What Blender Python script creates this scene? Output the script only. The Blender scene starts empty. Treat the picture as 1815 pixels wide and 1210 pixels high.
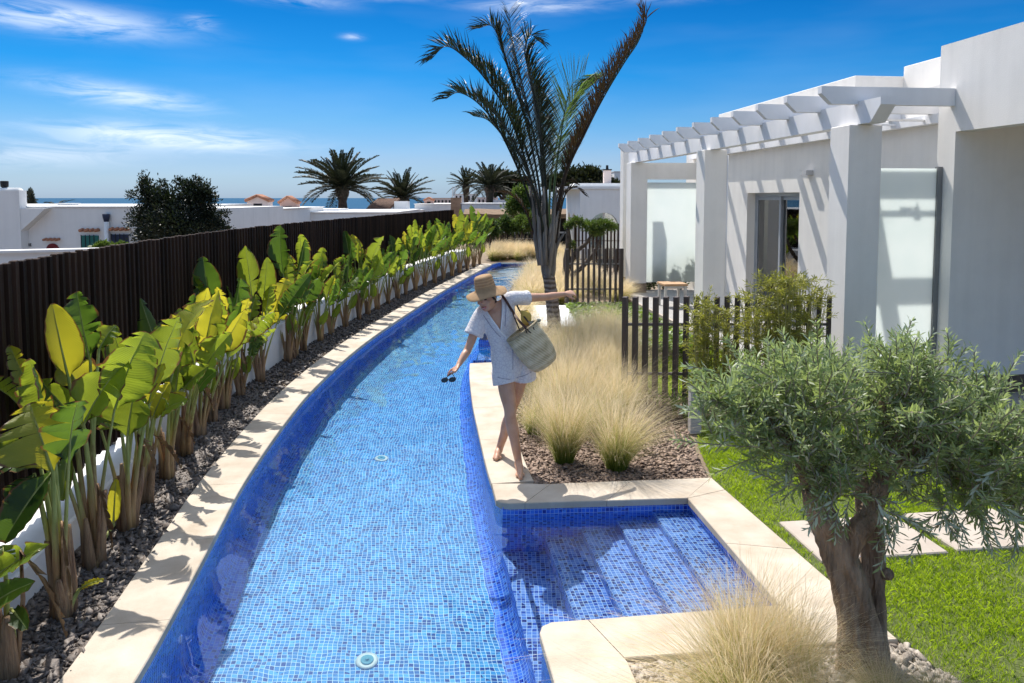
import bpy, bmesh, math, random
import numpy as np
from mathutils import Vector, Matrix, Quaternion, noise as mnoise
R = math.radians
PI = math.pi
sc = bpy.context.scene
col = sc.collection

# ------------------------------------------------------------------ camera
CAM_H = 2.35
PITCH = R(3.75)
FOC = 1311.0                      # focal length in photograph pixels (photograph 1815 wide)
cam_d = bpy.data.cameras.new('camera')
cam_d.lens = 26.0
cam_d.sensor_width = 36.0
cam_d.shift_y = -168.6 / 1815.0
cam_d.clip_start = 0.05
cam_d.clip_end = 90000
cam = bpy.data.objects.new('camera', cam_d)
col.objects.link(cam)
cam.location = (0, 0, CAM_H)
cam.rotation_euler = (PI / 2 - PITCH, 0, 0)
sc.camera = cam

# ------------------------------------------------------------------ light
SUN_EL, SUN_AZ = R(56), R(-25)    # azimuth measured from +Y, clockwise seen from above
sun_dir = Vector((math.sin(SUN_AZ) * math.cos(SUN_EL), math.cos(SUN_AZ) * math.cos(SUN_EL), math.sin(SUN_EL)))
sun_d = bpy.data.lights.new('sun', 'SUN')
sun_d.energy = 2.65
sun_d.angle = R(0.53)
sun_d.cycles.use_multiple_importance_sampling = False
sun_d.color = (1.0, 0.955, 0.88)
sun = bpy.data.objects.new('sun', sun_d)
col.objects.link(sun)
sun.rotation_euler = sun_dir.to_track_quat('Z', 'Y').to_euler()
sun.location = (-6, 10, 12)

vs = sc.view_settings
vs.view_transform = 'Standard'
vs.look = 'None'
vs.exposure = 1.22
vs.gamma = 1.0
vs.use_curve_mapping = False
cy = sc.cycles
cy.use_denoising = True
cy.max_bounces = 10
cy.diffuse_bounces = 4
cy.glossy_bounces = 4
cy.transmission_bounces = 6
cy.transparent_max_bounces = 24
cy.caustics_reflective = False
cy.caustics_refractive = True
cy.sample_clamp_indirect = 6.0

# ------------------------------------------------------------------ node helpers
def N(nt, t, ins=None, **props):
    n = nt.nodes.new(t)
    for k, v in props.items():
        setattr(n, k, v)
    for k, v in (ins or {}).items():
        s = n.inputs[k]
        if isinstance(v, bpy.types.NodeSocket):
            nt.links.new(v, s)
        else:
            if isinstance(v, (tuple, list)) and s.type == 'RGBA' and len(v) == 3:
                v = (*v, 1)
            s.default_value = v
    return n

def MATH(nt, op, a, b=0.0, c=0.0, clamp=False):
    return N(nt, 'ShaderNodeMath', {0: a, 1: b, 2: c}, operation=op, use_clamp=clamp).outputs[0]

def MIXC(nt, f, a, b, blend='MIX'):
    n = N(nt, 'ShaderNodeMix', {0: f, 6: a, 7: b}, data_type='RGBA', blend_type=blend)
    return n.outputs[2]

def RAMP(nt, f, stops, interp='LINEAR'):
    n = N(nt, 'ShaderNodeValToRGB', {0: f})
    cr = n.color_ramp
    cr.interpolation = interp
    while len(cr.elements) < len(stops):
        cr.elements.new(0.5)
    for e, (p, c) in zip(cr.elements, stops):
        e.position = p
        e.color = (*c, 1) if len(c) == 3 else c
    return n.outputs[0]

# ------------------------------------------------------------------ sky
world = bpy.data.worlds.new('World')
sc.world = world
world.use_nodes = True
wt = world.node_tree
wt.nodes.clear()
sky = N(wt, 'ShaderNodeTexSky', sky_type='NISHITA', sun_disc=False, sun_elevation=SUN_EL, sun_rotation=SUN_AZ % (2 * PI),
        altitude=0, air_density=1.0, dust_density=0.6, ozone_density=2.5)
wtc = N(wt, 'ShaderNodeTexCoord').outputs['Generated']
wsep = N(wt, 'ShaderNodeSeparateXYZ', {0: wtc})
wx, wy, wz = wsep.outputs
elev = MATH(wt, 'ARCSINE', wz)
azim = MATH(wt, 'ARCTAN2', wx, wy)
# the deep polarised blue of the photograph, low down only; the higher sky is warmed and brightened to lift shade
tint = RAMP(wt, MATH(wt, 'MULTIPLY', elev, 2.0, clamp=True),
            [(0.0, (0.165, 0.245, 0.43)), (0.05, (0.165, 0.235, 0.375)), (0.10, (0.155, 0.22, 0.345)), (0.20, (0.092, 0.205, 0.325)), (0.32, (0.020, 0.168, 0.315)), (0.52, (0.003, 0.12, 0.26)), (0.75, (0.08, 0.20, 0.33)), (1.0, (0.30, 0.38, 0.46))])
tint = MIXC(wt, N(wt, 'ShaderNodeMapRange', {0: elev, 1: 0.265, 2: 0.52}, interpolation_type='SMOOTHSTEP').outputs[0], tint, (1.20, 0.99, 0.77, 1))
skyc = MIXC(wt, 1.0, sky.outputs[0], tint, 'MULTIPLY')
# thin cirrus
wcoord = N(wt, 'ShaderNodeCombineXYZ', {0: MATH(wt, 'MULTIPLY', azim, 5.0), 1: MATH(wt, 'MULTIPLY', elev, 26.0), 2: 0.3}).outputs[0]
cn1 = N(wt, 'ShaderNodeTexNoise', {'Vector': wcoord, 'Scale': 2.4, 'Detail': 9.0, 'Roughness': 0.62, 'Distortion': 0.9}).outputs[0]
cn2 = N(wt, 'ShaderNodeTexNoise', {'Vector': wcoord, 'Scale': 0.8, 'Detail': 3.0}).outputs[0]
mask = None
# (azimuth, elevation, half sizes, strength) in degrees
for (a0, e0, sa, se, st, tilt) in [(-31.5, 11.6, 6.0, 0.85, 1.0, -0.03), (-18.0, 14.6, 4.0, 0.55, 1.0, -0.08), (-27.5, 6.9, 4.5, 0.7, .8, -0.1),
                                   (-24.5, 4.2, 6.5, 0.75, 1.15, -0.04), (-22.5, 12.2, .9, .35, .9, 0), (1.5, 14.3, 4.0, 0.5, .8, 0.0), (-10, 14.9, 3.5, .35, .8, 0), (-12.0, 11.8, .7, .22, .7, 0),
                                   (-33.0, 2.9, 6.0, .8, .45, 0), (12, 14.6, 4, .4, .3, 0), (35, 17, 8, 1, .5, 0), (-48, 15, 8, 1.5, .9, .05), (-60, 8, 9, 1, .8, 0), (60, 9, 9, 1.0, .7, 0)]:
    da = MATH(wt, 'SUBTRACT', azim, R(a0))
    du = MATH(wt, 'DIVIDE', da, R(sa))
    dv = MATH(wt, 'DIVIDE', MATH(wt, 'SUBTRACT', MATH(wt, 'SUBTRACT', elev, R(e0)), MATH(wt, 'MULTIPLY', da, tilt)), R(se))
    g = MATH(wt, 'EXPONENT', MATH(wt, 'MULTIPLY', MATH(wt, 'ADD', MATH(wt, 'MULTIPLY', du, du), MATH(wt, 'MULTIPLY', dv, dv)), -1.0))
    g = MATH(wt, 'MULTIPLY', g, st)
    mask = g if mask is None else MATH(wt, 'ADD', mask, g)
wisps = MATH(wt, 'MULTIPLY', MATH(wt, 'SUBTRACT', MATH(wt, 'ADD', cn1, MATH(wt, 'MULTIPLY', cn2, 0.25)), 0.45), 3.4, clamp=True)
cmask = MATH(wt, 'MULTIPLY', MATH(wt, 'MULTIPLY', mask, wisps), 0.78, clamp=True)
thin = MATH(wt, 'MULTIPLY', MATH(wt, 'SUBTRACT', cn2, 0.45), 0.5, clamp=True)
cmask = MATH(wt, 'MAXIMUM', cmask, MATH(wt, 'MULTIPLY', thin, 0.25))
skyc = MIXC(wt, cmask, skyc, (3.2, 3.45, 3.75))
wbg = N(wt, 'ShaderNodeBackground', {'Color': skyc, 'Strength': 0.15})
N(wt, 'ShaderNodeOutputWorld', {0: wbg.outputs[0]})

# ------------------------------------------------------------------ places measured on the photograph
SP, CP = math.sin(PITCH), math.cos(PITCH)
def at(px, py, depth):
    """world point seen at photograph pixel (px, py), depth metres along the lens axis"""
    v = (436.4 - py) / FOC * depth
    u = (px - 907.5) / FOC * depth
    return Vector((u, depth * CP + v * SP, CAM_H - depth * SP + v * CP))
def gp(px, py, z=0.0):
    """world point at height z seen at photograph pixel (px, py)"""
    k = (436.4 - py) / FOC
    zr = z - CAM_H
    y = zr * (CP + k * SP) / (k * CP - SP)
    d = y * CP - zr * SP
    return Vector(((px - 907.5) / FOC * d, y, z))

# ------------------------------------------------------------------ object helpers
ORG = {}
def tag(o, label=None, cat=None, group=None, kind=None):
    if label: o['label'] = label
    if cat: o['category'] = cat
    if group: o['group'] = group
    if kind: o['kind'] = kind
    return o
def thing(name, loc, label, cat, group=None, rz=0.0):
    o = bpy.data.objects.new(name, None)
    col.objects.link(o)
    o.location = loc
    o.rotation_euler = (0, 0, rz)
    o.empty_display_size = 0.2
    ORG[o.name] = Vector(loc) if rz == 0.0 else None
    return tag(o, label, cat, group)
def link_mesh(name, me, parent=None, loc=None):
    o = bpy.data.objects.new(name, me)
    col.objects.link(o)
    if parent is not None: o.parent = parent
    if loc is not None: o.location = loc
    return o

class MB:
    """collects faces; build() links them as one mesh object"""
    def __init__(s):
        s.v = []; s.f = []; s.uv = {}; s.mi = {}
    def add(s, verts, faces, uvs=None, mi=0):
        b = len(s.v)
        s.v.extend(tuple(p) for p in verts)
        for i, f in enumerate(faces):
            if uvs is not None: s.uv[len(s.f)] = uvs[i]
            if mi: s.mi[len(s.f)] = mi
            s.f.append(tuple(b + j for j in f))
        return s
    def box(s, x0, x1, y0, y1, z0, z1, M=None, mi=0):
        p = [Vector(q) for q in ((x0, y0, z0), (x1, y0, z0), (x1, y1, z0), (x0, y1, z0), (x0, y0, z1), (x1, y0, z1), (x1, y1, z1), (x0, y1, z1))]
        if M is not None: p = [M @ q for q in p]
        return s.add(p, [(0, 3, 2, 1), (4, 5, 6, 7), (0, 1, 5, 4), (1, 2, 6, 5), (2, 3, 7, 6), (3, 0, 4, 7)], mi=mi)
    def bar(s, a, b, w, h, up=Vector((0, 0, 1))):
        a, b = Vector(a), Vector(b)
        t = (b - a).normalized()
        sd = t.cross(up)
        sd = sd.normalized() if sd.length > 1e-4 else Vector((1, 0, 0))
        n = sd.cross(t)
        q = [a + sd * i * w / 2 + n * j * h / 2 for i, j in ((-1, -1), (1, -1), (1, 1), (-1, 1))]
        q += [b + sd * i * w / 2 + n * j * h / 2 for i, j in ((-1, -1), (1, -1), (1, 1), (-1, 1))]
        return s.add(q, [(0, 1, 2, 3), (4, 7, 6, 5), (0, 4, 5, 1), (1, 5, 6, 2), (2, 6, 7, 3), (3, 7, 4, 0)])
    def prism(s, poly, z0, z1, mi=0):
        n = len(poly)
        v = [(p[0], p[1], z0) for p in poly] + [(p[0], p[1], z1) for p in poly]
        f = [tuple(range(n - 1, -1, -1)), tuple(range(n, 2 * n))] + [(i, (i + 1) % n, n + (i + 1) % n, n + i) for i in range(n)]
        return s.add(v, f, mi=mi)
    def rings(s, rings, cap=True, uv=False, mi=0):
        """loft through rings of equal vertex count"""
        n = len(rings[0]); v = [p for r in rings for p in r]; f = []; u = []
        m = len(rings)
        for i in range(m - 1):
            for j in range(n):
                k = (j + 1) % n
                f.append((i * n + j, i * n + k, (i + 1) * n + k, (i + 1) * n + j))
                u.append([(j / n, i / (m - 1)), ((j + 1) / n, i / (m - 1)), ((j + 1) / n, (i + 1) / (m - 1)), (j / n, (i + 1) / (m - 1))])
        if cap:
            f.append(tuple(range(n - 1, -1, -1))); u.append([(0, 0)] * n)
            f.append(tuple((m - 1) * n + j for j in range(n))); u.append([(0, 1)] * n)
        return s.add(v, f, u if uv else None, mi)
    def tube(s, pts, rad, n=8, cap=True, wob=0.0, rng=None, uv=False, mi=0):
        pts = [Vector(p) for p in pts]
        m = len(pts)
        if not hasattr(rad, '__len__'): rad = [rad] * m
        t0 = (pts[1] - pts[0]).normalized()
        nrm = t0.orthogonal().normalized()
        rg = []
        for i in range(m):
            t = (pts[min(i + 1, m - 1)] - pts[max(i - 1, 0)])
            t = t.normalized() if t.length > 1e-9 else t0
            nrm = (nrm - t * nrm.dot(t))
            nrm = nrm.normalized() if nrm.length > 1e-6 else t.orthogonal().normalized()
            b = t.cross(nrm)
            r = []
            for j in range(n):
                a = 2 * PI * j / n
                q = rad[i] * (1 + (rng.uniform(-wob, wob) if wob else 0))
                r.append(pts[i] + (nrm * math.cos(a) + b * math.sin(a)) * q)
            rg.append(r)
        return s.rings(rg, cap, uv, mi)
    def lathe(s, prof, n=16, M=None, cap=True, uv=False, mi=0):
        rg = []
        for r, z in prof:
            ring = [Vector((r * math.cos(2 * PI * j / n), r * math.sin(2 * PI * j / n), z)) for j in range(n)]
            rg.append([M @ p for p in ring] if M is not None else ring)
        return s.rings(rg, cap, uv, mi)
    def ball(s, c, rx, ry=None, rz=None, n=10, m=7, M=None, mi=0):
        ry = rx if ry is None else ry; rz = rx if rz is None else rz
        rg = []
        for i in range(1, m):
            a = PI * i / m
            ring = []
            for j in range(n):
                b = 2 * PI * j / n
                p = Vector((rx * math.sin(a) * math.cos(b), ry * math.sin(a) * math.sin(b), -rz * math.cos(a)))
                ring.append((M @ p if M is not None else p) + Vector(c))
            rg.append(ring)
        return s.rings(rg, True, False, mi)
    def build(s, name, mat, parent=None, smooth=False, org=None, weld=False):
        me = bpy.data.meshes.new(name)
        if org is None and parent is not None:
            r = parent
            while r.parent is not None: r = r.parent
            org = ORG.get(r.name)
        v = s.v
        if org is not None:
            ox, oy, oz = org
            v = [(p[0] - ox, p[1] - oy, p[2] - oz) for p in v]
        me.from_pydata(v, [], s.f)
        mats = mat if isinstance(mat, (list, tuple)) else [mat]
        for m in mats: me.materials.append(m)
        if s.uv:
            ul = me.uv_layers.new(name='UVMap')
            flat = []
            for i, f in enumerate(s.f):
                q = s.uv.get(i)
                if q is None: q = [(0, 0)] * len(f)
                for c in q: flat.extend(c)
            ul.data.foreach_set('uv', flat)
        if s.mi:
            me.polygons.foreach_set('material_index', [s.mi.get(i, 0) for i in range(len(s.f))])
        if smooth:
            me.polygons.foreach_set('use_smooth', [True] * len(s.f))
        me.update()
        if weld:
            bm = bmesh.new(); bm.from_mesh(me)
            bmesh.ops.remove_doubles(bm, verts=bm.verts, dist=1e-5)
            bmesh.ops.recalc_face_normals(bm, faces=bm.faces)
            bm.to_mesh(me); bm.free()
        o = link_mesh(name, me, parent)
        if parent is None and org is not None: o.location = org
        return o

def np_mesh(name, V, F, mat, UV=None, smooth=False):
    """mesh from numpy arrays; F is (m,k); UV per loop (m*k,2)"""
    me = bpy.data.meshes.new(name)
    V = np.asarray(V, dtype=np.float32); F = np.asarray(F, dtype=np.int32)
    m, k = F.shape
    me.vertices.add(len(V)); me.vertices.foreach_set('co', V.ravel())
    me.loops.add(m * k); me.loops.foreach_set('vertex_index', F.ravel())
    me.polygons.add(m)
    me.polygons.foreach_set('loop_start', np.arange(0, m * k, k, dtype=np.int32))
    me.polygons.foreach_set('loop_total', np.full(m, k, dtype=np.int32))
    if UV is not None:
        ul = me.uv_layers.new(name='UVMap')
        ul.data.foreach_set('uv', np.asarray(UV, dtype=np.float32).ravel())
    if smooth: me.polygons.foreach_set('use_smooth', np.ones(m, dtype=bool))
    me.update(calc_edges=True)
    for x in (mat if isinstance(mat, (list, tuple)) else [mat]): me.materials.append(x)
    return me

def copy_tree(o, parent=None):
    c = o.copy(); col.objects.link(c)
    if parent is not None: c.parent = parent
    for ch in list(o.children): copy_tree(ch, c)
    return c

def spline(pts, per=8):
    """Catmull-Rom through pts"""
    P = [Vector(p) for p in pts]
    P = [P[0] * 2 - P[1]] + P + [P[-1] * 2 - P[-2]]
    out = []
    for i in range(1, len(P) - 2):
        for j in range(per):
            t = j / per
            a, b, c, d = P[i - 1], P[i], P[i + 1], P[i + 2]
            out.append(0.5 * ((2 * b) + (c - a) * t + (2 * a - 5 * b + 4 * c - d) * t * t + (3 * b - a - 3 * c + d) * t ** 3))
    out.append(P[-2])
    return out

# ------------------------------------------------------------------ materials
def new_mat(name):
    m = bpy.data.materials.new(name)
    m.use_nodes = True
    m.node_tree.nodes.clear()
    return m, m.node_tree
def out(nt, sh):
    N(nt, 'ShaderNodeOutputMaterial', {0: sh})
def simple(name, base, rough=0.6, var=0.15, scale=6.0, bump=0.0, bscale=60.0, spec=0.4, metal=0.0, base2=None, detail=6.0, coords='Object', objvar=0.0, stretch=None, bdist=0.01):
    """principled surface whose colour drifts by noise; bump for grain"""
    m, nt = new_mat(name)
    co = N(nt, 'ShaderNodeTexCoord').outputs[coords]
    if stretch:
        co = N(nt, 'ShaderNodeMapping', {'Vector': co, 'Scale': stretch}).outputs[0]
    nz = N(nt, 'ShaderNodeTexNoise', {'Vector': co, 'Scale': scale, 'Detail': detail, 'Roughness': 0.6}).outputs[0]
    if base2 is None:
        a = tuple(c * (1 - var) for c in base); b = tuple(min(1, c * (1 + var)) for c in base)
    else:
        a, b = base, base2
    c = RAMP(nt, nz, [(0.3, a), (0.7, b)])
    if objvar:
        rnd = N(nt, 'ShaderNodeObjectInfo').outputs['Random']
        k = MATH(nt, 'MULTIPLY_ADD', rnd, 2 * objvar, 1 - objvar)
        c = N(nt, 'ShaderNodeVectorMath', {0: c, 3: k}, operation='SCALE').outputs[0]
    ins = {'Base Color': c, 'Roughness': rough, 'Specular IOR Level': spec, 'Metallic': metal}
    if bump:
        bn = N(nt, 'ShaderNodeTexNoise', {'Vector': co, 'Scale': bscale, 'Detail': 5.0}).outputs[0]
        ins['Normal'] = N(nt, 'ShaderNodeBump', {'Height': bn, 'Strength': bump, 'Distance': bdist}).outputs[0]
    out(nt, N(nt, 'ShaderNodeBsdfPrincipled', ins).outputs[0])
    return m

def leafy(name, lo, hi, trans, tmix=0.4, rough=0.45, scale=4.0, spec=0.35, back=None):
    """thin leaves: diffuse front, light through the back"""
    m, nt = new_mat(name)
    co = N(nt, 'ShaderNodeTexCoord').outputs['Object']
    nz = N(nt, 'ShaderNodeTexNoise', {'Vector': co, 'Scale': scale, 'Detail': 3.0}).outputs[0]
    wn = N(nt, 'ShaderNodeTexWhiteNoise', {0: N(nt, 'ShaderNodeVectorMath', {0: co, 1: (0.03, 0.03, 0.03)}, operation='SNAP').outputs[0]}, noise_dimensions='3D').outputs[0]
    f = MATH(nt, 'ADD', MATH(nt, 'MULTIPLY', nz, 0.6), MATH(nt, 'MULTIPLY', wn, 0.4))
    c = RAMP(nt, f, [(0.25, lo), (0.75, hi)])
    if back is not None:
        bf = N(nt, 'ShaderNodeNewGeometry').outputs['Backfacing']
        c = MIXC(nt, bf, c, back)
    p = N(nt, 'ShaderNodeBsdfPrincipled', {'Base Color': c, 'Roughness': rough, 'Specular IOR Level': spec})
    t = N(nt, 'ShaderNodeBsdfTranslucent', {'Color': trans})
    out(nt, N(nt, 'ShaderNodeMixShader', {0: tmix, 1: p.outputs[0], 2: t.outputs[0]}).outputs[0])
    return m

def mosaic_mat(name, tile=0.031, warp=0.010, cols=None, grout=(0.48, 0.62, 0.78), rough=0.22):
    m, nt = new_mat(name)
    uv = N(nt, 'ShaderNodeTexCoord').outputs['UV']
    w = N(nt, 'ShaderNodeTexNoise', {'Vector': uv, 'Scale': 5.5, 'Detail': 1.5}, noise_dimensions='2D').outputs[1]
    w2 = N(nt, 'ShaderNodeVectorMath', {0: w, 1: (0.5, 0.5, 0.5)}, operation='SUBTRACT').outputs[0]
    w3 = N(nt, 'ShaderNodeVectorMath', {0: w2, 3: warp * 2}, operation='SCALE').outputs[0]
    q = N(nt, 'ShaderNodeVectorMath', {0: uv, 1: w3}, operation='ADD').outputs[0]
    q = N(nt, 'ShaderNodeVectorMath', {0: q, 3: 1.0 / tile}, operation='SCALE').outputs[0]
    cell = N(nt, 'ShaderNodeVectorMath', {0: q}, operation='FLOOR').outputs[0]
    fr = N(nt, 'ShaderNodeVectorMath', {0: N(nt, 'ShaderNodeVectorMath', {0: q}, operation='FRACTION').outputs[0], 1: (0.5, 0.5, 0)}, operation='SUBTRACT').outputs[0]
    fr = N(nt, 'ShaderNodeVectorMath', {0: fr}, operation='ABSOLUTE').outputs[0]
    s = N(nt, 'ShaderNodeSeparateXYZ', {0: fr}).outputs
    edge = MATH(nt, 'MAXIMUM', s[0], s[1])
    gm = N(nt, 'ShaderNodeMapRange', {0: edge, 1: 0.425, 2: 0.462}).outputs[0]
    wn = N(nt, 'ShaderNodeTexWhiteNoise', {0: cell}, noise_dimensions='3D').outputs[0]
    cols = cols or [(0.0, (0.012, 0.035, 0.20)), (0.12, (0.03, 0.10, 0.38)), (0.30, (0.06, 0.19, 0.52)), (0.60, (0.10, 0.27, 0.60)), (0.85, (0.17, 0.36, 0.66))]
    c = RAMP(nt, wn, cols, 'CONSTANT')
    big = N(nt, 'ShaderNodeTexNoise', {'Vector': uv, 'Scale': 1.3, 'Detail': 2.0}, noise_dimensions='2D').outputs[0]
    c = MIXC(nt, 1.0, c, RAMP(nt, big, [(0.3, (0.85, 0.88, 0.9)), (0.7, (1.08, 1.06, 1.04))]), 'MULTIPLY')
    c = MIXC(nt, gm, c, grout)
    rg = MATH(nt, 'MULTIPLY_ADD', gm, 0.5, rough)
    bp = N(nt, 'ShaderNodeBump', {'Height': MATH(nt, 'SUBTRACT', 1.0, gm), 'Strength': 0.35, 'Distance': 0.003}).outputs[0]
    out(nt, N(nt, 'ShaderNodeBsdfPrincipled', {'Base Color': c, 'Roughness': rg, 'Normal': bp, 'Specular IOR Level': 0.5}).outputs[0])
    return m

def render_mat(name, base, bump=0.35, scale=140.0, var=0.045):
    """painted render: fine grain plus faint weathering"""
    m, nt = new_mat(name)
    co = N(nt, 'ShaderNodeTexCoord').outputs['Object']
    nz = N(nt, 'ShaderNodeTexNoise', {'Vector': co, 'Scale': 1.4, 'Detail': 7.0, 'Roughness': 0.65}).outputs[0]
    st = N(nt, 'ShaderNodeTexNoise', {'Vector': N(nt, 'ShaderNodeMapping', {'Vector': co, 'Scale': (7, 7, 0.5)}).outputs[0], 'Scale': 1.0, 'Detail': 5.0}).outputs[0]
    f = MATH(nt, 'ADD', MATH(nt, 'MULTIPLY', nz, 0.6), MATH(nt, 'MULTIPLY', st, 0.4))
    c = RAMP(nt, f, [(0.3, tuple(x * (1 - 2.2 * var) for x in base)), (0.55, base), (0.8, tuple(min(1, x * (1 + var)) for x in base))])
    g1 = N(nt, 'ShaderNodeTexNoise', {'Vector': co, 'Scale': scale, 'Detail': 3.0}).outputs[0]
    bp = N(nt, 'ShaderNodeBump', {'Height': g1, 'Strength': bump, 'Distance': 0.004}).outputs[0]
    out(nt, N(nt, 'ShaderNodeBsdfPrincipled', {'Base Color': c, 'Roughness': 0.85, 'Specular IOR Level': 0.2, 'Normal': bp}).outputs[0])
    return m

def water_mat(name, tint, bscale, bump, dist=0.02):
    m, nt = new_mat(name)
    co = N(nt, 'ShaderNodeTexCoord').outputs['Object']
    n1 = N(nt, 'ShaderNodeTexNoise', {'Vector': N(nt, 'ShaderNodeMapping', {'Vector': co, 'Scale': (1.0, 1.7, 1)}).outputs[0], 'Scale': bscale, 'Detail': 3.0, 'Distortion': 0.6}).outputs[0]
    bp = N(nt, 'ShaderNodeBump', {'Height': n1, 'Strength': bump, 'Distance': dist}).outputs[0]
    fz = N(nt, 'ShaderNodeFresnel', {'IOR': 1.33, 'Normal': bp}).outputs[0]
    tr = N(nt, 'ShaderNodeBsdfTransparent', {'Color': tint})
    gl = N(nt, 'ShaderNodeBsdfGlossy', {'Color': (1, 1, 1), 'Roughness': 0.0, 'Normal': bp})
    out(nt, N(nt, 'ShaderNodeMixShader', {0: fz, 1: tr.outputs[0], 2: gl.outputs[0]}).outputs[0])
    return m
# ================================================================== SETTING
m_ground = simple('dry_earth', (0.17, 0.125, 0.085), 0.9, scale=3, base2=(0.26, 0.20, 0.14), bump=0.6, bscale=40)
m_mosaic = mosaic_mat('pool_mosaic', warp=0.015, cols=[(0.0, (0.012, 0.075, 0.33)), (0.12, (0.022, 0.165, 0.49)), (0.32, (0.038, 0.26, 0.63)), (0.60, (0.058, 0.345, 0.72)), (0.86, (0.105, 0.46, 0.79))], grout=(0.72, 0.90, 0.98))
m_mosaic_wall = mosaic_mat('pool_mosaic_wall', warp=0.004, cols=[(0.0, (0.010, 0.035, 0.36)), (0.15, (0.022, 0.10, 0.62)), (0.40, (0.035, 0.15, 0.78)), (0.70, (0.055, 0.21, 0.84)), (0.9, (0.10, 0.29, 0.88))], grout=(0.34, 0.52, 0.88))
m_mosaic_step = mosaic_mat('pool_mosaic_step', warp=0.003, cols=[(0.0, (0.01, 0.025, 0.22)), (0.20, (0.03, 0.09, 0.46)), (0.42, (0.10, 0.22, 0.66)), (0.64, (0.20, 0.33, 0.76)), (0.86, (0.12, 0.25, 0.72))], grout=(0.55, 0.68, 0.90))
m_water, nt = new_mat('pool_water')
out(nt, N(nt, 'ShaderNodeBsdfGlass', {'Color': (0.83, 0.95, 0.985, 1), 'Roughness': 0.0, 'IOR': 1.333}).outputs[0])
m_coping = simple('cream_limestone', (0.43, 0.355, 0.27), 0.75, scale=3.4, base2=(0.60, 0.53, 0.44), bump=0.25, bscale=90, spec=0.25, detail=9, objvar=0.05)
m_slate = simple('slate_chips', (0.045, 0.037, 0.034), 0.6, scale=26, base2=(0.215, 0.175, 0.15), bump=0.3, bscale=120, spec=0.5, detail=2)
m_bark = simple('brown_chips', (0.095, 0.062, 0.046), 0.75, scale=30, base2=(0.40, 0.29, 0.22), bump=0.3, bscale=120, detail=2)
m_palechip = simple('pale_chips', (0.16, 0.13, 0.11), 0.7, scale=20, base2=(0.52, 0.46, 0.39), bump=0.3, bscale=120, detail=2)
m_lawn_soil = simple('lawn_soil', (0.05, 0.075, 0.018), 0.95, scale=7, base2=(0.13, 0.155, 0.045), bump=0.8, bscale=60)
m_grass = leafy('lawn_grass', (0.085, 0.165, 0.012), (0.23, 0.32, 0.028), (0.48, 0.66, 0.025), 0.48, 0.5, 2.2)
m_paver = simple('paver_concrete', (0.40, 0.34, 0.29), 0.8, scale=3, base2=(0.50, 0.44, 0.38), bump=0.2, bscale=120, spec=0.2)
m_white = render_mat('white_render', (0.78, 0.77, 0.75))
m_villa = render_mat('villa_render', (0.83, 0.795, 0.745), bump=0.5, scale=110)
m_beamwhite = render_mat('beam_paint', (0.79, 0.79, 0.80), bump=0.08, scale=40)

# pool outline (X, Y) in metres
L_CTRL = [(-1.50, -2.0), (-1.70, 1.0), (-1.80, 2.6), (-1.857, 3.43), (-1.935, 4.02), (-2.10, 5.08), (-2.245, 6.03), (-2.395, 7.57), (-2.475, 9.2),
          (-2.42, 11.74), (-2.15, 14.95), (-1.63, 19.8), (-0.80, 25.7), (-0.40, 27.4)]
R_CTRL = [(0.40, -2.0), (0.30, 1.0), (0.25, 2.8), (0.227, 3.43), (0.165, 3.95), (-0.074, 5.57), (-0.178, 6.15), (-0.327, 7.38), (-0.464, 8.67), (-0.58, 10.4),
          (-0.56, 12.3), (-0.35, 14.5), (-0.12, 18.0), (0.05, 20.5), (0.5, 23.5), (1.0, 26.0), (1.35, 27.4)]
LC = spline([(x, y, 0) for x, y in L_CTRL], 10)
RC = spline([(x, y, 0) for x, y in R_CTRL], 10)
def curve_x(C, y):
    for a, b in zip(C, C[1:]):
        if a.y <= y <= b.y:
            return a.x + (b.x - a.x) * (y - a.y) / max(1e-6, b.y - a.y)
    return C[0].x if y < C[0].y else C[-1].x
LX = lambda y: curve_x(LC, y)
RX = lambda y: curve_x(RC, y)
def arclen(C):
    s = [0.0]
    for a, b in zip(C, C[1:]): s.append(s[-1] + (b - a).length)
    return s
def resample(C, step):
    s = arclen(C); n = max(1, round(s[-1] / step)); o = []; j = 0
    for i in range(n + 1):
        t = s[-1] * i / n
        while j < len(s) - 2 and s[j + 1] < t: j += 1
        f = (t - s[j]) / max(1e-9, s[j + 1] - s[j])
        o.append(C[j].lerp(C[j + 1], min(1, max(0, f))))
    return o
def normal_at(C, i):
    """unit normal pointing left of travel"""
    t = (C[min(i + 1, len(C) - 1)] - C[max(i - 1, 0)]).normalized()
    return Vector((-t.y, t.x, 0))

# -- ground sheet with the pool cut out
BA, BB, BC_, BD = (-0.074, 5.57), (1.40, 5.68), (1.57, 4.12), (0.165, 3.95)    # stair basin, inner corners
g = MB()
GZ = -0.045
ys = sorted(set([-2.0, 3.80, 5.80, 10.5, 12.45] + [-2 + i * 0.7 for i in range(43) if -2 + i * 0.7 < 27.4] + [27.4]))
def right_edge(y, up):
    if 3.80 <= y <= 5.80 and not (y == 3.80 and not up) and not (y == 5.80 and up): return 1.72
    if 10.5 <= y <= 12.45 and not (y == 10.5 and not up) and not (y == 12.45 and up): return 1.3
    return RX(y) + 0.12
for a, b in zip(ys, ys[1:]):
    g.add([(-90, a, GZ), (LX(a) - 0.15, a, GZ), (LX(b) - 0.15, b, GZ), (-90, b, GZ)], [(0, 1, 2, 3)])
    g.add([(right_edge(a, True), a, GZ), (90, a, GZ), (90, b, GZ), (right_edge(b, False), b, GZ)], [(0, 1, 2, 3)])
g.add([(-90, 27.4, GZ), (90, 27.4, GZ), (90, 120, GZ), (-90, 120, GZ)], [(0, 1, 2, 3)])
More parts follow.
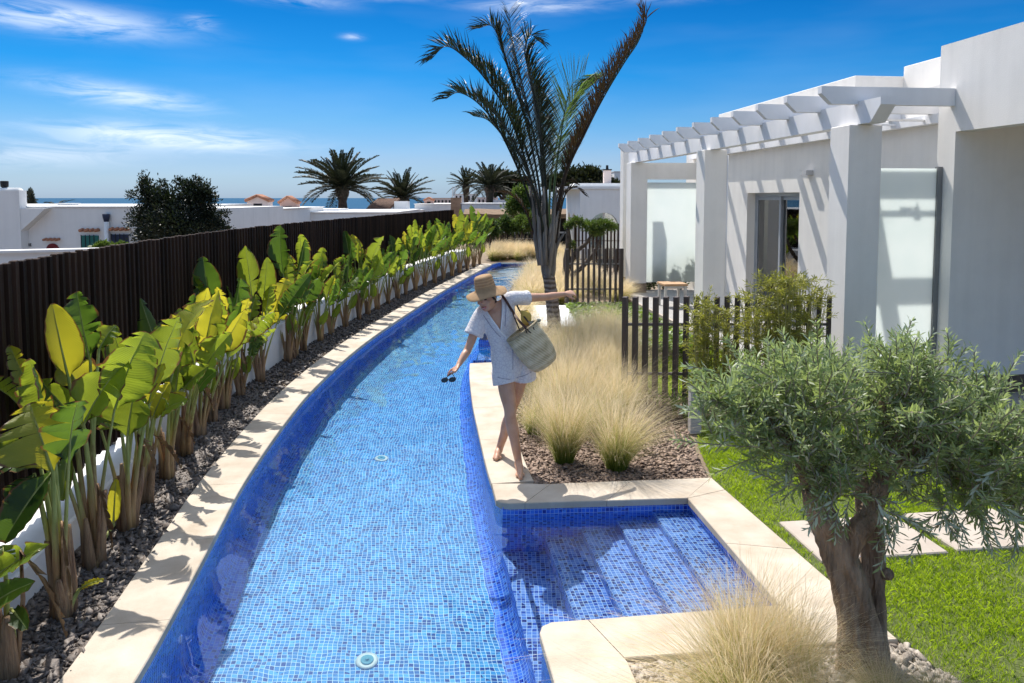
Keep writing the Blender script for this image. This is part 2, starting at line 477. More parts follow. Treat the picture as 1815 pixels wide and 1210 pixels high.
g.add([(-90, -40, GZ), (90, -40, GZ), (90, -2, GZ), (-90, -2, GZ)], [(0, 1, 2, 3)])
g.add([(-90, 120, GZ), (90, 120, GZ), (200, 170, -9.0), (-200, 170, -9.0)], [(0, 1, 2, 3)])
tag(g.build('ground', m_ground), kind='structure')

# -- sea
m_sea, nt = new_mat('sea_water')
co = N(nt, 'ShaderNodeTexCoord').outputs['Object']
n1 = N(nt, 'ShaderNodeTexNoise', {'Vector': N(nt, 'ShaderNodeMapping', {'Vector': co, 'Scale': (0.02, 0.05, 1)}).outputs[0], 'Scale': 1.0, 'Detail': 6.0}).outputs[0]
bp = N(nt, 'ShaderNodeBump', {'Height': n1, 'Strength': 0.35, 'Distance': 3.0}).outputs[0]
out(nt, N(nt, 'ShaderNodeBsdfPrincipled', {'Base Color': RAMP(nt, n1, [(0.3, (0.010, 0.065, 0.135)), (0.7, (0.020, 0.095, 0.18))]), 'Roughness': 0.8, 'Specular IOR Level': 0.04, 'Normal': bp}).outputs[0])
g = MB()
yy = [140, 400, 1200, 4000, 12000, 40000]
for a, b in zip(yy, yy[1:]):
    g.add([(-a * 3 - 500, a, -8), (a * 3 + 500, a, -8), (b * 3 + 500, b, -8), (-b * 3 - 500, b, -8)], [(0, 1, 2, 3)])
tag(g.build('sea', m_sea), kind='structure')

# -- pool shell
WZ, FZ, BZ = -0.10, -1.0, -0.76          # water level, floor, stair basin floor
g = MB()
n_y = 120
yl = [-2 + 29.4 * i / n_y for i in range(n_y + 1)]
acc = 0.0; prev = None
rows = []
for y in yl:
    a, b = Vector((LX(y) + 0.14, y, FZ)), Vector((RX(y) - 0.14, y, FZ))
    mid = (a + b) / 2
    if prev is not None: acc += (mid - prev).length
    prev = mid
    w = (b - a).length
    rows.append([(a.lerp(b, k / 8), ((k / 8 - 0.5) * w, acc)) for k in range(9)])
for r0, r1 in zip(rows, rows[1:]):
    for k in range(8):
        q = [r0[k], r0[k + 1], r1[k + 1], r1[k]]
        g.add([p for p, _ in q], [(0, 1, 2, 3)], [[u for _, u in q]])
tag(g.build('pool_floor', m_mosaic, smooth=True), kind='structure')

def wall_strip(mb, C, side, z1, zf, s0=0.0):
    """vertical mosaic wall with a rounded foot; side +1 leans the foot towards +normal"""
    prof = [(0, z1), (0, zf + 0.16), (0.012, zf + 0.09), (0.045, zf + 0.035), (0.09, zf + 0.01), (0.145, zf + 0.0005)]
    pl = [0.0]
    for p, q in zip(prof, prof[1:]): pl.append(pl[-1] + math.hypot(q[0] - p[0], q[1] - p[1]))
    s = arclen(C)
    rows = []
    for i, p in enumerate(C):
        nr = normal_at(C, i) * side
        rows.append([(p + nr * o + Vector((0, 0, z)), (s0 + s[i], -l)) for (o, z), l in zip(prof, pl)])
    for r0, r1 in zip(rows, rows[1:]):
        for k in range(len(prof) - 1):
            q = [r0[k], r1[k], r1[k + 1], r0[k + 1]]
            mb.add([p for p, _ in q], [(0, 1, 2, 3)], [[u for _, u in q]])
def sub(C, y0, y1, x0=None, x1=None):
    o = [p for p in C if y0 < p.y < y1]
    return [Vector((curve_x(C, y0), y0, 0))] + o + [Vector((curve_x(C, y1), y1, 0))]
g = MB(); wall_strip(g, LC, -1, -0.035, FZ)
wl = g.build('pool_wall', m_mosaic_wall, smooth=True); tag(wl, kind='structure')
g = MB()
wall_strip(g, sub(RC, -2, 3.95), 1, -0.035, FZ)
wall_strip(g, sub(RC, 5.57, 10.75), 1, -0.035, FZ)
wall_strip(g, sub(RC, 12.3, 27.4), 1, -0.035, FZ)
# sill between the channel floor and the stair basin floor
wall_strip(g, sub(RC, 3.95, 5.57), 1, BZ, FZ)
wall_strip(g, sub(RC, 10.75, 12.3), 1, BZ, FZ)
tag(g.build('pool_wall', m_mosaic_wall, smooth=True), kind='structure')
g = MB()
def vwall(mb, a, b, z0, z1):
    l = math.hypot(b[0] - a[0], b[1] - a[1])
    mb.add([(a[0], a[1], z1), (b[0], b[1], z1), (b[0], b[1], z0), (a[0], a[1], z0)], [(0, 1, 2, 3)], [[(0, 0), (l, 0), (l, z0 - z1), (0, z0 - z1)]])
vwall(g, BA, BB, BZ - 0.3, -0.035); vwall(g, BB, BC_, BZ, -0.035); vwall(g, BC_, BD, BZ - 0.3, -0.035)
B2 = [(-0.575, 10.75), (1.2, 10.75), (1.2, 12.3), (-0.56, 12.3)]
vwall(g, B2[1], B2[0], FZ, -0.035); vwall(g, B2[2], B2[1], FZ, -0.035); vwall(g, B2[3], B2[2], FZ, -0.035)
tag(g.build('basin_wall', m_mosaic_wall), kind='structure')
g = MB()
for poly in ([BD, BC_, BB, BA], B2):
    g.add([(p[0], p[1], BZ) for p in poly], [(0, 1, 2, 3)], [[(p[0], p[1]) for p in poly]])
tag(g.build('basin_floor', m_mosaic_step), kind='structure')
# far end of the pool under the water line
g = MB(); vwall(g, (LX(27.4), 27.4), (RX(27.4), 27.4), FZ, WZ - 0.004); vwall(g, (0.4, -2), (-1.5, -2), FZ, -0.035)
tag(g.build('pool_end_wall', m_mosaic_wall), kind='structure')

# -- four mosaic stairs in the basin, each with a rounded nose
st = thing('pool_stairs', (0.85, 4.85, BZ), 'four blue mosaic stairs descending under water in the side basin', 'stairs')
def lerp2(a, b, t): return (a[0] + (b[0] - a[0]) * t, a[1] + (b[1] - a[1]) * t)
tops = [(-0.150, 0.800, 1.0), (-0.275, 0.605, 0.800), (-0.400, 0.415, 0.605), (-0.545, 0.225, 0.415)]
for (zt, t0, t1) in tops:
    g = MB()
    a0, a1 = lerp2(BA, BB, t0), lerp2(BA, BB, t1)
    c0, c1 = lerp2(BD, BC_, t0), lerp2(BD, BC_, t1)
    ux = Vector((a0[0] - a1[0], a0[1] - a1[1], 0)).normalized()
    prof = [(a1, c1, 0.0, zt)]
    r = 0.035
    pts = []
    for k in range(5):
        ang = PI / 2 * k / 4
        pts.append((-r + r * math.sin(ang), zt - r + r * math.cos(ang)))
    line = [((Vector((a1[0], a1[1], 0)) - Vector((a0[0], a0[1], 0))).length * 1.0, zt)]
    seq = [(Vector((a1[0], a1[1], zt)), Vector((c1[0], c1[1], zt)))]
    for o, z in pts:
        seq.append((Vector((a0[0], a0[1], z)) + ux * o, Vector((c0[0], c0[1], z)) + ux * o))
    seq.append((Vector((a0[0], a0[1], BZ + 0.0005)), Vector((c0[0], c0[1], BZ + 0.0005))))
    u = 0.0
    for i in range(len(seq) - 1):
        (p, q), (p2, q2) = seq[i], seq[i + 1]
        du = (p2 - p).length
        w = (q - p).length
        g.add([p2, q2, q, p], [(0, 1, 2, 3)], [[(u + du, 0), (u + du, w), (u, w), (u, 0)]], mi=1 if i == len(seq) - 2 else 0)  # riser gets the deeper blue wall mosaic: its shade put into the colour
        u += du
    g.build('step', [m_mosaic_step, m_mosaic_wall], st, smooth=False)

# -- water: rippled sheets over the channel and both basins; real refraction, sun focused through it
def ripple(x, y):
    a = mnoise.noise(Vector((x * 3.1, y * 2.3, 0.0))) * 0.0038 + mnoise.noise(Vector((x * 7.5 + 9, y * 5.5, 3.0))) * 0.0018
    return a * (1.0 + 0.05 * max(0.0, y - 6.0))
def water_sheet(name, rows_):
    n = len(rows_[0])
    V = np.array([(x, y, WZ + ripple(x, y)) for r in rows_ for x, y in r])
    q = np.arange(len(V)).reshape(len(rows_), n)
    F = np.stack([q[:-1, :-1], q[:-1, 1:], q[1:, 1:], q[1:, :-1]], -1).reshape(-1, 4)
    o = link_mesh(name, np_mesh(name, V, F, m_water, smooth=True))
    o.cycles.is_caustics_caster = True
    return tag(o, kind='structure')
def span(y):
    a, b = LX(y) - 0.004, RX(y) + 0.004
    return a, b
wr = []
y = -2.0
while y < 27.4:
    a, b = span(y)
    wr.append([(a + (b - a) * k / 44, y) for k in range(45)])
    y += 0.045 if y < 9 else (0.07 if y < 16 else 0.12)
a, b = span(27.4); wr.append([(a + (b - a) * k / 44, 27.4) for k in range(45)])
water_sheet('pool_water', wr)
def quad_grid(A, B, C_, D_, nu, nv):
    """grid whose left side follows the channel edge"""
    o = []
    for j in range(nv + 1):
        t = j / nv; l = lerp2(A, D_, t); r_ = lerp2(B, C_, t)
        l = (RX(l[1]) + 0.004, l[1])
        o.append([lerp2(l, r_, i / nu) for i in range(nu + 1)])
    return o
water_sheet('basin_water', quad_grid(BD, BC_, BB, BA, 36, 40))
water_sheet('basin_water', quad_grid((-0.575, 10.75), (1.2, 10.75), (1.2, 12.3), (-0.56, 12.3), 30, 26))
for o in sc.objects:
    if o.name.split('.')[0] in ('pool_floor', 'pool_wall', 'basin_wall', 'basin_floor', 'pool_end_wall', 'step'):
        o.cycles.is_caustics_receiver = True
sun_d.cycles.is_caustics_light = True

# -- two round floor inlets
m_inlet = simple('inlet_plastic', (0.75, 0.78, 0.74), 0.4, var=0.05)
m_inlet2 = simple('inlet_core', (0.22, 0.52, 0.62), 0.4, var=0.1)
def through_water(px, py, zf):
    """point of the pool floor seen at that pixel through the refracting surface"""
    p = gp(px, py, WZ); d = (p - Vector((0, 0, CAM_H))).normalized(); e = 1 / 1.333
    k = math.sqrt(1 - e * e * (1 - d.z * d.z))
    t = d * e + Vector((0, 0, e * -d.z - k))
    return p + t * ((zf - WZ) / t.z)
def inlet(px, py, lab):
    p = through_water(px, py, FZ)
    t = thing('floor_inlet', (p.x, p.y, FZ), lab, 'pool inlet')
    T = Matrix.Translation(p)
    MB().lathe([(0.075, 0.0), (0.072, 0.012), (0.055, 0.018), (0.046, 0.014)], 20, T).build('flange', m_inlet, t, True)
    MB().lathe([(0.043, 0.005), (0.043, 0.02), (0.036, 0.024), (0.012, 0.022), (0.011, 0.03), (0.0, 0.031)], 18, T).build('nozzle', m_inlet2, t, True)
inlet(650, 1172, 'round pale green inlet on the pool floor near the bottom edge')
inlet(676, 813, 'small round inlet on the pool floor level with the walking feet')

for o in sc.objects:
    if o.name.split('.')[0] in ('flange', 'nozzle'): o.cycles.is_caustics_receiver = True
# -- coping slabs
cop = thing('pool_coping', (0, 0, 0), None, None); del_me = None
cop['kind'] = 'structure'; cop['label'] = 'cream limestone coping slabs round the curved pool'
def slab(poly_in, poly_out, mb=None):
    """closed slab between two edge polylines of equal length, with a small rounded upper arris"""
    g = MB()
    n = len(poly_in)
    e = 0.006
    def ring(i):
        a, b = Vector((*poly_in[i][:2], 0)), Vector((*poly_out[i][:2], 0))
        d = (b - a).normalized()
        return [a + Vector((0, 0, -0.05)), a + Vector((0, 0, -e)), a + d * e, b - d * e, b + Vector((0, 0, -e)), b + Vector((0, 0, -0.05))]
    g.rings([ring(i) for i in range(n)], True)
    return g.build('coping_slab', m_coping, cop, weld=True)
def coping_run(C, side, w_in, w_out, length):
    P = resample(C, length / 6.0)
    for i in range(0, len(P) - 1, 6):
        seg = list(range(i, min(i + 6, len(P) - 1) + 1))
        pin, pout = [], []
        for j in seg:
            nr = normal_at(P, j) * side
            t = (P[min(j + 1, len(P) - 1)] - P[max(j - 1, 0)]).normalized()
            p = P[j]
            if j == seg[0]: p = p + t * 0.0018
            if j == seg[-1]: p = p - t * 0.0018
            pin.append(p + nr * -w_in); pout.append(p + nr * w_out)
        slab(pin, pout)
coping_run(sub(LC, -1.0, 26.0), 1, 0.02, 0.35, 1.0)
# curled end of the left run
c0 = Vector((LX(26.0), 26.0, 0)); 
slab([c0 + Vector((0.02, 0.004, 0)), c0 + Vector((0.02, 0.22, 0)), c0 + Vector((-0.07, 0.40, 0)), c0 + Vector((-0.22, 0.46, 0))], [c0 + Vector((-0.35, -0.1, 0)), c0 + Vector((-0.36, 0.1, 0)), c0 + Vector((-0.36, 0.2, 0)), c0 + Vector((-0.34, 0.3, 0))])
coping_run(sub(RC, -1.0, 2.35), -1, 0.02, 0.385, 1.15)
coping_run(sub(RC, 5.96, 10.40), -1, 0.02, 0.335, 1.1)
F_ = (2.06, 3.80); E_ = (1.68, 6.09)
# front corner slab (rounded nose), front slabs, right slabs, back slabs
slab([(RX(2.354) - 0.02, 2.354), (RX(2.8) - 0.02, 2.8), (0.213, 3.40), (0.150, 3.86), (0.165, 3.925), (0.215, 3.962), (0.42, 3.99)], [(RX(2.354) + .385, 2.354), (RX(2.8) + .385, 2.8), (0.612, 3.40), (0.59, 3.605), (0.585, 3.617), (0.58, 3.628), (0.572, 3.641)])
def strip(a_in, b_in, a_out, b_out, n):
    for i in range(n):
        t0, t1 = i / n + (0.0016 if i else 0), (i + 1) / n - 0.0016
        slab([lerp2(a_in, b_in, t0), lerp2(a_in, b_in, t1)], [lerp2(a_out, b_out, t0), lerp2(a_out, b_out, t1)])
strip((0.425, 3.99), (1.548, 4.138), (0.577, 3.642), (1.66, 3.765), 1)
slab([(1.551, 4.139), (1.549, 4.143)], [(1.664, 3.766), (F_[0], F_[1])])
strip((1.548, 4.146), (1.38, 5.66), (F_[0] - 0.001, F_[1] + 0.004), (E_[0] + 0.042, 5.83), 2)
slab([(1.379, 5.663), (1.376, 5.6635)], [(E_[0] + 0.041, 5.834), (E_[0], E_[1])])
strip((1.373, 5.663), (0.10, 5.568), (E_[0] - 0.004, E_[1]), (0.32, 5.955), 2)
slab([(0.097, 5.568), (-0.02, 5.56), (-0.085, 5.575), (-0.125, 5.63), (-0.165, 5.955)], [(0.317, 5.954), (0.28, 5.953), (0.25, 5.952), (0.22, 5.952), (0.185, 5.956)])
strip((-0.595, 10.405), (1.2, 10.735), (-0.26, 10.405), (1.2, 10.42), 1)
slab([(-0.60, 10.41), (-0.60, 10.73), (1.2, 10.76)], [(-0.25, 10.41), (-0.24, 10.415), (1.2, 10.42)]) if False else None

# -- scatter of flat stone chips
rs = np.random.RandomState(7)
def chips(name, mat, P, size, flat=0.28, z0=-0.04, tilt=0.45, lift=0.02):
    n = len(P)
    base = np.array([(-1, -1, -1), (1, -1, -1), (1, 1, -1), (-1, 1, -1), (-1, -1, 1), (1, -1, 1), (1, 1, 1), (-1, 1, 1)], float) * 0.5
    V = base[None] * np.ones((n, 1, 1)) + rs.uniform(-0.26, 0.26, (n, 8, 3))
    s = size * rs.lognormal(0, 0.32, n)
    V = V * np.stack([s, s * rs.uniform(0.5, 0.95, n), s * flat * rs.uniform(0.6, 1.4, n)], 1)[:, None, :]
    az = rs.uniform(0, 2 * PI, n); ti = rs.normal(0, tilt, n); tj = rs.normal(0, tilt, n)
    c, s_ = np.cos(ti), np.sin(ti)
    x, y, z = V[..., 0], V[..., 1], V[..., 2]
    y, z = y * c[:, None] - z * s_[:, None], y * s_[:, None] + z * c[:, None]
    c, s_ = np.cos(tj), np.sin(tj)
    x, z = x * c[:, None] + z * s_[:, None], -x * s_[:, None] + z * c[:, None]
    c, s_ = np.cos(az), np.sin(az)
    x, y = x * c[:, None] - y * s_[:, None], x * s_[:, None] + y * c[:, None]
    V = np.stack([x + P[:, 0:1], y + P[:, 1:2], z + z0 + lift * rs.rand(n)[:, None]], -1)
    F = np.array([(0, 3, 2, 1), (4, 5, 6, 7), (0, 1, 5, 4), (1, 2, 6, 5), (2, 3, 7, 6), (3, 0, 4, 7)])
    FF = (F[None] + (np.arange(n) * 8)[:, None, None]).reshape(-1, 4)
    o = link_mesh(name, np_mesh(name, V.reshape(-1, 3), FF, mat))
    return o
# left planting bed between the coping and the low wall
def bed_pts(n, y0, y1, off0, off1):
    y = y0 + (y1 - y0) * rs.rand(n)
    lx = np.array([LX(v) for v in y])
    return np.stack([lx - off0 - (off1 - off0) * rs.rand(n), y], 1)
P = np.concatenate([bed_pts(18000, 2.6, 9.0, 0.34, 0.95), bed_pts(9000, 9.0, 26.5, 0.34, 1.0)])
tag(chips('slate_gravel', m_slate, P, 0.033, flat=0.24), 'dark slate gravel in the planting bed along the left coping', 'gravel', kind='stuff')
def poly_pts(n, poly):
    xs = [p[0] for p in poly]; ysx = [p[1] for p in poly]
    outp = []
    got = 0
    while got < n:
        X = rs.uniform(min(xs), max(xs), n * 2); Y = rs.uniform(min(ysx), max(ysx), n * 2)
        ins = np.zeros(len(X), bool)
        j = len(poly) - 1
        for i in range(len(poly)):
            xi, yi = poly[i]; xj, yj = poly[j]
            c = ((yi > Y) != (yj > Y)) & (X < (xj - xi) * (Y - yi) / (yj - yi + 1e-12) + xi)
            ins ^= c; j = i
        outp.append(np.stack([X[ins], Y[ins]], 1)); got += ins.sum()
    return np.concatenate(outp)[:n]
mulch = [(0.19, 5.97), (1.66, 6.11), (1.72, 6.9), (1.9, 8.2), (1.4, 10.5), (-0.2, 10.4), (-0.12, 8.67), (0.02, 7.3)]
tag(chips('bark_mulch', m_bark, poly_pts(22000, mulch), 0.028, z0=-0.035, flat=0.2, tilt=0.35), 'brown stone mulch between the coping and the near slat fence', 'mulch', kind='stuff')
front_bed = [(0.62, 2.2), (0.60, 3.61), (1.66, 3.74), (2.08, 3.79), (2.2, 3.43), (2.5, 2.4), (2.5, 2.2)]
tag(chips('pale_gravel', m_palechip, poly_pts(11000, front_bed), 0.030, z0=-0.035), 'pale stone gravel round the olive trunk in front of the basin', 'gravel', kind='stuff')
tag(MB().add([(p[0], p[1], -0.038) for p in front_bed], [tuple(range(len(front_bed)))]).build('garden_soil', simple('pale_soil', (0.30, 0.24, 0.17), 0.95, scale=9, base2=(0.42, 0.34, 0.25))), kind='structure')
tag(MB().add([(p[0], p[1], -0.039) for p in mulch], [tuple(range(len(mulch)))]).build('garden_soil', simple('brown_soil', (0.20, 0.15, 0.11), 0.95, scale=9, base2=(0.34, 0.27, 0.20))), kind='structure')
# a few bright pebbles lost among the slate
# -- lawn
lawn = [(1.70, 6.12), (2.08, 3.86), (2.2, 3.43), (2.5, 2.4), (7.5, 2.4), (7.5, 7.95), (2.0, 7.95), (1.78, 6.9)]
tag(MB().add([(p[0], p[1], -0.03) for p in lawn], [tuple(range(len(lawn)))]).build('lawn', m_lawn_soil), kind='structure')
lawn2 = [(1.35, 8.75), (3.55, 8.75), (2.9, 16.5), (2.6, 20.0), (2.3, 20), (2.35, 16.0), (1.3, 15.6)]
tag(MB().add([(p[0], p[1], -0.03) for p in lawn2], [tuple(range(len(lawn2)))]).build('lawn', m_lawn_soil), kind='structure')

# stepping stones across the lawn
def paver(cx, cy, w, d, rz, lab):
    g = MB()
    M = Matrix.Translation((cx, cy, 0)) @ Matrix.Rotation(rz, 4, 'Z')
    e = 0.008
    rg = []
    for (k, z) in ((0, -0.05), (0, -0.012), (e, -0.004)):
        rg.append([M @ Vector((sx * (w / 2 - k), sy * (d / 2 - k), z)) for sx, sy in ((-1, -1), (1, -1), (1, 1), (-1, 1))])
    g.rings(rg, True)
    tag(g.build('paving_slab', m_paver), lab, 'paving slab', 'paving slabs across the lawn')
paver(2.43, 5.02, 0.90, 0.58, R(7), 'pale paving slab in the lawn, directly behind the olive trunk')
paver(3.32, 5.15, 0.74, 0.58, R(7), 'pale paving slab in the lawn, second from the pool coping')
paver(4.12, 5.26, 0.70, 0.58, R(7), 'pale paving slab in the lawn, cut by the right picture edge')

PAVERS = [(2.43, 5.02, 0.92, 0.60), (3.32, 5.15, 0.76, 0.60), (4.12, 5.26, 0.72, 0.60)]
def grass_blades(P, h0, h1, w, lean=0.5, z0=-0.03):
    n = len(P)
    h = rs.uniform(h0, h1, n); az = rs.uniform(0, 2 * PI, n); la = rs.uniform(0, 2 * PI, n); le = np.abs(rs.normal(0, lean, n)) * h
    dx, dy = np.cos(az) * w / 2, np.sin(az) * w / 2
    lx, ly = np.cos(la) * le, np.sin(la) * le
    X, Y = P[:, 0], P[:, 1]
    z = np.full(n, z0)
    v0 = np.stack([X - dx, Y - dy, z], 1); v1 = np.stack([X + dx, Y + dy, z], 1)
    v2 = np.stack([X + dx * .8 + lx * .35, Y + dy * .8 + ly * .35, z + h * .6], 1); v3 = np.stack([X + lx, Y + ly, z + h * 0.95], 1)
    V = np.stack([v0, v1, v2, v3], 1).reshape(-1, 3)
    F = (np.array([(0, 1, 2, 3)])[None] + (np.arange(n) * 4)[:, None, None]).reshape(-1, 4)
    return V, F
def outside_pavers(P):
    k = np.ones(len(P), bool)
    c, s = math.cos(R(7)), math.sin(R(7))
    for (cx, cy_, w, d) in PAVERS:
        dx, dy = P[:, 0] - cx, P[:, 1] - cy_
        u, v = dx * c + dy * s, -dx * s + dy * c
        k &= ~((np.abs(u) < w / 2) & (np.abs(v) < d / 2))
    return P[k]
P = outside_pavers(poly_pts(230000, [(1.70, 6.12), (2.08, 3.86), (2.2, 3.43), (2.5, 2.4), (5.4, 2.4), (6.4, 7.9), (2.0, 7.9), (1.78, 6.9)]))
pt = np.array([mnoise.noise(Vector((x * 1.7, y * 1.7, 0.0))) for x, y in P])
P = P[(pt + rs.uniform(-.5, .7, len(P))) > -0.25]
V, F = grass_blades(P, 0.018, 0.040, 0.0034, 0.6)
tag(link_mesh('lawn_grass', np_mesh('lawn_grass', V, F, m_grass)), 'bright green mown grass of the lawn behind the olive tree', 'grass', kind='stuff')
P = poly_pts(26000, lawn2)
V, F = grass_blades(P, 0.03, 0.09, 0.008, 0.6)
tag(link_mesh('lawn_grass', np_mesh('lawn_grass', V, F, m_grass)), 'green grass beyond the near slat fence beside the villa terrace', 'grass', kind='stuff')

# -- stepped white wall under the left fence
lw = thing('garden_wall', (0, 0, 0), 'low white rendered wall stepping up along the banana bed, under the dark fence', 'wall')
def wall_run(C, y0, y1, off_a, off_b, z0, z1, name, mat, parent):
    P = resample(sub(C, y0, y1), 0.5)
    g = MB(); rg = []
    for i in range(len(P)):
        nr = normal_at(P, i)
        a, b = P[i] + nr * off_a, P[i] + nr * off_b
        e = 0.012
        rg.append([a + Vector((0, 0, z0)), a + Vector((0, 0, z1 - e)), a.lerp(b, 0.04) + Vector((0, 0, z1)), b + Vector((0, 0, z1)), b + Vector((0, 0, z0))])
    g.rings(rg, True)
    return g.build(name, mat, parent, weld=True)
WALLS = [(0.0, 6.75, 0.21), (6.75, 8.6, 0.43), (8.6, 26.0, 0.52)]
for y0, y1, h in WALLS:
    wall_run(LC, y0, y1, 0.86 if y0 < 6 else 0.90, 1.32, -0.06, h, 'wall_section', m_white, lw)
def ledge_h(y):
    for y0, y1, h in WALLS:
        if y0 <= y < y1: return h
    return 0.52
# ================================================================== LEFT: dark slat fence and the banana-like plants
m_dark = simple('dark_stained_timber', (0.022, 0.012, 0.008), 0.7, scale=1.5, base2=(0.046, 0.025, 0.016), bump=0.4, bscale=30, stretch=(8, 8, 0.6), objvar=0.5, spec=0.12)
m_post = simple('dark_post_steel', (0.045, 0.045, 0.05), 0.5, var=0.2)
fence = thing('slat_fence', (0, 0, 0), 'tall dark brown slat fence curving along the left side above the white wall', 'fence')
FP = resample(sub(LC, 0.4, 25.0), 0.0965)
slat_me = {}
for i, p in enumerate(FP):
    h = ledge_h(p.y)
    if h not in slat_me:
        zb = h + 0.09
        b = MB(); e = 0.004
        rg = []
        for k, z in ((0, zb), (0, 1.95 - e), (e, 1.95)):
            rg.append([Vector((sx * (0.041 - k), sy * (0.019 - k), z)) for sx, sy in ((-1, -1), (1, -1), (1, 1), (-1, 1))])
        b.rings(rg, True)
        o = b.build('slat', m_dark); slat_me[h] = o.data; bpy.data.objects.remove(o)
    nr = normal_at(FP, i)
    q = p + nr * 1.10
    o = link_mesh('slat', slat_me[h], fence, (q.x, q.y, random.Random(i).uniform(-0.006, 0.006)))
    o.rotation_euler = (0, 0, math.atan2(nr.y, nr.x) - PI / 2 + R(12))
for z in (0.75, 1.6):
    g = MB(); rg = []
    for i in range(0, len(FP), 4):
        nr = normal_at(FP, i); a = FP[i] + nr * 1.145; b = FP[i] + nr * 1.175
        rg.append([Vector((a.x, a.y, z)), Vector((b.x, b.y, z)), Vector((b.x, b.y, z + 0.06)), Vector((a.x, a.y, z + 0.06))])
    g.rings(rg, True); g.build('rail', m_post, fence)
pb = MB().box(-0.025, 0.025, -0.025, 0.025, 0, 1).build('post', m_post); post_me = pb.data; bpy.data.objects.remove(pb)
for i in range(6, len(FP), 19):
    nr = normal_at(FP, i); q = FP[i] + nr * 1.205; h = ledge_h(FP[i].y)
    o = link_mesh('post', post_me, fence, (q.x, q.y, h)); o.scale = (1, 1, 1.86 - h)

# -- leaf material: veins, yellow patches, scorched rims, light through the blade
def paddle_mat(name, lo, hi, glow):
    m, nt = new_mat(name)
    tc = N(nt, 'ShaderNodeTexCoord')
    uv, co = tc.outputs['UV'], tc.outputs['Object']
    s = N(nt, 'ShaderNodeSeparateXYZ', {0: uv}).outputs
    q = MATH(nt, 'ABSOLUTE', MATH(nt, 'MULTIPLY_ADD', s[0], 2.0, -1.0))          # 0 midrib .. 1 rim
    vein = MATH(nt, 'SINE', MATH(nt, 'MULTIPLY', MATH(nt, 'SUBTRACT', s[1], MATH(nt, 'MULTIPLY', q, 0.11)), 290.0))
    fine = MATH(nt, 'MULTIPLY_ADD', vein, 0.5, 0.5)
    rnd = N(nt, 'ShaderNodeObjectInfo').outputs['Random']
    nz = N(nt, 'ShaderNodeTexNoise', {'Vector': co, 'Scale': 5.0, 'Detail': 4.0}).outputs[0]
    f = MATH(nt, 'ADD', MATH(nt, 'MULTIPLY', rnd, 0.65), MATH(nt, 'MULTIPLY', nz, 0.45))
    c = RAMP(nt, f, [(0.15, lo), (0.9, hi)])
    c = MIXC(nt, MATH(nt, 'MULTIPLY', fine, 0.18), c, tuple(x * 0.6 for x in lo))
    n2 = N(nt, 'ShaderNodeTexNoise', {'Vector': co, 'Scale': 16.0, 'Detail': 5.0}).outputs[0]
    rim = MATH(nt, 'MULTIPLY', MATH(nt, 'SUBTRACT', MATH(nt, 'ADD', MATH(nt, 'MAXIMUM', q, MATH(nt, 'POWER', s[1], 6.0)), MATH(nt, 'MULTIPLY', n2, 0.34)), 1.03), 14.0, clamp=True)
    c = MIXC(nt, rim, c, (0.20, 0.11, 0.045))
    g = RAMP(nt, f, [(0.15, tuple(x * 0.62 for x in glow)), (0.9, glow)])
    g = MIXC(nt, MATH(nt, 'MULTIPLY', fine, 0.12), g, tuple(x * 0.55 for x in glow))
    g = MIXC(nt, rim, g, (0.16, 0.07, 0.02))
    mid = MATH(nt, 'LESS_THAN', q, 0.05)
    c = MIXC(nt, mid, c, (0.22, 0.26, 0.06))
    bp = N(nt, 'ShaderNodeBump', {'Height': fine, 'Strength': 0.25, 'Distance': 0.004}).outputs[0]
    p = N(nt, 'ShaderNodeBsdfPrincipled', {'Base Color': c, 'Roughness': 0.38, 'Specular IOR Level': 0.45, 'Normal': bp})
    t = N(nt, 'ShaderNodeBsdfTranslucent', {'Color': g, 'Normal': bp})
    out(nt, N(nt, 'ShaderNodeMixShader', {0: 0.47, 1: p.outputs[0], 2: t.outputs[0]}).outputs[0])
    return m
m_paddle = paddle_mat('paddle_leaf', (0.035, 0.095, 0.018), (0.115, 0.195, 0.028), (0.50, 0.62, 0.045))
m_paddle_y = paddle_mat('paddle_leaf_yellow', (0.16, 0.22, 0.025), (0.28, 0.28, 0.03), (0.95, 0.86, 0.05))
m_paddle_d = paddle_mat('paddle_leaf_dark', (0.018, 0.055, 0.012), (0.055, 0.11, 0.02), (0.18, 0.32, 0.03))
# stalk: fibrous brown sheath below, pale green above (UV v runs up the stalk)
m_stalk, nt = new_mat('leaf_stalk')
tc = N(nt, 'ShaderNodeTexCoord')
sv = N(nt, 'ShaderNodeSeparateXYZ', {0: tc.outputs['UV']}).outputs
nz = N(nt, 'ShaderNodeTexNoise', {'Vector': N(nt, 'ShaderNodeMapping', {'Vector': tc.outputs['Object'], 'Scale': (30, 30, 2.5)}).outputs[0], 'Scale': 1.0, 'Detail': 5.0}).outputs[0]
brown = RAMP(nt, nz, [(0.25, (0.20, 0.10, 0.05)), (0.6, (0.44, 0.28, 0.13)), (0.8, (0.55, 0.41, 0.21))])
green = RAMP(nt, nz, [(0.3, (0.21, 0.25, 0.06)), (0.7, (0.40, 0.42, 0.14))])
f = MATH(nt, 'MULTIPLY', MATH(nt, 'SUBTRACT', MATH(nt, 'ADD', sv[1], MATH(nt, 'MULTIPLY', nz, 0.35)), 0.42), 5.0, clamp=True)
bp = N(nt, 'ShaderNodeBump', {'Height': nz, 'Strength': 0.6, 'Distance': 0.01}).outputs[0]
out(nt, N(nt, 'ShaderNodeBsdfPrincipled', {'Base Color': MIXC(nt, f, brown, green), 'Roughness': 0.6, 'Normal': bp, 'Specular IOR Level': 0.3}).outputs[0])
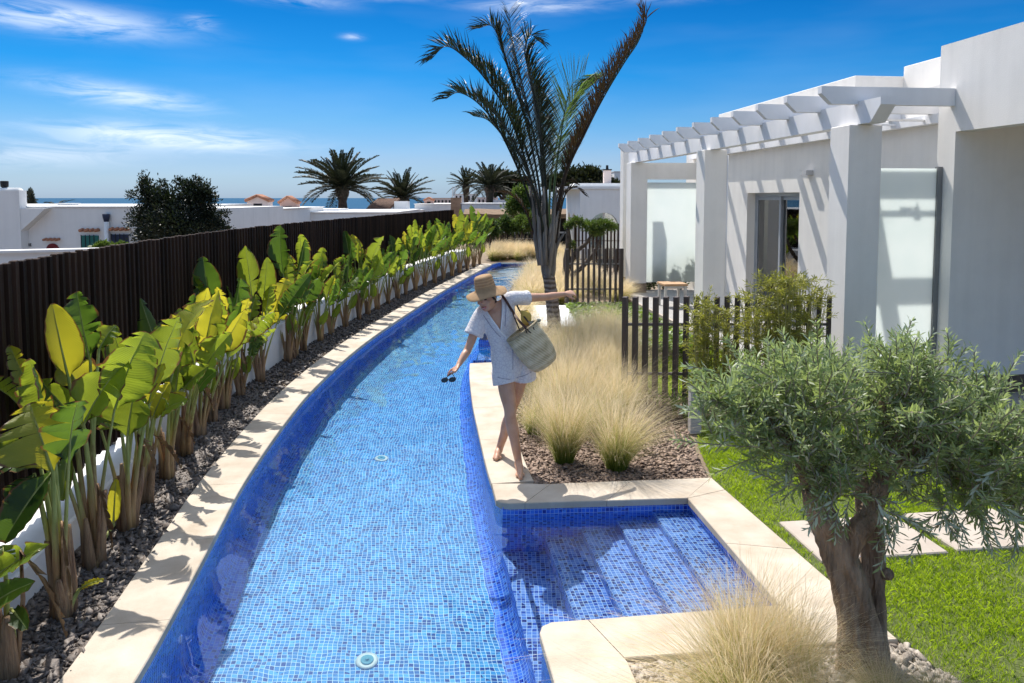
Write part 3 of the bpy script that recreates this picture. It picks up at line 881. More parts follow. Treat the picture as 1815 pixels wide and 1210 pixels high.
m_husk = simple('dry_sheath', (0.15, 0.075, 0.042), 0.85, scale=4, base2=(0.44, 0.29, 0.165), bump=0.7, bscale=20, stretch=(8, 8, 0.8), bdist=0.02)

def paddle(base, tip, half_w, normal, rng, splits=5, fold=0.30, bow=0.10, droop=0.10, gap=0.10, lod=1, lop=1.0):
    """one torn paddle blade; half_w is the half width"""
    base, tip, n = Vector(base), Vector(tip), Vector(normal)
    ax = tip - base; Ln = ax.length; t_ = ax.normalized()
    n = (n - t_ * n.dot(t_)); n = n.normalized() if n.length > 1e-4 else t_.orthogonal().normalized()
    s_ = n.cross(t_)
    def mid(t): return base + ax * t + n * (bow * Ln * 4 * t * (1 - t) * 0.5) - Vector((0, 0, 1)) * (droop * Ln * t * t)
    def prof(t): return half_w * (max(0.0, math.sin(PI * min(1, max(0, t)) ** 0.80)) ** 0.50) * (1 - 0.06 * t)
    g = MB()
    nq = 4 if lod else 3
    for side in (-1, 1):
        cuts = [0.0] + sorted(rng.uniform(0.12, 0.95) for _ in range(splits)) + [1.0]
        wside = 1.0 if side < 0 else lop
        for a, b in zip(cuts, cuts[1:]):
            if b - a < 0.02: continue
            k = max(2, int((b - a) * (12 if lod else 7)) + 1)
            tc_ = (a + b) / 2
            jf = rng.uniform(-0.30, 0.30) if splits > 2 else rng.uniform(-.08, .08)
            jd = rng.uniform(0.0, 0.28)
            gp_ = gap * rng.uniform(0.5, 1.8) if splits > 1 else 0.0
            short = rng.uniform(0.86, 1.03)
            vs_, fs_, us_ = [], [], []
            for i in range(k + 1):
                t = a + (b - a) * i / k
                for j in range(nq + 1):
                    q = j / nq
                    tt = t + q * 0.11 * (1 - t)
                    tt = tc_ + 0.11 * q * (1 - tc_) + (tt - tc_ - 0.11 * q * (1 - tc_)) * (1 - gp_ * q * q)
                    w = prof(t * 0.985 + 0.008) * q * wside * short
                    an = fold + jf * q + 0.25 * q * q
                    d = s_ * side * math.cos(an) + n * math.sin(an)
                    p = mid(min(1.03, tt)) + d * w - Vector((0, 0, 1)) * (jd * w * q)
                    p += n * (0.010 * math.sin(tt * 40 + side) * q)
                    vs_.append(p); us_.append((0.5 + 0.5 * q * side, t))
            for i in range(k):
                for j in range(nq):
                    a0 = i * (nq + 1) + j
                    fc = (a0, a0 + 1, a0 + nq + 2, a0 + nq + 1)
                    fs_.append(fc if side > 0 else fc[::-1])
            g.add(vs_, fs_, [[us_[x] for x in fc] for fc in fs_])
    return g, mid
def stalk_to(root, foot, base, mid, rng, r0=0.022, lean=None):
    foot, base = Vector(foot), Vector(base)
    h = base.z - foot.z
    pts, rad = [], []
    for i in range(7):
        t = i / 6
        p = foot.lerp(base, t ** 1.4)
        p.z = foot.z + (base.z - foot.z) * t
        pts.append(p); rad.append(r0 * (1.45 - 1.0 * t ** 0.55))
    for t in (0.3, 0.6, 0.92):
        pts.append(mid(t)); rad.append(r0 * (0.36 - 0.30 * t))
    return MB().tube(pts, rad, 7, uv=True).build('stalk', m_stalk, root, True)
def banana_foot(root, p, rng, k=4, h=0.42, rad=0.05):
    """fibrous base of old sheaths"""
    for i in range(k):
        a = rng.uniform(0, 2 * PI); o = Vector((math.cos(a), math.sin(a), 0)) * rad * rng.uniform(0.5, 1.1)
        hh = h * rng.uniform(0.55, 1.2)
        top = p + o * rng.uniform(1.2, 2.6) + Vector((0, 0, hh))
        pts = [p + o * 0.7 - Vector((0, 0, 0.05)), p + o + Vector((0, 0, hh * .3)), p.lerp(top, .7) + o * .2, top]
        MB().tube(pts, [0.042, 0.036, 0.024, rng.uniform(.008, .02)], 6, wob=0.12, rng=rng).build('sheath', m_husk, root, True)
GRP = 'paddle leaved plants along the dark fence'
def bed_point(px, py):
    p = gp(px, py, -0.03)
    y = p.y; lx = LX(y)
    return Vector((min(lx - 0.44, max(lx - 0.80, p.x)), y, -0.03))
def crown_leaves(t, p, H, rng, n, lod, hb0, hb1, fan=None, wr=1.0, lr=1.0, wts=(4, 1.1, 4.6)):
    fa = rng.uniform(-0.7, 0.7) if fan is None else fan
    fd = Vector((math.cos(fa), math.sin(fa), 0))
    for i in range(n):
        th = (-1 + 2 * (i + 0.5) / n) * R(40) + rng.uniform(-.12, .12)
        up = abs(th) / R(40)
        hb = H * rng.uniform(hb0, hb1) * (1 - 0.25 * up)
        Ln = H * rng.uniform(0.30, 0.46) * lr
        oo = fd * math.sin(th) + Vector((-fd.y, fd.x, 0)) * rng.uniform(-.22, .22)
        b = p + oo * hb * 0.55 + Vector((0, 0, hb))
        da = (oo * rng.uniform(0.8, 1.5) + Vector((0, 0, rng.uniform(0.8, 1.5)))).normalized()
        tp = b + da * Ln
        nm = Vector((rng.uniform(-.7, .7), -rng.uniform(.3, 1), rng.uniform(0, .6)))
        if rng.random() < 0.3: nm.y = -nm.y
        mt = rng.choices([m_paddle, m_paddle_y, m_paddle_d], wts)[0]
        g, mid = paddle(b, tp, Ln * rng.uniform(0.26, 0.38) * wr, nm, rng, rng.choice([2, 3, 4, 6, 8, 11]), gap=rng.choice([.10, .18, .30, .40]), lod=lod, bow=rng.uniform(-.1, .22), droop=rng.uniform(0, .22), lop=rng.uniform(.7, 1))
        g.build('leaf', mt, t, True)
        stalk_to(t, p + oo * 0.04, b, mid, rng, 0.016)
m_deadleaf = simple('dry_leaf', (0.13, 0.065, 0.03), 0.9, scale=9, base2=(0.42, 0.27, 0.13), bump=.5)
def dead_leaf(t, p, rng, H):
    """a dry brown leaf hanging folded beside the stems"""
    a = rng.uniform(-1.2, 1.2); o = Vector((math.cos(a), math.sin(a), 0))
    b = p + o * rng.uniform(.05, .10) + Vector((0, 0, H * rng.uniform(.42, .62)))
    tp = b + o * rng.uniform(.08, .2) - Vector((0, 0, H * rng.uniform(.2, .34)))
    g, mid = paddle(b, tp, rng.uniform(.03, .05), o + Vector((0, -.5, .3)), rng, 4, fold=1.0, gap=.35, lod=0)
    g.build('leaf', m_deadleaf, t, True)['label'] = 'dry brown hanging leaf'
    MB().tube([p + o * .03, p.lerp(b, .6) + o * .03, b, mid(.3)], [.014, .011, .008, .004], 6).build('stalk', m_husk, t, True)
def plant(px, py, label, leaves, seed, h_base=0.4, k=4, extra=2):
    """near plant with leaves placed one by one: (base px, base py, tip px, tip py, depth, depth of tip, half width m, normal, splits, material, lop)"""
    rng = random.Random(seed)
    p = bed_point(px, py)
    t = thing('banana_plant', p, label, 'plant', GRP)
    banana_foot(t, p, rng, k, h_base)
    for (bx, by, tx, ty, d0, d1, hw, nrm, sp, mt, lop) in leaves:
        b, tp = at(bx, by, d0), at(tx, ty, d1)
        g, mid = paddle(b, tp, hw, nrm, rng, sp, lop=lop, gap=0.26 if sp > 1 else 0.1)
        g.build('leaf', mt, t, True)
        a = rng.uniform(0, 2 * PI)
        stalk_to(t, p + Vector((math.cos(a) * .03, math.sin(a) * .03, 0)), b, mid, rng)
    crown_leaves(t, p, 1.52, rng, extra, 1, 0.62, 0.82, wts=(4, 3.5, 1.6))
    dead_leaf(t, p, rng, 1.3)
    return t
V3 = Vector
Y, G, D = m_paddle_y, m_paddle, m_paddle_d
plant(16, 1196, 'cut off paddle leaved plant in the bottom left corner', [
    (-25, 1040, 88, 950, 3.70, 3.70, .11, V3((.1, -.5, .8)), 2, G, .9),
    (-30, 1085, 62, 1020, 3.62, 3.62, .12, V3((0, -.6, .8)), 1, D, .8),
    (10, 1020, 5, 960, 3.75, 3.8, .10, V3((.4, -.8, .3)), 3, G, 1),
    (20, 1080, 48, 1110, 3.7, 3.6, .06, V3((.4, -.6, .5)), 0, D, 1)], 11, 0.35, 5, 0)
plant(112, 1092, 'nearest full paddle leaved plant, with a yellow leaf torn into broad lobes', [
    (94, 838, 52, 700, 4.05, 4.15, .235, V3((.42, -.85, .25)), 3, Y, 1.0),
    (92, 835, 6, 950, 4.1, 3.95, .14, V3((.3, -.5, .7)), 0, D, .8),
    (72, 828, -25, 790, 4.15, 4.1, .15, V3((.1, -.5, .85)), 3, G, 1.0),
    (95, 780, 15, 590, 4.45, 4.55, .11, V3((.35, -.9, .25)), 6, Y, .7),
    (140, 1045, 186, 1022, 4.25, 4.25, .04, V3((0, -.5, .85)), 0, Y, .8),
    (60, 840, 30, 900, 4.1, 4.0, .12, V3((.3, -.8, .3)), 2, D, 1)], 12, 0.45, 6, 2)
plant(166, 1004, 'paddle leaved plant with one broad whole yellow leaf standing upright', [
    (122, 672, 92, 522, 4.85, 4.85, .20, V3((.35, -.9, .15)), 0, Y, .42),
    (148, 752, 226, 622, 4.70, 4.80, .21, V3((-.15, -.9, .4)), 3, G, .9),
    (160, 640, 136, 502, 5.15, 5.2, .16, V3((.2, -.95, .2)), 8, D, 1),
    (175, 620, 205, 570, 5.2, 5.3, .12, V3((.1, -.8, .5)), 6, G, 1),
    (150, 760, 70, 660, 4.8, 4.8, .16, V3((.1, -.9, .3)), 4, G, 1),
    (120, 800, 110, 880, 4.7, 4.6, .06, V3((.4, -.8, .2)), 1, G, 1),
    (201, 931, 206, 838, 5.0, 5.0, .062, V3((.3, -.9, .1)), 0, Y, .9)], 13, 0.42, 6)
plant(226, 940, 'paddle leaved plant with a grey green fan of lobes rimmed in yellow', [
    (226, 775, 243, 665, 5.10, 5.15, .23, V3((.1, -.9, .3)), 4, G, 1.0),
    (262, 720, 292, 636, 5.3, 5.35, .085, V3((-.2, -.9, .2)), 0, Y, .9),
    (240, 720, 210, 610, 5.35, 5.4, .15, V3((.2, -.9, .3)), 4, D, 1),
    (215, 760, 160, 690, 5.2, 5.2, .14, V3((.2, -.8, .5)), 3, G, 1),
    (255, 700, 250, 590, 5.5, 5.6, .14, V3((0, -.9, .2)), 6, G, 1)], 14, 0.45, 5)
plant(258, 892, 'paddle leaved plant whose orange tipped leaves lean over the low wall', [
    (270, 745, 302, 668, 5.6, 5.6, .12, V3((-.1, -.9, .3)), 2, Y, .8),
    (262, 700, 285, 570, 5.75, 5.8, .17, V3((.2, -.9, .2)), 6, G, 1),
    (275, 740, 335, 700, 5.65, 5.6, .12, V3((0, -.6, .8)), 2, G, 1),
    (250, 720, 225, 640, 5.8, 5.8, .13, V3((.2, -.9, .2)), 3, D, 1)], 15, 0.42, 5)
plant(296, 850, 'paddle leaved plant with a dead forked sheath beside the wall step', [
    (310, 700, 330, 585, 6.15, 6.2, .17, V3((.1, -.9, .3)), 4, G, 1),
    (305, 690, 285, 560, 6.2, 6.3, .16, V3((.2, -.95, .1)), 5, D, 1),
    (325, 690, 372, 640, 6.1, 6.1, .14, V3((0, -.7, .6)), 2, G, 1),
    (300, 720, 330, 690, 6.1, 6.0, .10, V3((.2, -.8, .4)), 1, Y, 1)], 16, 0.4, 5)
plant(328, 808, 'paddle leaved plant with a tall curled yellow green blade at its top', [
    (362, 640, 388, 500, 6.5, 6.55, .21, V3((-.2, -.9, .2)), 2, Y, .55),
    (345, 650, 320, 545, 6.5, 6.6, .16, V3((.2, -.9, .2)), 5, G, 1),
    (360, 660, 410, 580, 6.4, 6.4, .16, V3((0, -.8, .5)), 3, G, 1),
    (340, 680, 300, 620, 6.45, 6.4, .12, V3((.2, -.9, .3)), 2, D, 1),
    (352, 690, 385, 650, 6.3, 6.2, .12, V3((.1, -.7, .6)), 1, D, 1)], 17, 0.45, 5)

def auto_plant(px, py, H, seed, label, n=7, lod=1, fan=None):
    rng = random.Random(seed)
    p = bed_point(px, py)
    t = thing('banana_plant', p, label, 'plant', GRP)
    banana_foot(t, p, rng, 3 if lod else 2, 0.38 * H / 1.6, 0.045)
    crown_leaves(t, p, H, rng, n, lod, 0.40, 0.74, fan, 0.84 if lod else 0.72, 0.95 if lod else 0.88)
    if rng.random() < .5: dead_leaf(t, p, rng, H * .8)
    # young low leaf
    if rng.random() < 0.55:
        b = p + Vector((rng.uniform(-.05, .12), rng.uniform(-.1, .05), H * .2)); tp = b + Vector((rng.uniform(-.1, .2), rng.uniform(-.1, .1), H * .2))
        g, mid = paddle(b, tp, H * .055, Vector((.3, -.9, .2)), rng, 0, lod=lod)
        g.build('leaf', m_paddle, t, True); stalk_to(t, p, b, mid, rng, .012)
    return t
row = [(354, 775, 1.35), (376, 749, 1.50), (398, 726, 1.40), (420, 702, 1.45), (441, 676, 1.60), (472, 641, 1.75), (500, 632, 1.35), (516, 622, 1.80), (539, 605, 1.35), (559, 593, 1.55),
       (588, 579, 1.50), (613, 566, 1.85), (632, 557, 1.65), (655, 549, 1.55), (678, 538, 1.60), (699, 529, 1.75), (717, 522, 1.55), (736, 515, 1.80), (753, 508, 1.50), (770, 502, 1.7),
       (786, 496, 1.65), (801, 490, 1.8), (815, 484, 1.75), (828, 479, 1.9), (840, 473, 1.8), (850, 469, 1.7)]
ordn = 'eighth ninth tenth eleventh twelfth thirteenth fourteenth fifteenth sixteenth seventeenth eighteenth nineteenth'.split()
back_ord = ['last', 'second last', 'third from last', 'fourth from last', 'fifth from last', 'sixth from last', 'seventh from last', 'eighth from last', 'ninth from last', 'tenth from last', 'eleventh from last', 'twelfth from last', 'thirteenth from last', 'fourteenth from last', 'fifteenth from last']
for i, (px, py, H) in enumerate(row):
    if i < 12: lab = 'paddle leaved plant under the dark fence, ' + ordn[i] + ' of the row counted from the near end'
    else: lab = 'paddle leaved plant under the dark fence, ' + back_ord[len(row) - 1 - i] + ' of the row towards the sea'
    auto_plant(px, py, H * random.Random(900 + i).uniform(.90, 1.16), 100 + i, lab, 7 if i < 8 else 9, 1 if i < 8 else 0)
# ================================================================== RIGHT: the villa and its pergola (local u = x across, v = y along the building)
m_plinth = simple('brown_plinth', (0.13, 0.095, 0.075), 0.8, scale=5, var=0.2, bump=0.3)
m_alu = simple('grey_aluminium', (0.34, 0.36, 0.39), 0.4, var=0.06, spec=0.5)
m_steel = simple('grey_post', (0.22, 0.22, 0.215), 0.5, var=0.1)
m_terr = simple('terrace_tile', (0.34, 0.33, 0.32), 0.7, scale=3, var=0.12, bump=0.1)
m_curtain = simple('pale_curtain', (0.62, 0.60, 0.55), 0.9, var=0.06)
m_interior = simple('interior_wall', (0.62, 0.61, 0.58), 0.9, var=0.05)
m_frost, nt = new_mat('frosted_glass')
co = N(nt, 'ShaderNodeTexCoord').outputs['Object']
nz = N(nt, 'ShaderNodeTexNoise', {'Vector': co, 'Scale': 3.0, 'Detail': 4.0}).outputs[0]
cc = RAMP(nt, nz, [(0.3, (0.86, 0.91, 0.90)), (0.7, (0.90, 0.94, 0.93))])
tl = N(nt, 'ShaderNodeBsdfTranslucent', {'Color': cc})
pr = N(nt, 'ShaderNodeBsdfPrincipled', {'Base Color': (0.55, 0.60, 0.60, 1), 'Roughness': 0.25, 'Specular IOR Level': 0.5})
out(nt, N(nt, 'ShaderNodeMixShader', {0: 0.78, 1: pr.outputs[0], 2: tl.outputs[0]}).outputs[0])
m_pane, nt = new_mat('window_pane')
fz = N(nt, 'ShaderNodeFresnel', {'IOR': 1.55})
tr = N(nt, 'ShaderNodeBsdfTransparent', {'Color': (0.72, 0.80, 0.80, 1)})
gl = N(nt, 'ShaderNodeBsdfGlossy', {'Color': (1, 1, 1, 1), 'Roughness': 0.02})
out(nt, N(nt, 'ShaderNodeMixShader', {0: MATH(nt, 'MULTIPLY_ADD', fz.outputs[0], 1.0, 0.16), 1: tr.outputs[0], 2: gl.outputs[0]}).outputs[0])
VO = Vector((3.87, 8.55, 0.0)); VR = R(6.53)
villa = thing('villa', VO, 'white rendered villa with pergola, frosted screens and a recessed porch, on the right', 'house', rz=VR)
def vw(u, v, z=0.0):
    c, s = math.cos(VR), math.sin(VR)
    return Vector((VO.x + u * c - v * s, VO.y + u * s + v * c, z))
def bevbox(x0, x1, y0, y1, z0, z1, e=0.008):
    g = MB(); rg = []
    for k, z in ((e, z0), (0, z0 + e), (0, z1 - e), (e, z1)):
        rg.append([Vector((x0 + k, y0 + k, z)), Vector((x1 - k, y0 + k, z)), Vector((x1 - k, y1 - k, z)), Vector((x0 + k, y1 - k, z))])
    return g.rings(rg, True)
# main wall with the sliding door opening
w = MB()
w.box(1.73, 2.00, 0.285, 4.40, -0.04, 3.72); w.box(1.73, 2.00, 6.55, 10.2, -0.04, 3.72); w.box(1.73, 2.00, 4.40, 6.55, 2.45, 3.72)
w.box(2.00, 6.0, 9.95, 10.2, -0.04, 3.72); w.box(5.75, 6.0, 0.285, 9.95, -0.04, 3.72)
w.build('wall', m_villa, villa)
MB().box(1.735, 5.995, 0.286, 10.195, 3.72, 3.80).build('roof', m_villa, villa)
bevbox(2.2, 5.9, 3.55, 9.3, 3.80, 4.36).build('parapet', m_villa, villa)
bevbox(3.05, 5.9, 0.9, 3.55, 3.80, 4.52).build('parapet', m_villa, villa)
MB().box(2.01, 5.74, 0.29, 9.94, 0.02, 0.06).build('room_floor', m_interior, villa)
MB().box(3.0, 3.05, 3.4, 9.9, 0.06, 3.7).build('room_wall', m_interior, villa)
# porch block: end wall facing the lawn, fascia over the opening
e = MB(); e.box(1.30, 6.0, -0.02, 0.28, 0.23, 4.16); e.build('end_wall', m_villa, villa)
MB().box(1.304, 6.0, -0.032, 0.28, -0.05, 0.229).build('plinth', m_plinth, villa)
MB().box(1.30, 1.50, -4.2, -0.021, 3.12, 4.16).build('fascia', m_villa, villa)
MB().box(1.50, 6.0, -4.2, -0.021, 3.42, 3.60).build('porch_ceiling', m_villa, villa)
MB().box(5.8, 6.0, -4.2, -0.022, -0.05, 3.42).build('porch_wall', m_villa, villa)
MB().box(1.30, 1.5, -4.4, -4.2, -0.05, 4.16).build('porch_pier', m_villa, villa)
MB().box(1.30, 6.0, -4.2, -0.033, -0.05, 0.02).build('porch_floor', m_terr, villa)
# columns
for i, v in enumerate((0.0, 4.45, 9.15)):
    c = bevbox(0.0, 0.40, v, v + 0.40, 0.30, 3.19).build('column', m_villa, villa)
    if i == 0: c['label'] = 'widest looking column, nearest the porch'
    MB().box(-0.004, 0.404, v - 0.004, v + 0.404, -0.05, 0.30).build('plinth', m_plinth, villa)
bevbox(0.20, 0.46, 10.6, 10.9, 0.3, 3.70).build('pier', m_villa, villa)
MB().box(0.196, 0.464, 10.596, 10.904, -0.05, 0.30).build('plinth', m_plinth, villa)
# beam on the columns with raking end
g = MB()
poly = [(-0.42, 3.452), (-0.42, 3.37), (-0.24, 3.192), (9.75, 3.192), (9.75, 3.452)]
n = len(poly)
g.add([(0.10, y, z) for y, z in poly] + [(0.28, y, z) for y, z in poly], [tuple(range(n)), tuple(range(2 * n - 1, n - 1, -1))] + [(i, n + i, n + (i + 1) % n, (i + 1) % n) for i in range(n)])
g.build('beam', m_beamwhite, villa, weld=True)
# rafters: chamfered outer tips, notched over the beam
def rafter_mesh(u1):
    g = MB()
    poly = [(-0.35, 3.62), (-0.35, 3.54), (-0.22, 3.42), (0.098, 3.42), (0.098, 3.454), (0.282, 3.454), (0.282, 3.42), (u1, 3.42), (u1, 3.62)]
    n = len(poly)
    g.add([(x, 0.0, z) for x, z in poly] + [(x, 0.085, z) for x, z in poly], [tuple(range(n)), tuple(range(2 * n - 1, n - 1, -1))] + [(i, n + i, n + (i + 1) % n, (i + 1) % n) for i in range(n)])
    return g
o = rafter_mesh(1.727).build('rafter', m_beamwhite, weld=True); raf = o.data; bpy.data.objects.remove(o)
rafter_mesh(1.30 - .003).build('rafter', m_beamwhite, villa, weld=True).location = (0, 0.0, 0)
for i in range(1, 12):
    link_mesh('rafter', raf, villa, (0, 0.815 * i, 0))
MB().box(1.60, 1.727, 0.29, 9.7, 3.30, 3.417).build('ledger', m_beamwhite, villa)
# awning tracks under the near bays and their dark clamp
MB().box(0.30, 1.72, 0.95, 0.985, 3.34, 3.365).box(0.30, 1.72, 1.55, 1.585, 3.34, 3.365).build('awning_track', m_beamwhite, villa)
m_black = simple('black_plastic', (0.02, 0.02, 0.022), 0.5, var=0.1)
MB().box(0.72, 0.80, 0.90, 0.96, 3.26, 3.33).tube([(0.76, 0.93, 3.33), (0.76, 0.93, 3.41)], 0.012, 6).tube([(0.55, 0.9, 3.30), (0.62, 0.92, 3.33), (0.70, 0.93, 3.345)], 0.016, 6).build('awning_clamp', m_black, villa)
for v in (5.3, 6.9): MB().box(0.55, 0.63, v, v + .05, 3.30, 3.36).build('awning_clamp', m_black, villa)
# frosted privacy screens with steel posts
s1 = MB().box(0.405, 1.235, 0.190, 0.204, 0.24, 2.70).build('privacy_screen', m_frost, villa)
MB().box(1.238, 1.296, 0.165, 0.225, -0.04, 2.72).build('screen_post', m_steel, villa)
MB().box(0.405, 1.725, 9.36, 9.374, 0.30, 2.72).build('privacy_screen', m_frost, villa)
MB().box(0.403, 1.727, 9.18, 9.52, 2.80, 3.186).build('lintel', m_villa, villa)
# sliding door: frame, two leaves, panes, curtain
fr = MB()
fr.box(1.90, 1.97, 4.403, 4.46, 0.06, 2.447).box(1.90, 1.97, 6.49, 6.547, 0.06, 2.447).box(1.90, 1.97, 4.461, 6.489, 2.38, 2.447).box(1.90, 1.97, 4.461, 6.489, 0.06, 0.12)
sd = fr.build('sliding_door', m_alu, villa)
for (a, b, u) in ((4.465, 5.50, 1.945), (5.44, 6.485, 1.905)):
    l = MB()
    l.box(u, u + .03, a, a + .065, .125, 2.375).box(u, u + .03, b - .065, b, .125, 2.375).box(u, u + .03, a + .066, b - .066, 2.31, 2.375).box(u, u + .03, a + .066, b - .066, .125, .20)
    l.build('leaf_frame', m_alu, sd)
    MB().box(u + .012, u + .018, a + .066, b - .066, .2, 2.31).build('pane', m_pane, sd)
cu = MB()
pts = [(2.12 + 0.035 * math.sin(k * 1.5), 5.55 + k * 0.03) for k in range(32)]
for a, b in zip(pts, pts[1:]): cu.add([(a[0], a[1], .08), (b[0], b[1], .08), (b[0], b[1], 2.4), (a[0], a[1], 2.4)], [(0, 1, 2, 3)])
cu.build('curtain', m_curtain, sd, True)
# the disc reflected in the door glass is a white ball, below
# wall lamp, downpipe
MB().box(1.60, 1.728, 3.95, 4.13, 2.74, 2.82).build('wall_lamp', simple('lamp_grey', (0.45, 0.45, 0.46), 0.5, var=0.05), villa)
MB().tube([(0.425, 4.48, 0.0), (0.425, 4.48, 3.1)], 0.018, 8).build('downpipe', m_beamwhite, villa, True)
# terrace slab
tr_ = MB(); c4 = [vw(-0.28, 0.41), vw(1.729, 0.41), vw(1.729, 9.7), vw(-0.28, 9.7)]
tag(tr_.prism([(p.x, p.y) for p in c4], -0.04, 0.075).build('terrace', m_terr), kind='structure')
g = MB(); MB
c4 = [vw(-0.34, 0.41), vw(-0.283, 0.41), vw(-0.283, 9.7), vw(-0.34, 9.7)]
tag(MB().prism([(p.x, p.y) for p in c4], -0.04, 0.085).build('terrace_kerb', m_paver), kind='structure')
# paved strip in front of the porch
c4 = [vw(0.2, -4.4), vw(1.298, -4.4), vw(1.298, -0.5), vw(0.9, -0.5)]

# white ball and cord added behind the glass for a reflected disc
m_disc = simple('disc_white', (0.85, 0.84, 0.80), 0.8, var=0.04)
lp = vw(2.75, 4.95, 2.12)
t = thing('reflected_disc', lp, 'round white ball standing in for a disc reflected in the sliding glass door', 'reflected disc')
MB().ball(lp, 0.21, 0.21, 0.20, 18, 12).build('disc_ball', m_disc, t, True)
MB().tube([lp + Vector((0, 0, .2)), lp + Vector((0, 0, 1.5))], 0.006, 6).build('added_cord', m_black, t)

# stool on the terrace
m_wood = simple('warm_wood', (0.42, 0.24, 0.12), 0.5, scale=3, base2=(0.56, 0.36, 0.20), stretch=(1, 12, 1))
m_legpaint = simple('pale_leg_paint', (0.55, 0.53, 0.49), 0.5, var=0.08)
tp = vw(0.28, 6.9, 0.075)
t = thing('side_table', tp, 'small square side table with wooden top on the villa terrace', 'table', rz=VR)
bevbox(-.25, .25, -.25, .25, .455, .50, .006).build('tabletop', m_wood, t)
for sx in (-1, 1):
    for sy in (-1, 1):
        bevbox(sx * .21 - .025, sx * .21 + .025, sy * .21 - .025, sy * .21 + .025, 0, .454, .003).build('leg', m_legpaint, t)
MB().box(-.18, .18, -.22, -.20, .40, .452).box(-.18, .18, .20, .22, .40, .452).build('apron', m_legpaint, t)

# ------------------------------------------------------------------ slat fences on the right
m_slat = simple('grey_brown_timber', (0.050, 0.038, 0.034), 0.6, scale=1.5, base2=(0.105, 0.078, 0.068), bump=0.3, bscale=25, stretch=(8, 8, 0.6), objvar=0.2)
m_rail = simple('fence_rail_steel', (0.16, 0.145, 0.14), 0.45, var=0.1)
def picket(label, x0, x1, y, z0, z1, pitch, w, dp, rails, rot=0.0, postw=None, mat=None, dz=0.0):
    t = thing('slat_fence', (x0, y, 0), label, 'fence')
    n = max(2, round((x1 - x0) / pitch))
    b = MB(); rg = []; e = 0.004
    for k, z in ((0, 0), (0, z1 - z0 - e), (e, z1 - z0)):
        rg.append([Vector((sx * (w / 2 - k), sy * (dp / 2 - k), z)) for sx, sy in ((-1, -1), (1, -1), (1, 1), (-1, 1))])
    b.rings(rg, True); o = b.build('slat', mat or m_slat); me = o.data; bpy.data.objects.remove(o)
    rg_ = random.Random(int(x0 * 1000))
    for i in range(n + 1):
        x = (x1 - x0) * i / n
        end = i in (0, n) and postw
        o = link_mesh('post' if end else 'slat', me, t, (x, 0, z0 + rg_.uniform(-.006, .006)))
        o.rotation_euler = (0, 0, rot + rg_.uniform(-.02, .02))
        if end: o.scale = (postw / w, postw / dp, 1.0)
    for z in rails:
        MB().box(0.0, x1 - x0, dp * 0.1 - .012, dp * 0.1 + .012, z, z + .03).build('rail', m_rail, t, org=(0, 0, 0))
    return t
picket('near brown slat fence behind the feather grass and bamboo', 1.285, 3.60, 8.33, -0.05, 1.235, 0.1165, 0.052, 0.085, (0.90, 0.33), R(-24))
picket('middle slat fence with pale rails behind the palm trunk', 1.17, 2.33, 15.72, -0.05, 1.27, 0.114, 0.042, 0.05, (0.93, 0.39), R(15), 0.075)
picket('dark slat fence behind the small gnarled olive, before the arched house', 2.05, 3.55, 23.9, -0.05, 1.52, 0.115, 0.05, 0.05, (0.95, 0.35), 0.0, 0.08, m_dark)
picket('farthest dark fence of thin bars at the end of the pool', 0.12, 1.15, 29.8, -0.05, 0.88, 0.13, 0.025, 0.025, (0.70, 0.42, 0.10), 0.0, 0.05, m_post)
# short grey post
p = gp(1231, 766, -0.03)
t = thing('garden_post', p, 'short plain grey post standing in the mulch by the fence corner', 'post')
g = MB(); rg = []
for k, z in ((0, 0), (0, .44), (.008, .45)):
    rg.append([Vector((sx * (.055 - k), sy * (.055 - k), z)) for sx, sy in ((-1, -1), (1, -1), (1, 1), (-1, 1))])
g.rings(rg, True).build('post_body', simple('post_grey', (0.36, 0.36, 0.375), 0.6, var=0.06, bump=.1), t, org=(0, 0, 0))
MB().box(-.065, .065, -.065, .065, .451, .463).build('cap', m_steel, t, org=(0, 0, 0))
# white sun platform among the grasses
c = (1.20, 14.4)
t = thing('sun_platform', (c[0], c[1], 0), 'low pale blue white lounging platform behind the palm trunk', 'platform')
m_matt = simple('pale_cushion', (0.80, 0.83, 0.84), 0.8, var=0.03, bump=.15, bscale=20)
bevbox(-1.05, 1.05, -1.25, 1.25, 0.0, 0.07, .02).build('cushion', m_matt, t, True, org=(0, 0, 0))
bevbox(-.98, .98, -1.18, 1.18, -0.045, -0.001, .006).build('base', m_white, t, org=(0, 0, 0))
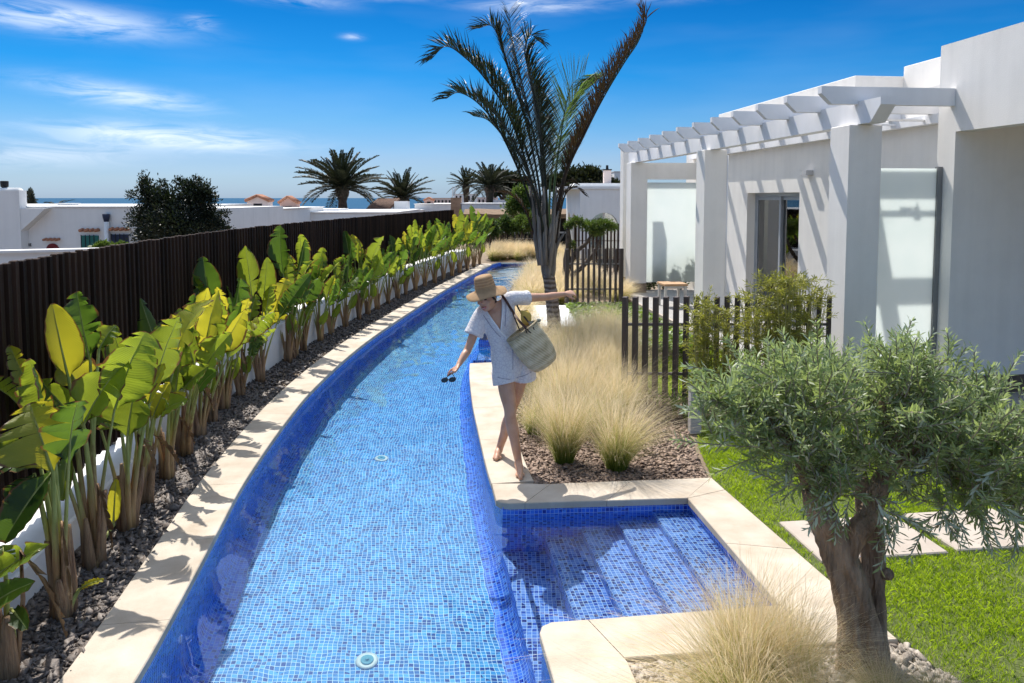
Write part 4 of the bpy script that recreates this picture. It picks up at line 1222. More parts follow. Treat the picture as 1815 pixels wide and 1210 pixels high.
# ================================================================== FAR: palms, trees, houses beyond the fence
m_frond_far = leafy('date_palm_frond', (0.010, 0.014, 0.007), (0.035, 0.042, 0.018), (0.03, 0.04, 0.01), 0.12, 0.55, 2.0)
m_trunk_far = simple('date_palm_trunk', (0.045, 0.03, 0.02), 0.9, scale=6, base2=(0.12, 0.085, 0.06), bump=1.0, bscale=14, bdist=0.05)
def frond_mesh(name, Ln, leaf, n, droop, mat, seed, w=0.03, vee=0.5):
    """one pinnate frond along +X, arching down; leaflets joined with the rachis"""
    rng = random.Random(seed); g = MB()
    def P(t): return Vector((Ln * t * (1 - 0.12 * droop * t), 0, Ln * (0.30 * t - droop * 0.62 * t * t)))
    g.tube([P(i / 7) for i in range(8)], [0.035 * Ln / 2.4 * (1 - 0.85 * i / 7) for i in range(8)], 4)
    for i in range(n):
        t = 0.14 + 0.86 * i / (n - 1)
        p = P(t); tg = (P(min(1, t + .02)) - P(t - .02)).normalized()
        l = leaf * (math.sin(PI * min(1, t * 0.80 + 0.14)) ** 0.6) * rng.uniform(.8, 1.15)
        for s in (-1, 1):
            d = (tg * 0.75 + Vector((0, s, 0)) * 0.75 + Vector((0, 0, 1)) * vee * rng.uniform(.3, 1.1)).normalized()
            e = p + d * l - Vector((0, 0, 1)) * l * 0.12
            sd = d.cross(Vector((0, 0, 1))).normalized() * w * 0.5
            m_ = p.lerp(e, .5) + Vector((0, 0, .02))
            g.add([p, m_ + sd, e, m_ - sd], [(0, 1, 2, 3)])
    o = g.build(name, mat); me = o.data; bpy.data.objects.remove(o)
    return me
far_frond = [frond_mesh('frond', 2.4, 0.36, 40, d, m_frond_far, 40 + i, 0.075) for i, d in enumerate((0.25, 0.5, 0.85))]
def date_palm(px, py, depth, rad, label, trunk_r, base_z, seed, n=42, low=-0.25, tilt=0.0):
    rng = random.Random(seed)
    c = at(px, py, depth)
    t = thing('palm_tree', (c.x, c.y, base_z), label, 'palm tree', 'date palms in the distance')
    hh = c.z - base_z
    pts = [Vector((c.x, c.y, base_z + hh * k / 10)) for k in range(11)]
    rr = [trunk_r * (1.15 if k < 1 else 1.0) * (1.0 if k < 9 else 1.35) * rng.uniform(.95, 1.05) for k in range(11)]
    MB().tube(pts, rr, 10, wob=.06, rng=rng).build('trunk', m_trunk_far, t, True)
    MB().ball(c - Vector((0, 0, rad * .06)), trunk_r * 1.6, trunk_r * 1.6, rad * .16, 10, 6).build('crown_boss', m_trunk_far, t, True)
    for i in range(n):
        u = (i + 0.5) / n
        el = math.asin(max(-1, min(1, low + (0.99 - low) * u ** 0.70)))
        az = i * 2.399963 + rng.uniform(-.2, .2)
        me = far_frond[0 if el > 0.9 else (1 if el > 0.25 else 2)]
        o = link_mesh('frond', me, t, c - Vector((c.x, c.y, base_z)))
        s = rad / 2.4 * rng.uniform(.85, 1.1) * (1.0 if el < 0.9 else 0.85)
        o.scale = (s, s, s)
        o.rotation_euler = (rng.uniform(-.3, .3), -(el - 0.15), az)
    return t
date_palm(607, 335, 40.0, 2.75, 'tallest dark date palm standing alone against the sky over the fence', 0.235, -0.5, 1, 46)
date_palm(713, 352, 46.0, 2.25, 'shorter date palm right of the tallest one, fronds spread low beside a tiled slope', 0.30, -0.5, 2, 40, -0.05)
date_palm(826, 330, 62.0, 1.95, 'small date palm behind the houses, partly hidden by a nearer palm', 0.2, -0.5, 3, 34)
date_palm(868, 332, 45.0, 1.95, 'brownish date palm just left of the big palm trunk, over the white roofs', 0.22, -0.5, 4, 40)

# -- leafy crowns built from many leaf sized faces
def crown_np(clumps, n, size, seed, up=0.2, shell=0.55, aspect=2.2):
    """clumps: (centre, (rx, ry, rz), weight). Leaf-shaped quads through the outer volume"""
    r = np.random.RandomState(seed)
    w = np.array([c[2] for c in clumps], float); w /= w.sum()
    Vs = []
    for (c, rad, _), k in zip(clumps, r.multinomial(n, w)):
        d = r.normal(0, 1, (k, 3)); d /= np.linalg.norm(d, axis=1)[:, None]
        q = (shell + (1 - shell) * r.rand(k)) * (1 + 0.16 * r.randn(k))
        P = np.array(c)[None] + d * q[:, None] * np.array(rad)[None]
        ax = d + r.normal(0, 0.6, (k, 3)) + np.array([0, 0, up]); ax /= np.linalg.norm(ax, axis=1)[:, None]
        sd = np.cross(ax, r.normal(0, 1, (k, 3))); sd /= np.linalg.norm(sd, axis=1)[:, None] + 1e-9
        l = size * r.uniform(.6, 1.4, k)[:, None]
        Vs.append(np.stack([P, P + ax * l * .5 + sd * l * .5 / aspect, P + ax * l, P + ax * l * .5 - sd * l * .5 / aspect], 1))
    V = np.concatenate(Vs).reshape(-1, 3)
    F = np.arange(len(V)).reshape(-1, 4)
    return V, F
def tree(name, label, cat, base, clumps, n, size, mat, mtrunk, trunk_r, seed, group=None, up=0.2, shell=.5, aspect=2.2, limbs=4):
    rng = random.Random(seed)
    t = thing(name, base, label, cat, group)
    V, F = crown_np(clumps, n, size, seed, up, shell, aspect)
    V = V - np.array(base)[None]
    link_mesh('crown', np_mesh('crown', V, F, mat), t)
    b = Vector(base); g = MB()
    cs = [Vector(c[0]) for c in clumps]
    mid = sum(cs, Vector()) / len(cs)
    fork = b.lerp(Vector((b.x * .6 + mid.x * .4, b.y * .6 + mid.y * .4, mid.z)), 0.5)
    g.tube([b, b.lerp(fork, .5) + Vector((rng.uniform(-.05, .05), 0, 0)) * (mid.z - b.z), fork], [trunk_r * 1.2, trunk_r, trunk_r * .8], 8, wob=.1, rng=rng)
    for c in cs[:limbs + 3]:
        g.tube([fork, fork.lerp(c, .5) + Vector((rng.uniform(-.1, .1), rng.uniform(-.1, .1), .05)) * (c - fork).length, c.lerp(fork, .1)], [trunk_r * .7, trunk_r * .45, trunk_r * .15], 6)
    g.build('trunk', mtrunk, t, True)
    return t
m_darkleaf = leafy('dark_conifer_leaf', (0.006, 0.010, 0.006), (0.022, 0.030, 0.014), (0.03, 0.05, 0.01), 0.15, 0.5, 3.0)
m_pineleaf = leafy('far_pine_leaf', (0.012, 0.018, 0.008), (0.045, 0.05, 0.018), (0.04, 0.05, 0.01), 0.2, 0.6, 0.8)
m_bushleaf = leafy('bush_leaf', (0.03, 0.06, 0.014), (0.12, 0.17, 0.035), (0.14, 0.22, 0.03), 0.3, 0.5, 2.0)
m_hedge = leafy('hedge_leaf', (0.014, 0.032, 0.010), (0.07, 0.11, 0.024), (0.10, 0.17, 0.03), 0.3, 0.5, 2.0)
m_twig = simple('dark_bark', (0.035, 0.026, 0.02), 0.9, scale=10, base2=(0.11, 0.085, 0.065), bump=.6)
def C(px, py, d, r, rz=None, w=1.0, ry=None):
    p = at(px, py, d); k = d / FOC
    return (tuple(p), (r * k, (ry if ry else r) * k, (rz if rz else r) * k), w * r * (rz if rz else r))
b = at(312, 470, 15.4)
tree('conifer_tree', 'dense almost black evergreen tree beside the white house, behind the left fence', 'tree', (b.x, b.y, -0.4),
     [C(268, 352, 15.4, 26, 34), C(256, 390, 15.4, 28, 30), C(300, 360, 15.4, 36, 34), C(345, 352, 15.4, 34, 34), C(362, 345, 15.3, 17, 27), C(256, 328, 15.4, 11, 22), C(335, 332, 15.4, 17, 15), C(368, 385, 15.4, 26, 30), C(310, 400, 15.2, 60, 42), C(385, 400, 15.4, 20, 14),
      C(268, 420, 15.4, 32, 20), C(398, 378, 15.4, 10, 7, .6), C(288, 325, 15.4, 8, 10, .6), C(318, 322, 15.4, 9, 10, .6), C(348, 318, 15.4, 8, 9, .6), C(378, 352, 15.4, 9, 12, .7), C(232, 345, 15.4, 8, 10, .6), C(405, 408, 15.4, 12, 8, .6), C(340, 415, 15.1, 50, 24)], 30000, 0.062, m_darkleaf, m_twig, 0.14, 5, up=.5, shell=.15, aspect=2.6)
b = at(55, 368, 30)
tree('cypress_tree', 'small grey green pointed conifer showing over the white house roof at far left', 'tree', (b.x, b.y, 0.5),
     [C(55, 352, 30, 5, 13), C(54, 343, 30, 3.2, 8), C(56, 362, 30, 6, 9)], 900, .10, leafy('grey_conifer', (.05, .06, .05), (.14, .15, .11), (.06, .07, .03), .2), m_twig, .06, 6, up=1.0, shell=.4)
# palm top peeping over the roof
c = at(100, 372, 26)
t = thing('palm_tree', (c.x, c.y, 0.4), 'low palm whose few frond tips peep over the white roof at far left', 'palm tree')
MB().tube([Vector((c.x, c.y, .4)), c], [.16, .14], 8).build('trunk', m_trunk_far, t, True)
for i, (az, el, s) in enumerate([(0.25, .35, .36), (0.6, .8, .3), (2.6, .55, .36), (1.4, .9, .25), (2.95, .3, .4), (3.6, .5, .3), (-.4, .4, .33)]):
    o = link_mesh('frond', far_frond[2], t, c - Vector((c.x, c.y, .4))); o.scale = (s, s, s); o.rotation_euler = (0, -el, az)
# pines behind the big palm
b = at(900, 380, 62)
tree('pine_tree', 'dark far pine crown left of the big palm trunk, behind the brownish date palm', 'tree', (b.x, b.y, -.5),
     [C(890, 318, 62, 20, 14), C(908, 326, 62, 22, 18), C(925, 330, 62, 18, 14), C(878, 335, 62, 14, 10)], 5000, .36, m_pineleaf, m_twig, .3, 7, shell=.3)
b = at(1020, 360, 58)
tree('pine_tree', 'broad dark pine crown right of the big palm trunk, above the arched white house', 'tree', (b.x, b.y, -.5),
     [C(985, 322, 58, 24, 14), C(1015, 316, 58, 26, 18), C(1045, 312, 58, 24, 16), C(1068, 322, 58, 20, 12), C(1035, 326, 58, 40, 12), C(1092, 328, 58, 12, 7)], 6500, .34, m_pineleaf, m_twig, .3, 8, shell=.3)
b = at(925, 400, 33)
tree('round_bush', 'light green rounded bush tree left of the big palm trunk below the pines', 'bush', (b.x, b.y, -.05),
     [C(922, 352, 33, 20, 22), C(910, 366, 33, 16, 16), C(936, 366, 33, 16, 18), C(925, 340, 33, 12, 12)], 5200, .13, m_bushleaf, m_twig, .08, 9, shell=.3)
# shrubs at the end of the pool
shr = [(868, 405, 29.0, 14, 16, 'dark twiggy shrub on crooked stems at the far end of the pool'), (893, 398, 31, 17, 15, 'green shrub under the thatched roof, left of the far fence'),
       (922, 398, 31, 20, 16, 'broad green shrub just above the far fence'), (945, 392, 30, 14, 17, 'yellowish tipped shrub beside the big palm leaf bases')]
for i, (px, py, d, r, rz, lab) in enumerate(shr):
    b = gp(px + (-2 if i else 4), 448, -0.04); b = at(px, 452, d)
    tree('garden_shrub', lab, 'shrub', (b.x, b.y, -.04), [C(px, py, d, r, rz * .8), C(px - r * .6, py + 6, d, r * .7, rz * .6), C(px + r * .6, py + 4, d, r * .7, rz * .7), C(px + 2, py - rz * .7, d, r * .5, rz * .4)],
         3000, .10, m_hedge if i < 2 else m_bushleaf, m_twig, .06, 20 + i, 'shrubs at the far end of the pool', shell=.25)
b = at(1085, 565, 14)

# -- thatched pool bar at the end of the channel
m_thatch = simple('brown_thatch', (0.12, 0.075, 0.045), 0.95, scale=3, base2=(0.32, 0.22, 0.14), bump=1.0, bscale=60, stretch=(1, 8, 8))
m_shadeboard = simple('dark_board', (0.03, 0.026, 0.022), 0.8, var=.2)
p0, p1 = at(822, 392, 36), at(965, 380, 36)
t = thing('pool_bar', (p0.x, p0.y, -.05), 'open bar with a low brown thatched roof beyond the pool end', 'bar')
g = MB(); rg = []
for k in range(9):
    x = p0.x + (p1.x - p0.x + 2.2) * k / 8; z = 1.62 + .02 * math.sin(k * 2.1)
    rg.append([Vector((x, p0.y - .3, z - .26)), Vector((x, p0.y - .34, z - .05)), Vector((x, p0.y + .9, z + .18)), Vector((x, p0.y + 2.2, z - .05)), Vector((x, p0.y + 2.2, z - .2))])
g.rings(rg, True).build('thatch', m_thatch, t, weld=True)
for k in range(5):
    x = p0.x + .1 + k * 1.35
    MB().box(x, x + .12, p0.y, p0.y + .12, -.05, 1.40).build('post', m_shadeboard, t)
MB().box(p0.x, p1.x + 2, p0.y + 1.9, p0.y + 2.0, -.05, 1.4).build('back_board', m_shadeboard, t)
MB().box(p0.x, p1.x + 2, p0.y + .2, p0.y + .3, .62, .70).build('counter', m_legpaint, t)

# -- houses.  roof heights come from what the photograph shows against the sea
m_tile = simple('terracotta', (0.30, 0.11, 0.06), 0.85, scale=9, base2=(0.52, 0.25, 0.15), bump=.4)
m_tiled = simple('dark_roof_tile', (0.07, 0.035, 0.022), 0.85, scale=9, base2=(0.17, 0.09, 0.055), bump=.4)
m_pink = render_mat('pale_pink_render', (0.66, 0.42, 0.33))
m_pinkpale = render_mat('blush_render', (0.75, 0.62, 0.56))
m_shutg = simple('green_shutter', (0.02, 0.15, 0.13), 0.6, var=.2)
m_shutb = simple('navy_shutter', (0.018, 0.03, 0.07), 0.6, var=.2)
m_red = simple('oxblood_shutter', (0.16, 0.012, 0.015), 0.6, var=.2)
m_hole = simple('dark_opening', (0.012, 0.012, 0.014), 0.8, var=.1)
m_brickish = simple('rough_tan_stone', (0.30, 0.17, 0.10), 0.9, scale=5, base2=(0.46, 0.29, 0.18), bump=.6)
GB = -0.4
def tile_eave(mb, a, b, n, r=0.045, out=0.13):
    for i in range(n):
        p = a.lerp(b, (i + .5) / n)
        mb.lathe([(r, 0), (r * .8, out)], 7, Matrix.Translation(p) @ Matrix.Rotation(R(96), 4, 'X'))
# house at far left
h0 = at(250, 440, 17.0)
t = thing('white_house', (h0.x, h0.y, GB), 'low white village house with shuttered windows behind the fence at far left', 'house')
xw0, xw1 = at(-330, 400, 17.0).x, at(254, 400, 17.0).x
yF = h0.y; ztop = at(150, 367.5, 17).z
MB().box(xw0, xw1, yF, yF + 7, GB, ztop).build('wall', m_white, t)
MB().box(xw0 - .02, xw1 + .03, yF - .03, yF + 7.03, ztop + .003, ztop + .03).build('roof_edge', m_white, t)
pw = [(xw1, yF + .35), (at(402, 400, 17.6).x, yF + .35), (at(402, 400, 17.6).x, yF + 5), (xw1 + .003, yF + 5)]
MB().prism(pw, GB, ztop - .02).build('side_wall', m_white, t)
a = at(0, 380, 16.2)
# taller corner block with sloping buttress and dome
xb0, xb1 = at(-330, 400, 16.7).x, at(36, 400, 16.7).x
zt = at(20, 337, 16.7).z
yB = at(20, 400, 16.7).y
MB().box(xb0, xb1, yB, yF - .004, GB, zt).build('corner_block', m_white, t)
MB().tube([(xb1 - 2.0, yB + .22, zt - .10), (xb1 - .12, yB + .22, zt - .10)], .16, 16).build('vault', m_white, t, True)
vp = at(8, 332, 16.9)
MB().lathe([(.05, -.12), (.05, .0), (.08, .02), (.085, .14), (.07, .15)], 10, Matrix.Translation(vp)).build('vent_cap', m_hole, t, True)
bt = [(at(85, 367, 16.6).x, ztop), (at(0, 440, 16.6).x - .3, GB + 1.2), (at(0, 440, 16.6).x - .3, GB), (at(85, 367, 16.6).x - 1.9, ztop)]
g = MB(); pts = [(xb1 + .003, ztop - .01), (at(88, 367, 16.9).x, ztop - .01), (at(20, 428, 16.9).x, at(20, 428, 16.9).z), (at(-20, 456, 16.9).x, at(-20, 462, 16.9).z), (xb1 + .003, at(-20, 462, 16.9).z)]
yb2 = yF - .25
pts = [(at(85, 369, 16.8).x, ztop - .02), (at(-2, 447, 16.8).x, at(-2, 447, 16.8).z), (at(-60, 447, 16.8).x, at(-2, 447, 16.8).z), (at(-60, 369, 16.8).x, ztop - .02)]
n = len(pts)
g.add([(x, yb2, z) for x, z in pts] + [(x, yF - .004, z) for x, z in pts], [tuple(range(n)), tuple(range(2 * n - 1, n - 1, -1))] + [(i, n + i, n + (i + 1) % n, (i + 1) % n) for i in range(n)])
g.build('buttress', m_white, t, weld=True)
def fr_rect(px0, py0, px1, py1, d):
    a, b = at(px0, py0, d), at(px1, py1, d)
    return a.x, b.x, b.z, a.z
for (x0, y0_, x1, y1, mt, lab) in ((146, 417, 176, 444, m_shutg, 'green shutter'), (199, 415, 229, 442, m_shutb, 'navy shutter')):
    a0, a1, z0, z1 = fr_rect(x0, y0_, x1, y1, 17)
    wd = MB().box(a0, a1, yF - .05, yF - .003, z0, z1).build('window', mt, t); wd['label'] = lab
    for k in range(4):
        xx = a0 + (a1 - a0) * (k + .5) / 4
        MB().tube([(xx, yF - .12, z0), (xx, yF - .12, z1 + .02)], .010, 5).build('bar', m_hole, wd)
    ev = MB(); tile_eave(ev, Vector((a0 - .02, yF - .02, z1 + .13)), Vector((a1 + .06, yF - .02, z1 + .13)), 4); ev.build('tile_eave', m_tile, t, True)
a0, a1, z0, z1 = fr_rect(83, 431, 105, 452, 17)
g = MB(); r_ = (a1 - a0) / 2
poly = [(a0, z0), (a1, z0)] + [(a0 + r_ + r_ * math.cos(k * PI / 8), z1 - r_ + r_ * math.sin(k * PI / 8)) for k in range(9)]
n = len(poly)
g.add([(x, yF - .03, z) for x, z in poly] + [(x, yF - .003, z) for x, z in poly], [tuple(range(n)), tuple(range(2 * n - 1, n - 1, -1))] + [(i, n + i, n + (i + 1) % n, (i + 1) % n) for i in range(n)])
g.build('arched_shutter', m_red, t)
ev = MB(); tile_eave(ev, Vector((a0 - .03, yF - .02, z1 + .1)), Vector((a1 + .06, yF - .02, z1 + .1)), 4, .035); ev.build('tile_eave', m_tile, t, True)
# house number
ax, bx, z0, z1 = fr_rect(51, 431, 57, 436, 17)
MB().box(ax, ax + .016, yF - .012, yF - .003, z0, z1).box(ax + .032, ax + .048, yF - .012, yF - .003, z0, z1).box(ax + .048, ax + .066, yF - .012, yF - .003, z0, z0 + .014).box(ax + .048, ax + .066, yF - .012, yF - .003, z1 - .014, z1).build('house_number', m_hole, t)
ax = at(185, 400, 16.8).x
MB().tube([(ax, yF - .08, GB), (ax, yF - .08, at(185, 393, 16.8).z)], .055, 10).build('flue', m_white, t, True)
MB().lathe([(.05, 0), (.075, .12), (.08, .17), (.07, .18)], 10, Matrix.Translation((ax, yF - .08, at(185, 393, 16.8).z))).build('flue_cap', m_shutb, t, True)
x0 = at(255, 410, 17.2).x
MB().box(x0, x0 + .3, yF + .30, yF + .346, GB, at(255, 411, 17.2).z).build('doorway', m_hole, t)
c = at(115, 364, 19)
MB().box(c.x - .18, c.x + .18, c.y, c.y + .3, c.z - .12, c.z + .02).box(c.x - .22, c.x + .22, c.y - .04, c.y + .34, c.z + .021, c.z + .06).build('roof_hatch', m_white, t)
# neighbour's boundary wall and creeper
a, b = at(-40, 458, 9.2), at(225, 439, 10.6)
t = thing('boundary_wall', (a.x, a.y, GB), 'plain white boundary wall between the dark fence and the village house', 'wall')
n_ = Vector((b.y - a.y, -(b.x - a.x), 0)).normalized() * -.2
MB().prism([(a.x - 3, a.y - .3), (b.x, b.y), (b.x + n_.x, b.y + n_.y), (a.x - 3 + n_.x, a.y - .3 + n_.y)], GB, a.z).build('wall_body', m_white, t)
MB().prism([(a.x - 3.02, a.y - .34), (b.x + .04, b.y - .04), (b.x + n_.x * 1.2, b.y + n_.y * 1.2), (a.x - 3 + n_.x * 1.2, a.y - .3 + n_.y * 1.2)], a.z + .003, a.z + .04).build('wall_cap', m_white, t)
for px, py, lab, k in ((178, 440, 'bright green sprig growing under the green shuttered window', 31), (212, 440, 'small bright green sprig under the navy shuttered window', 32)):
    b = at(px, 462, 15.5)
    tree('garden_shrub', lab, 'shrub', (b.x, b.y, GB), [C(px, py, 15.5, 12, 7), C(px + 5, py - 3, 15.5, 6, 6)], 420, .10, m_bushleaf, m_twig, .03, k)
# further white houses, left to right
def block(name, label, px0, px1, pytop, depth, dy, mat, extra=None, zb=GB):
    a, b = at(px0, pytop, depth), at(px1, pytop, depth)
    t = thing(name, (a.x, a.y, zb), label, 'house')
    MB().box(a.x, b.x, a.y, a.y + dy, zb, a.z).build('wall', mat, t)
    MB().box(a.x - .05, b.x + .05, a.y - .06, a.y + dy + .05, a.z + .003, a.z + .035).build('roof_edge', mat, t)
    return t, a, b
t, a, b = block('white_house', 'flat roofed white house under the first pink chimney, right of the dark evergreen', 384, 496, 371, 26, 6, m_white)
def pink_chimney(t, px0, px1, py0, py1, d, mat):
    x0, x1, z0, z1 = fr_rect(px0, py0, px1, py1, d); y0 = at(px0, py1, d).y
    ch = MB().box(x0, x1, y0, y0 + .45, z0 - .25, z1 - .36 * (z1 - z0)).build('chimney', mat, t)
    g = MB(); zr = z1 - .36 * (z1 - z0); xm = (x0 + x1) / 2
    for i in range(6):
        for s in (0, 1):
            yy = y0 - .06 + i * .1
            a_, b_ = Vector((xm, yy, z1)), Vector((x0 - .05 if s == 0 else x1 + .05, yy, zr - .01))
            g.tube([a_, b_], [.05, .055], 6)
    g.build('tiled_cap', m_tile, ch, True)
    g = MB().add([(x0, y0 - .001, zr), (x1, y0 - .001, zr), (xm, y0 - .001, z1 - .03), (x0, y0 + .45, zr), (x1, y0 + .45, zr), (xm, y0 + .45, z1 - .03)], [(0, 1, 2), (5, 4, 3)]); g.build('gable', mat, ch)
    MB().box(x0 + (x1 - x0) * .3, x0 + (x1 - x0) * .7, y0 - .006, y0 - .002, z0 + (z1 - z0) * .12, z0 + (z1 - z0) * .42).build('smoke_vent', m_hole, ch)
pink_chimney(t, 438, 476, 346, 371, 26.1, m_pinkpale)
t, a, b = block('white_house', 'white terrace house with the second pink chimney, behind the tallest date palm', 497, 700, 377, 30, 8, m_white)
pink_chimney(t, 496, 526, 348, 378, 29.9, m_pink)
x0, x1, z0, z1 = fr_rect(530, 370, 600, 377, 33); MB().box(x0, x1, at(0, 370, 33).y, at(0, 370, 33).y + 2, z0 - 1, z1).build('roof_room', m_white, t)
t, a, b = block('white_house', 'white house with a dark tiled slope beside the shorter date palm', 640, 735, 374, 38, 6, m_white)
x0, x1, z0, z1 = fr_rect(657, 353, 697, 374, 38.5); y0 = at(0, 374, 38.5).y
g = MB()
for i in range(9):
    xx = x0 + (x1 - x0) * (i + .5) / 9
    g.tube([(xx - .25, y0 - .5, z0), (xx + .25, y0 + .7, z1)], .085, 6)
g.build('tiled_slope', m_tiled, t, True)
MB().add([(x0 - .4, y0 - .4, z0), (x1, y0 - .4, z0), (x1, y0 + .8, z0), (x0 + .3, y0 + .8, z0), (x1, y0 + .8, z1 - .05), (x0 + .3, y0 + .8, z1 - .05)], [(0, 3, 5), (1, 4, 2), (3, 2, 4, 5), (0, 1, 4, 5), (0, 1, 2, 3)]).build('gable', m_white, t)
MB().box(x1 + .05, x1 + .75, y0, y0 + .8, z0, z1 - .1).build('roof_room', m_white, t)
t, a, b = block('white_house', 'long low white house with a square tan chimney stack at the fence end', 735, 800, 362, 42, 7, m_white)
x0, x1, z0, z1 = fr_rect(799, 350, 817, 385, 40); y0 = at(0, 385, 40).y
MB().box(x0, x1, y0, y0 + .6, GB, z1).build('chimney', m_brickish, t)
for xx in (x0 + .08, x0 + .22): MB().tube([(xx, y0 + .3, z1), (xx, y0 + .3, z1 + .6)], .025, 6).build('flue', m_white, t)
pink_chimney(t, 752, 768, 350, 362, 44, m_pink)
t, a, b = block('white_house', 'plain white wall of a house behind the brownish date palm trunk', 818, 905, 361, 40, 6, m_white)
x0, x1, z0, z1 = fr_rect(843, 376, 858, 380, 40); MB().box(x0, x1, at(0, 376, 40).y - .02, at(0, 376, 40).y - .003, z0, z1).build('window', m_tile, t)
x0, x1, z0, z1 = fr_rect(874, 354, 905, 368, 44); MB().box(x0, x1, at(0, 368, 44).y, at(0, 368, 44).y + 2, z0 - .5, z1).build('roof_room', m_pinkpale, t)
for i, (px0, px1, pt, d, lab, mt) in enumerate([(768, 800, 351, 75, 'far pale block between the shorter date palm and the tan chimney', m_pinkpale), (805, 842, 344, 95, 'far grey apartment block behind the small date palm', m_white), (846, 880, 350, 80, 'far pink block right of the small date palm', m_pinkpale)]):
    t, a, b = block('white_house', lab, px0, px1, pt, d, 8, mt, zb=-3)
    for k in range(5):
        for r_ in range(2):
            xx = a.x + (b.x - a.x) * (k + .3) / 5; zz = a.z - .8 - r_ * 1.3
            MB().box(xx, xx + (b.x - a.x) * .09, a.y - .03, a.y - .003, zz, zz + .6).build('window', m_hole, t)
# -- arched white house beyond the small olive
t = thing('arched_house', (at(1028, 450, 27).x, at(1028, 450, 27).y, -.05), 'white house with arched openings at the far end of the garden', 'house')
xc = at(1028, 400, 27).x; yc = at(1028, 400, 27).y; zt = at(1028, 335, 27).z
def arch_wall(mb, M, w, h, openings, th):
    """wall of width w height h in local x-z with arched openings (x centre, half width, spring height); reveals th deep"""
    xs = [0.0]; cur = 0.0
    for (cx, hw, sp) in openings:
        mb.box(cur, cx - hw, 0, th, 0, h, M)
        k = 10
        arc = [(cx - hw * math.cos(PI * i / k), sp + hw * math.sin(PI * i / k)) for i in range(k + 1)]
        for (xa, za), (xb, zb) in zip(arc, arc[1:]):
            q = [(xa, 0, za), (xb, 0, zb), (xb, 0, h), (xa, 0, h), (xa, th, za), (xb, th, zb), (xb, th, h), (xa, th, h)]
            mb.add([M @ Vector(p) for p in q], [(0, 1, 2, 3), (4, 7, 6, 5), (0, 4, 5, 1)])
        mb.add([M @ Vector(p) for p in ((cx - hw, 0, h), (cx + hw, 0, h), (cx + hw, th, h), (cx - hw, th, h))], [(0, 1, 2, 3)])
        cur = cx + hw
    mb.box(cur, w, 0, th, 0, h, M)
fw = at(1108, 400, 27).x - xc + 1.2
g = MB(); arch_wall(g, Matrix.Translation((xc, yc, -.05)), fw, zt + .05, [(at(1071, 400, 27).x - xc, .52, 1.34)], .25); g.build('front_wall', m_white, t)
g = MB(); gx = at(1071, 400, 27).x
MB().box(gx - .52, gx + .52, yc + .16, yc + .17, -.05, 1.9).build('glass_door', m_pane, t)
MB().box(gx - .03, gx + .03, yc + .13, yc + .159, -.05, 1.85).build('mullion', m_white, t)
MB().box(xc + .2, xc + fw, yc + 3.2, yc + 3.3, -.05, zt - .1).build('inner_wall', m_interior, t)
Ls = 5.5
va = Vector((-.02, 1, 0)).normalized()
Ml = Matrix.Translation((xc - .10, yc + Ls, -.05)) @ Matrix.Rotation(-PI / 2 + .02, 4, 'Z')
g = MB(); arch_wall(g, Ml, Ls, zt + .05, [(1.3, .55, 1.25), (3.2, .55, 1.25), (4.7, .42, 1.3)], .30); g.build('side_wall', m_white, t)
MB().box(xc - .6, xc + fw, yc - .05, yc + Ls, zt + .004, zt + .10).build('roof_edge', m_white, t)
a = at(1020, 324, 29)
MB().box(a.x, a.x + 3.0, a.y + .5, a.y + 3, zt + .104, a.z).build('parapet', m_white, t)
x0, x1, z0, z1 = fr_rect(1076, 300, 1089, 326, 30); y0 = at(0, 326, 30).y + 1
ch = MB().box(x0, x1, y0, y0 + .35, z0 - .3, z1).build('chimney', m_pinkpale, t)
MB().box(x0 - .03, x1 + .03, y0 - .03, y0 + .38, z1 + .003, z1 + .05).lathe([(.06, .05), (.05, .22)], 8, Matrix.Translation(((x0 + x1) / 2, y0 + .17, z1))).build('chimney_cap', m_hole, ch)
t, a, b = block('white_house', 'sliver of a far white block between the pink chimney and the villa pier', 1089, 1112, 304, 60, 5, m_white, zb=-2)
# far wall joining behind, left of the arched house
# sun loungers behind the far fence
m_teal = simple('teal_fabric', (0.03, 0.10, 0.13), 0.8, var=.2)
for k, (px, lab) in enumerate(((932, 'teal sun lounger seen through the bars of the farthest fence'),)):
    c = at(px, 440, 31.5)
    t = thing('sun_lounger', (c.x, c.y, -.04), lab, 'sun lounger')
    MB().box(-.75, .45, -.3, .3, .25, .33).build('cushion', m_teal, t, org=(0, 0, 0))
    g = MB(); g.add([(.45, -.3, .27), (.45, .3, .27), (.95, .3, .62), (.95, -.3, .62), (.45, -.3, .34), (.45, .3, .34), (.90, .3, .68), (.90, -.3, .68)], [(0, 1, 2, 3), (7, 6, 5, 4), (0, 4, 5, 1), (3, 2, 6, 7), (0, 3, 7, 4), (1, 5, 6, 2)]); g.build('backrest', m_teal, t, org=(0, 0, 0))
    for sx in (-.68, .40):
        for sy in (-.24, .24): MB().box(sx, sx + .04, sy, sy + .04, 0, .249).build('leg', m_legpaint, t, org=(0, 0, 0))
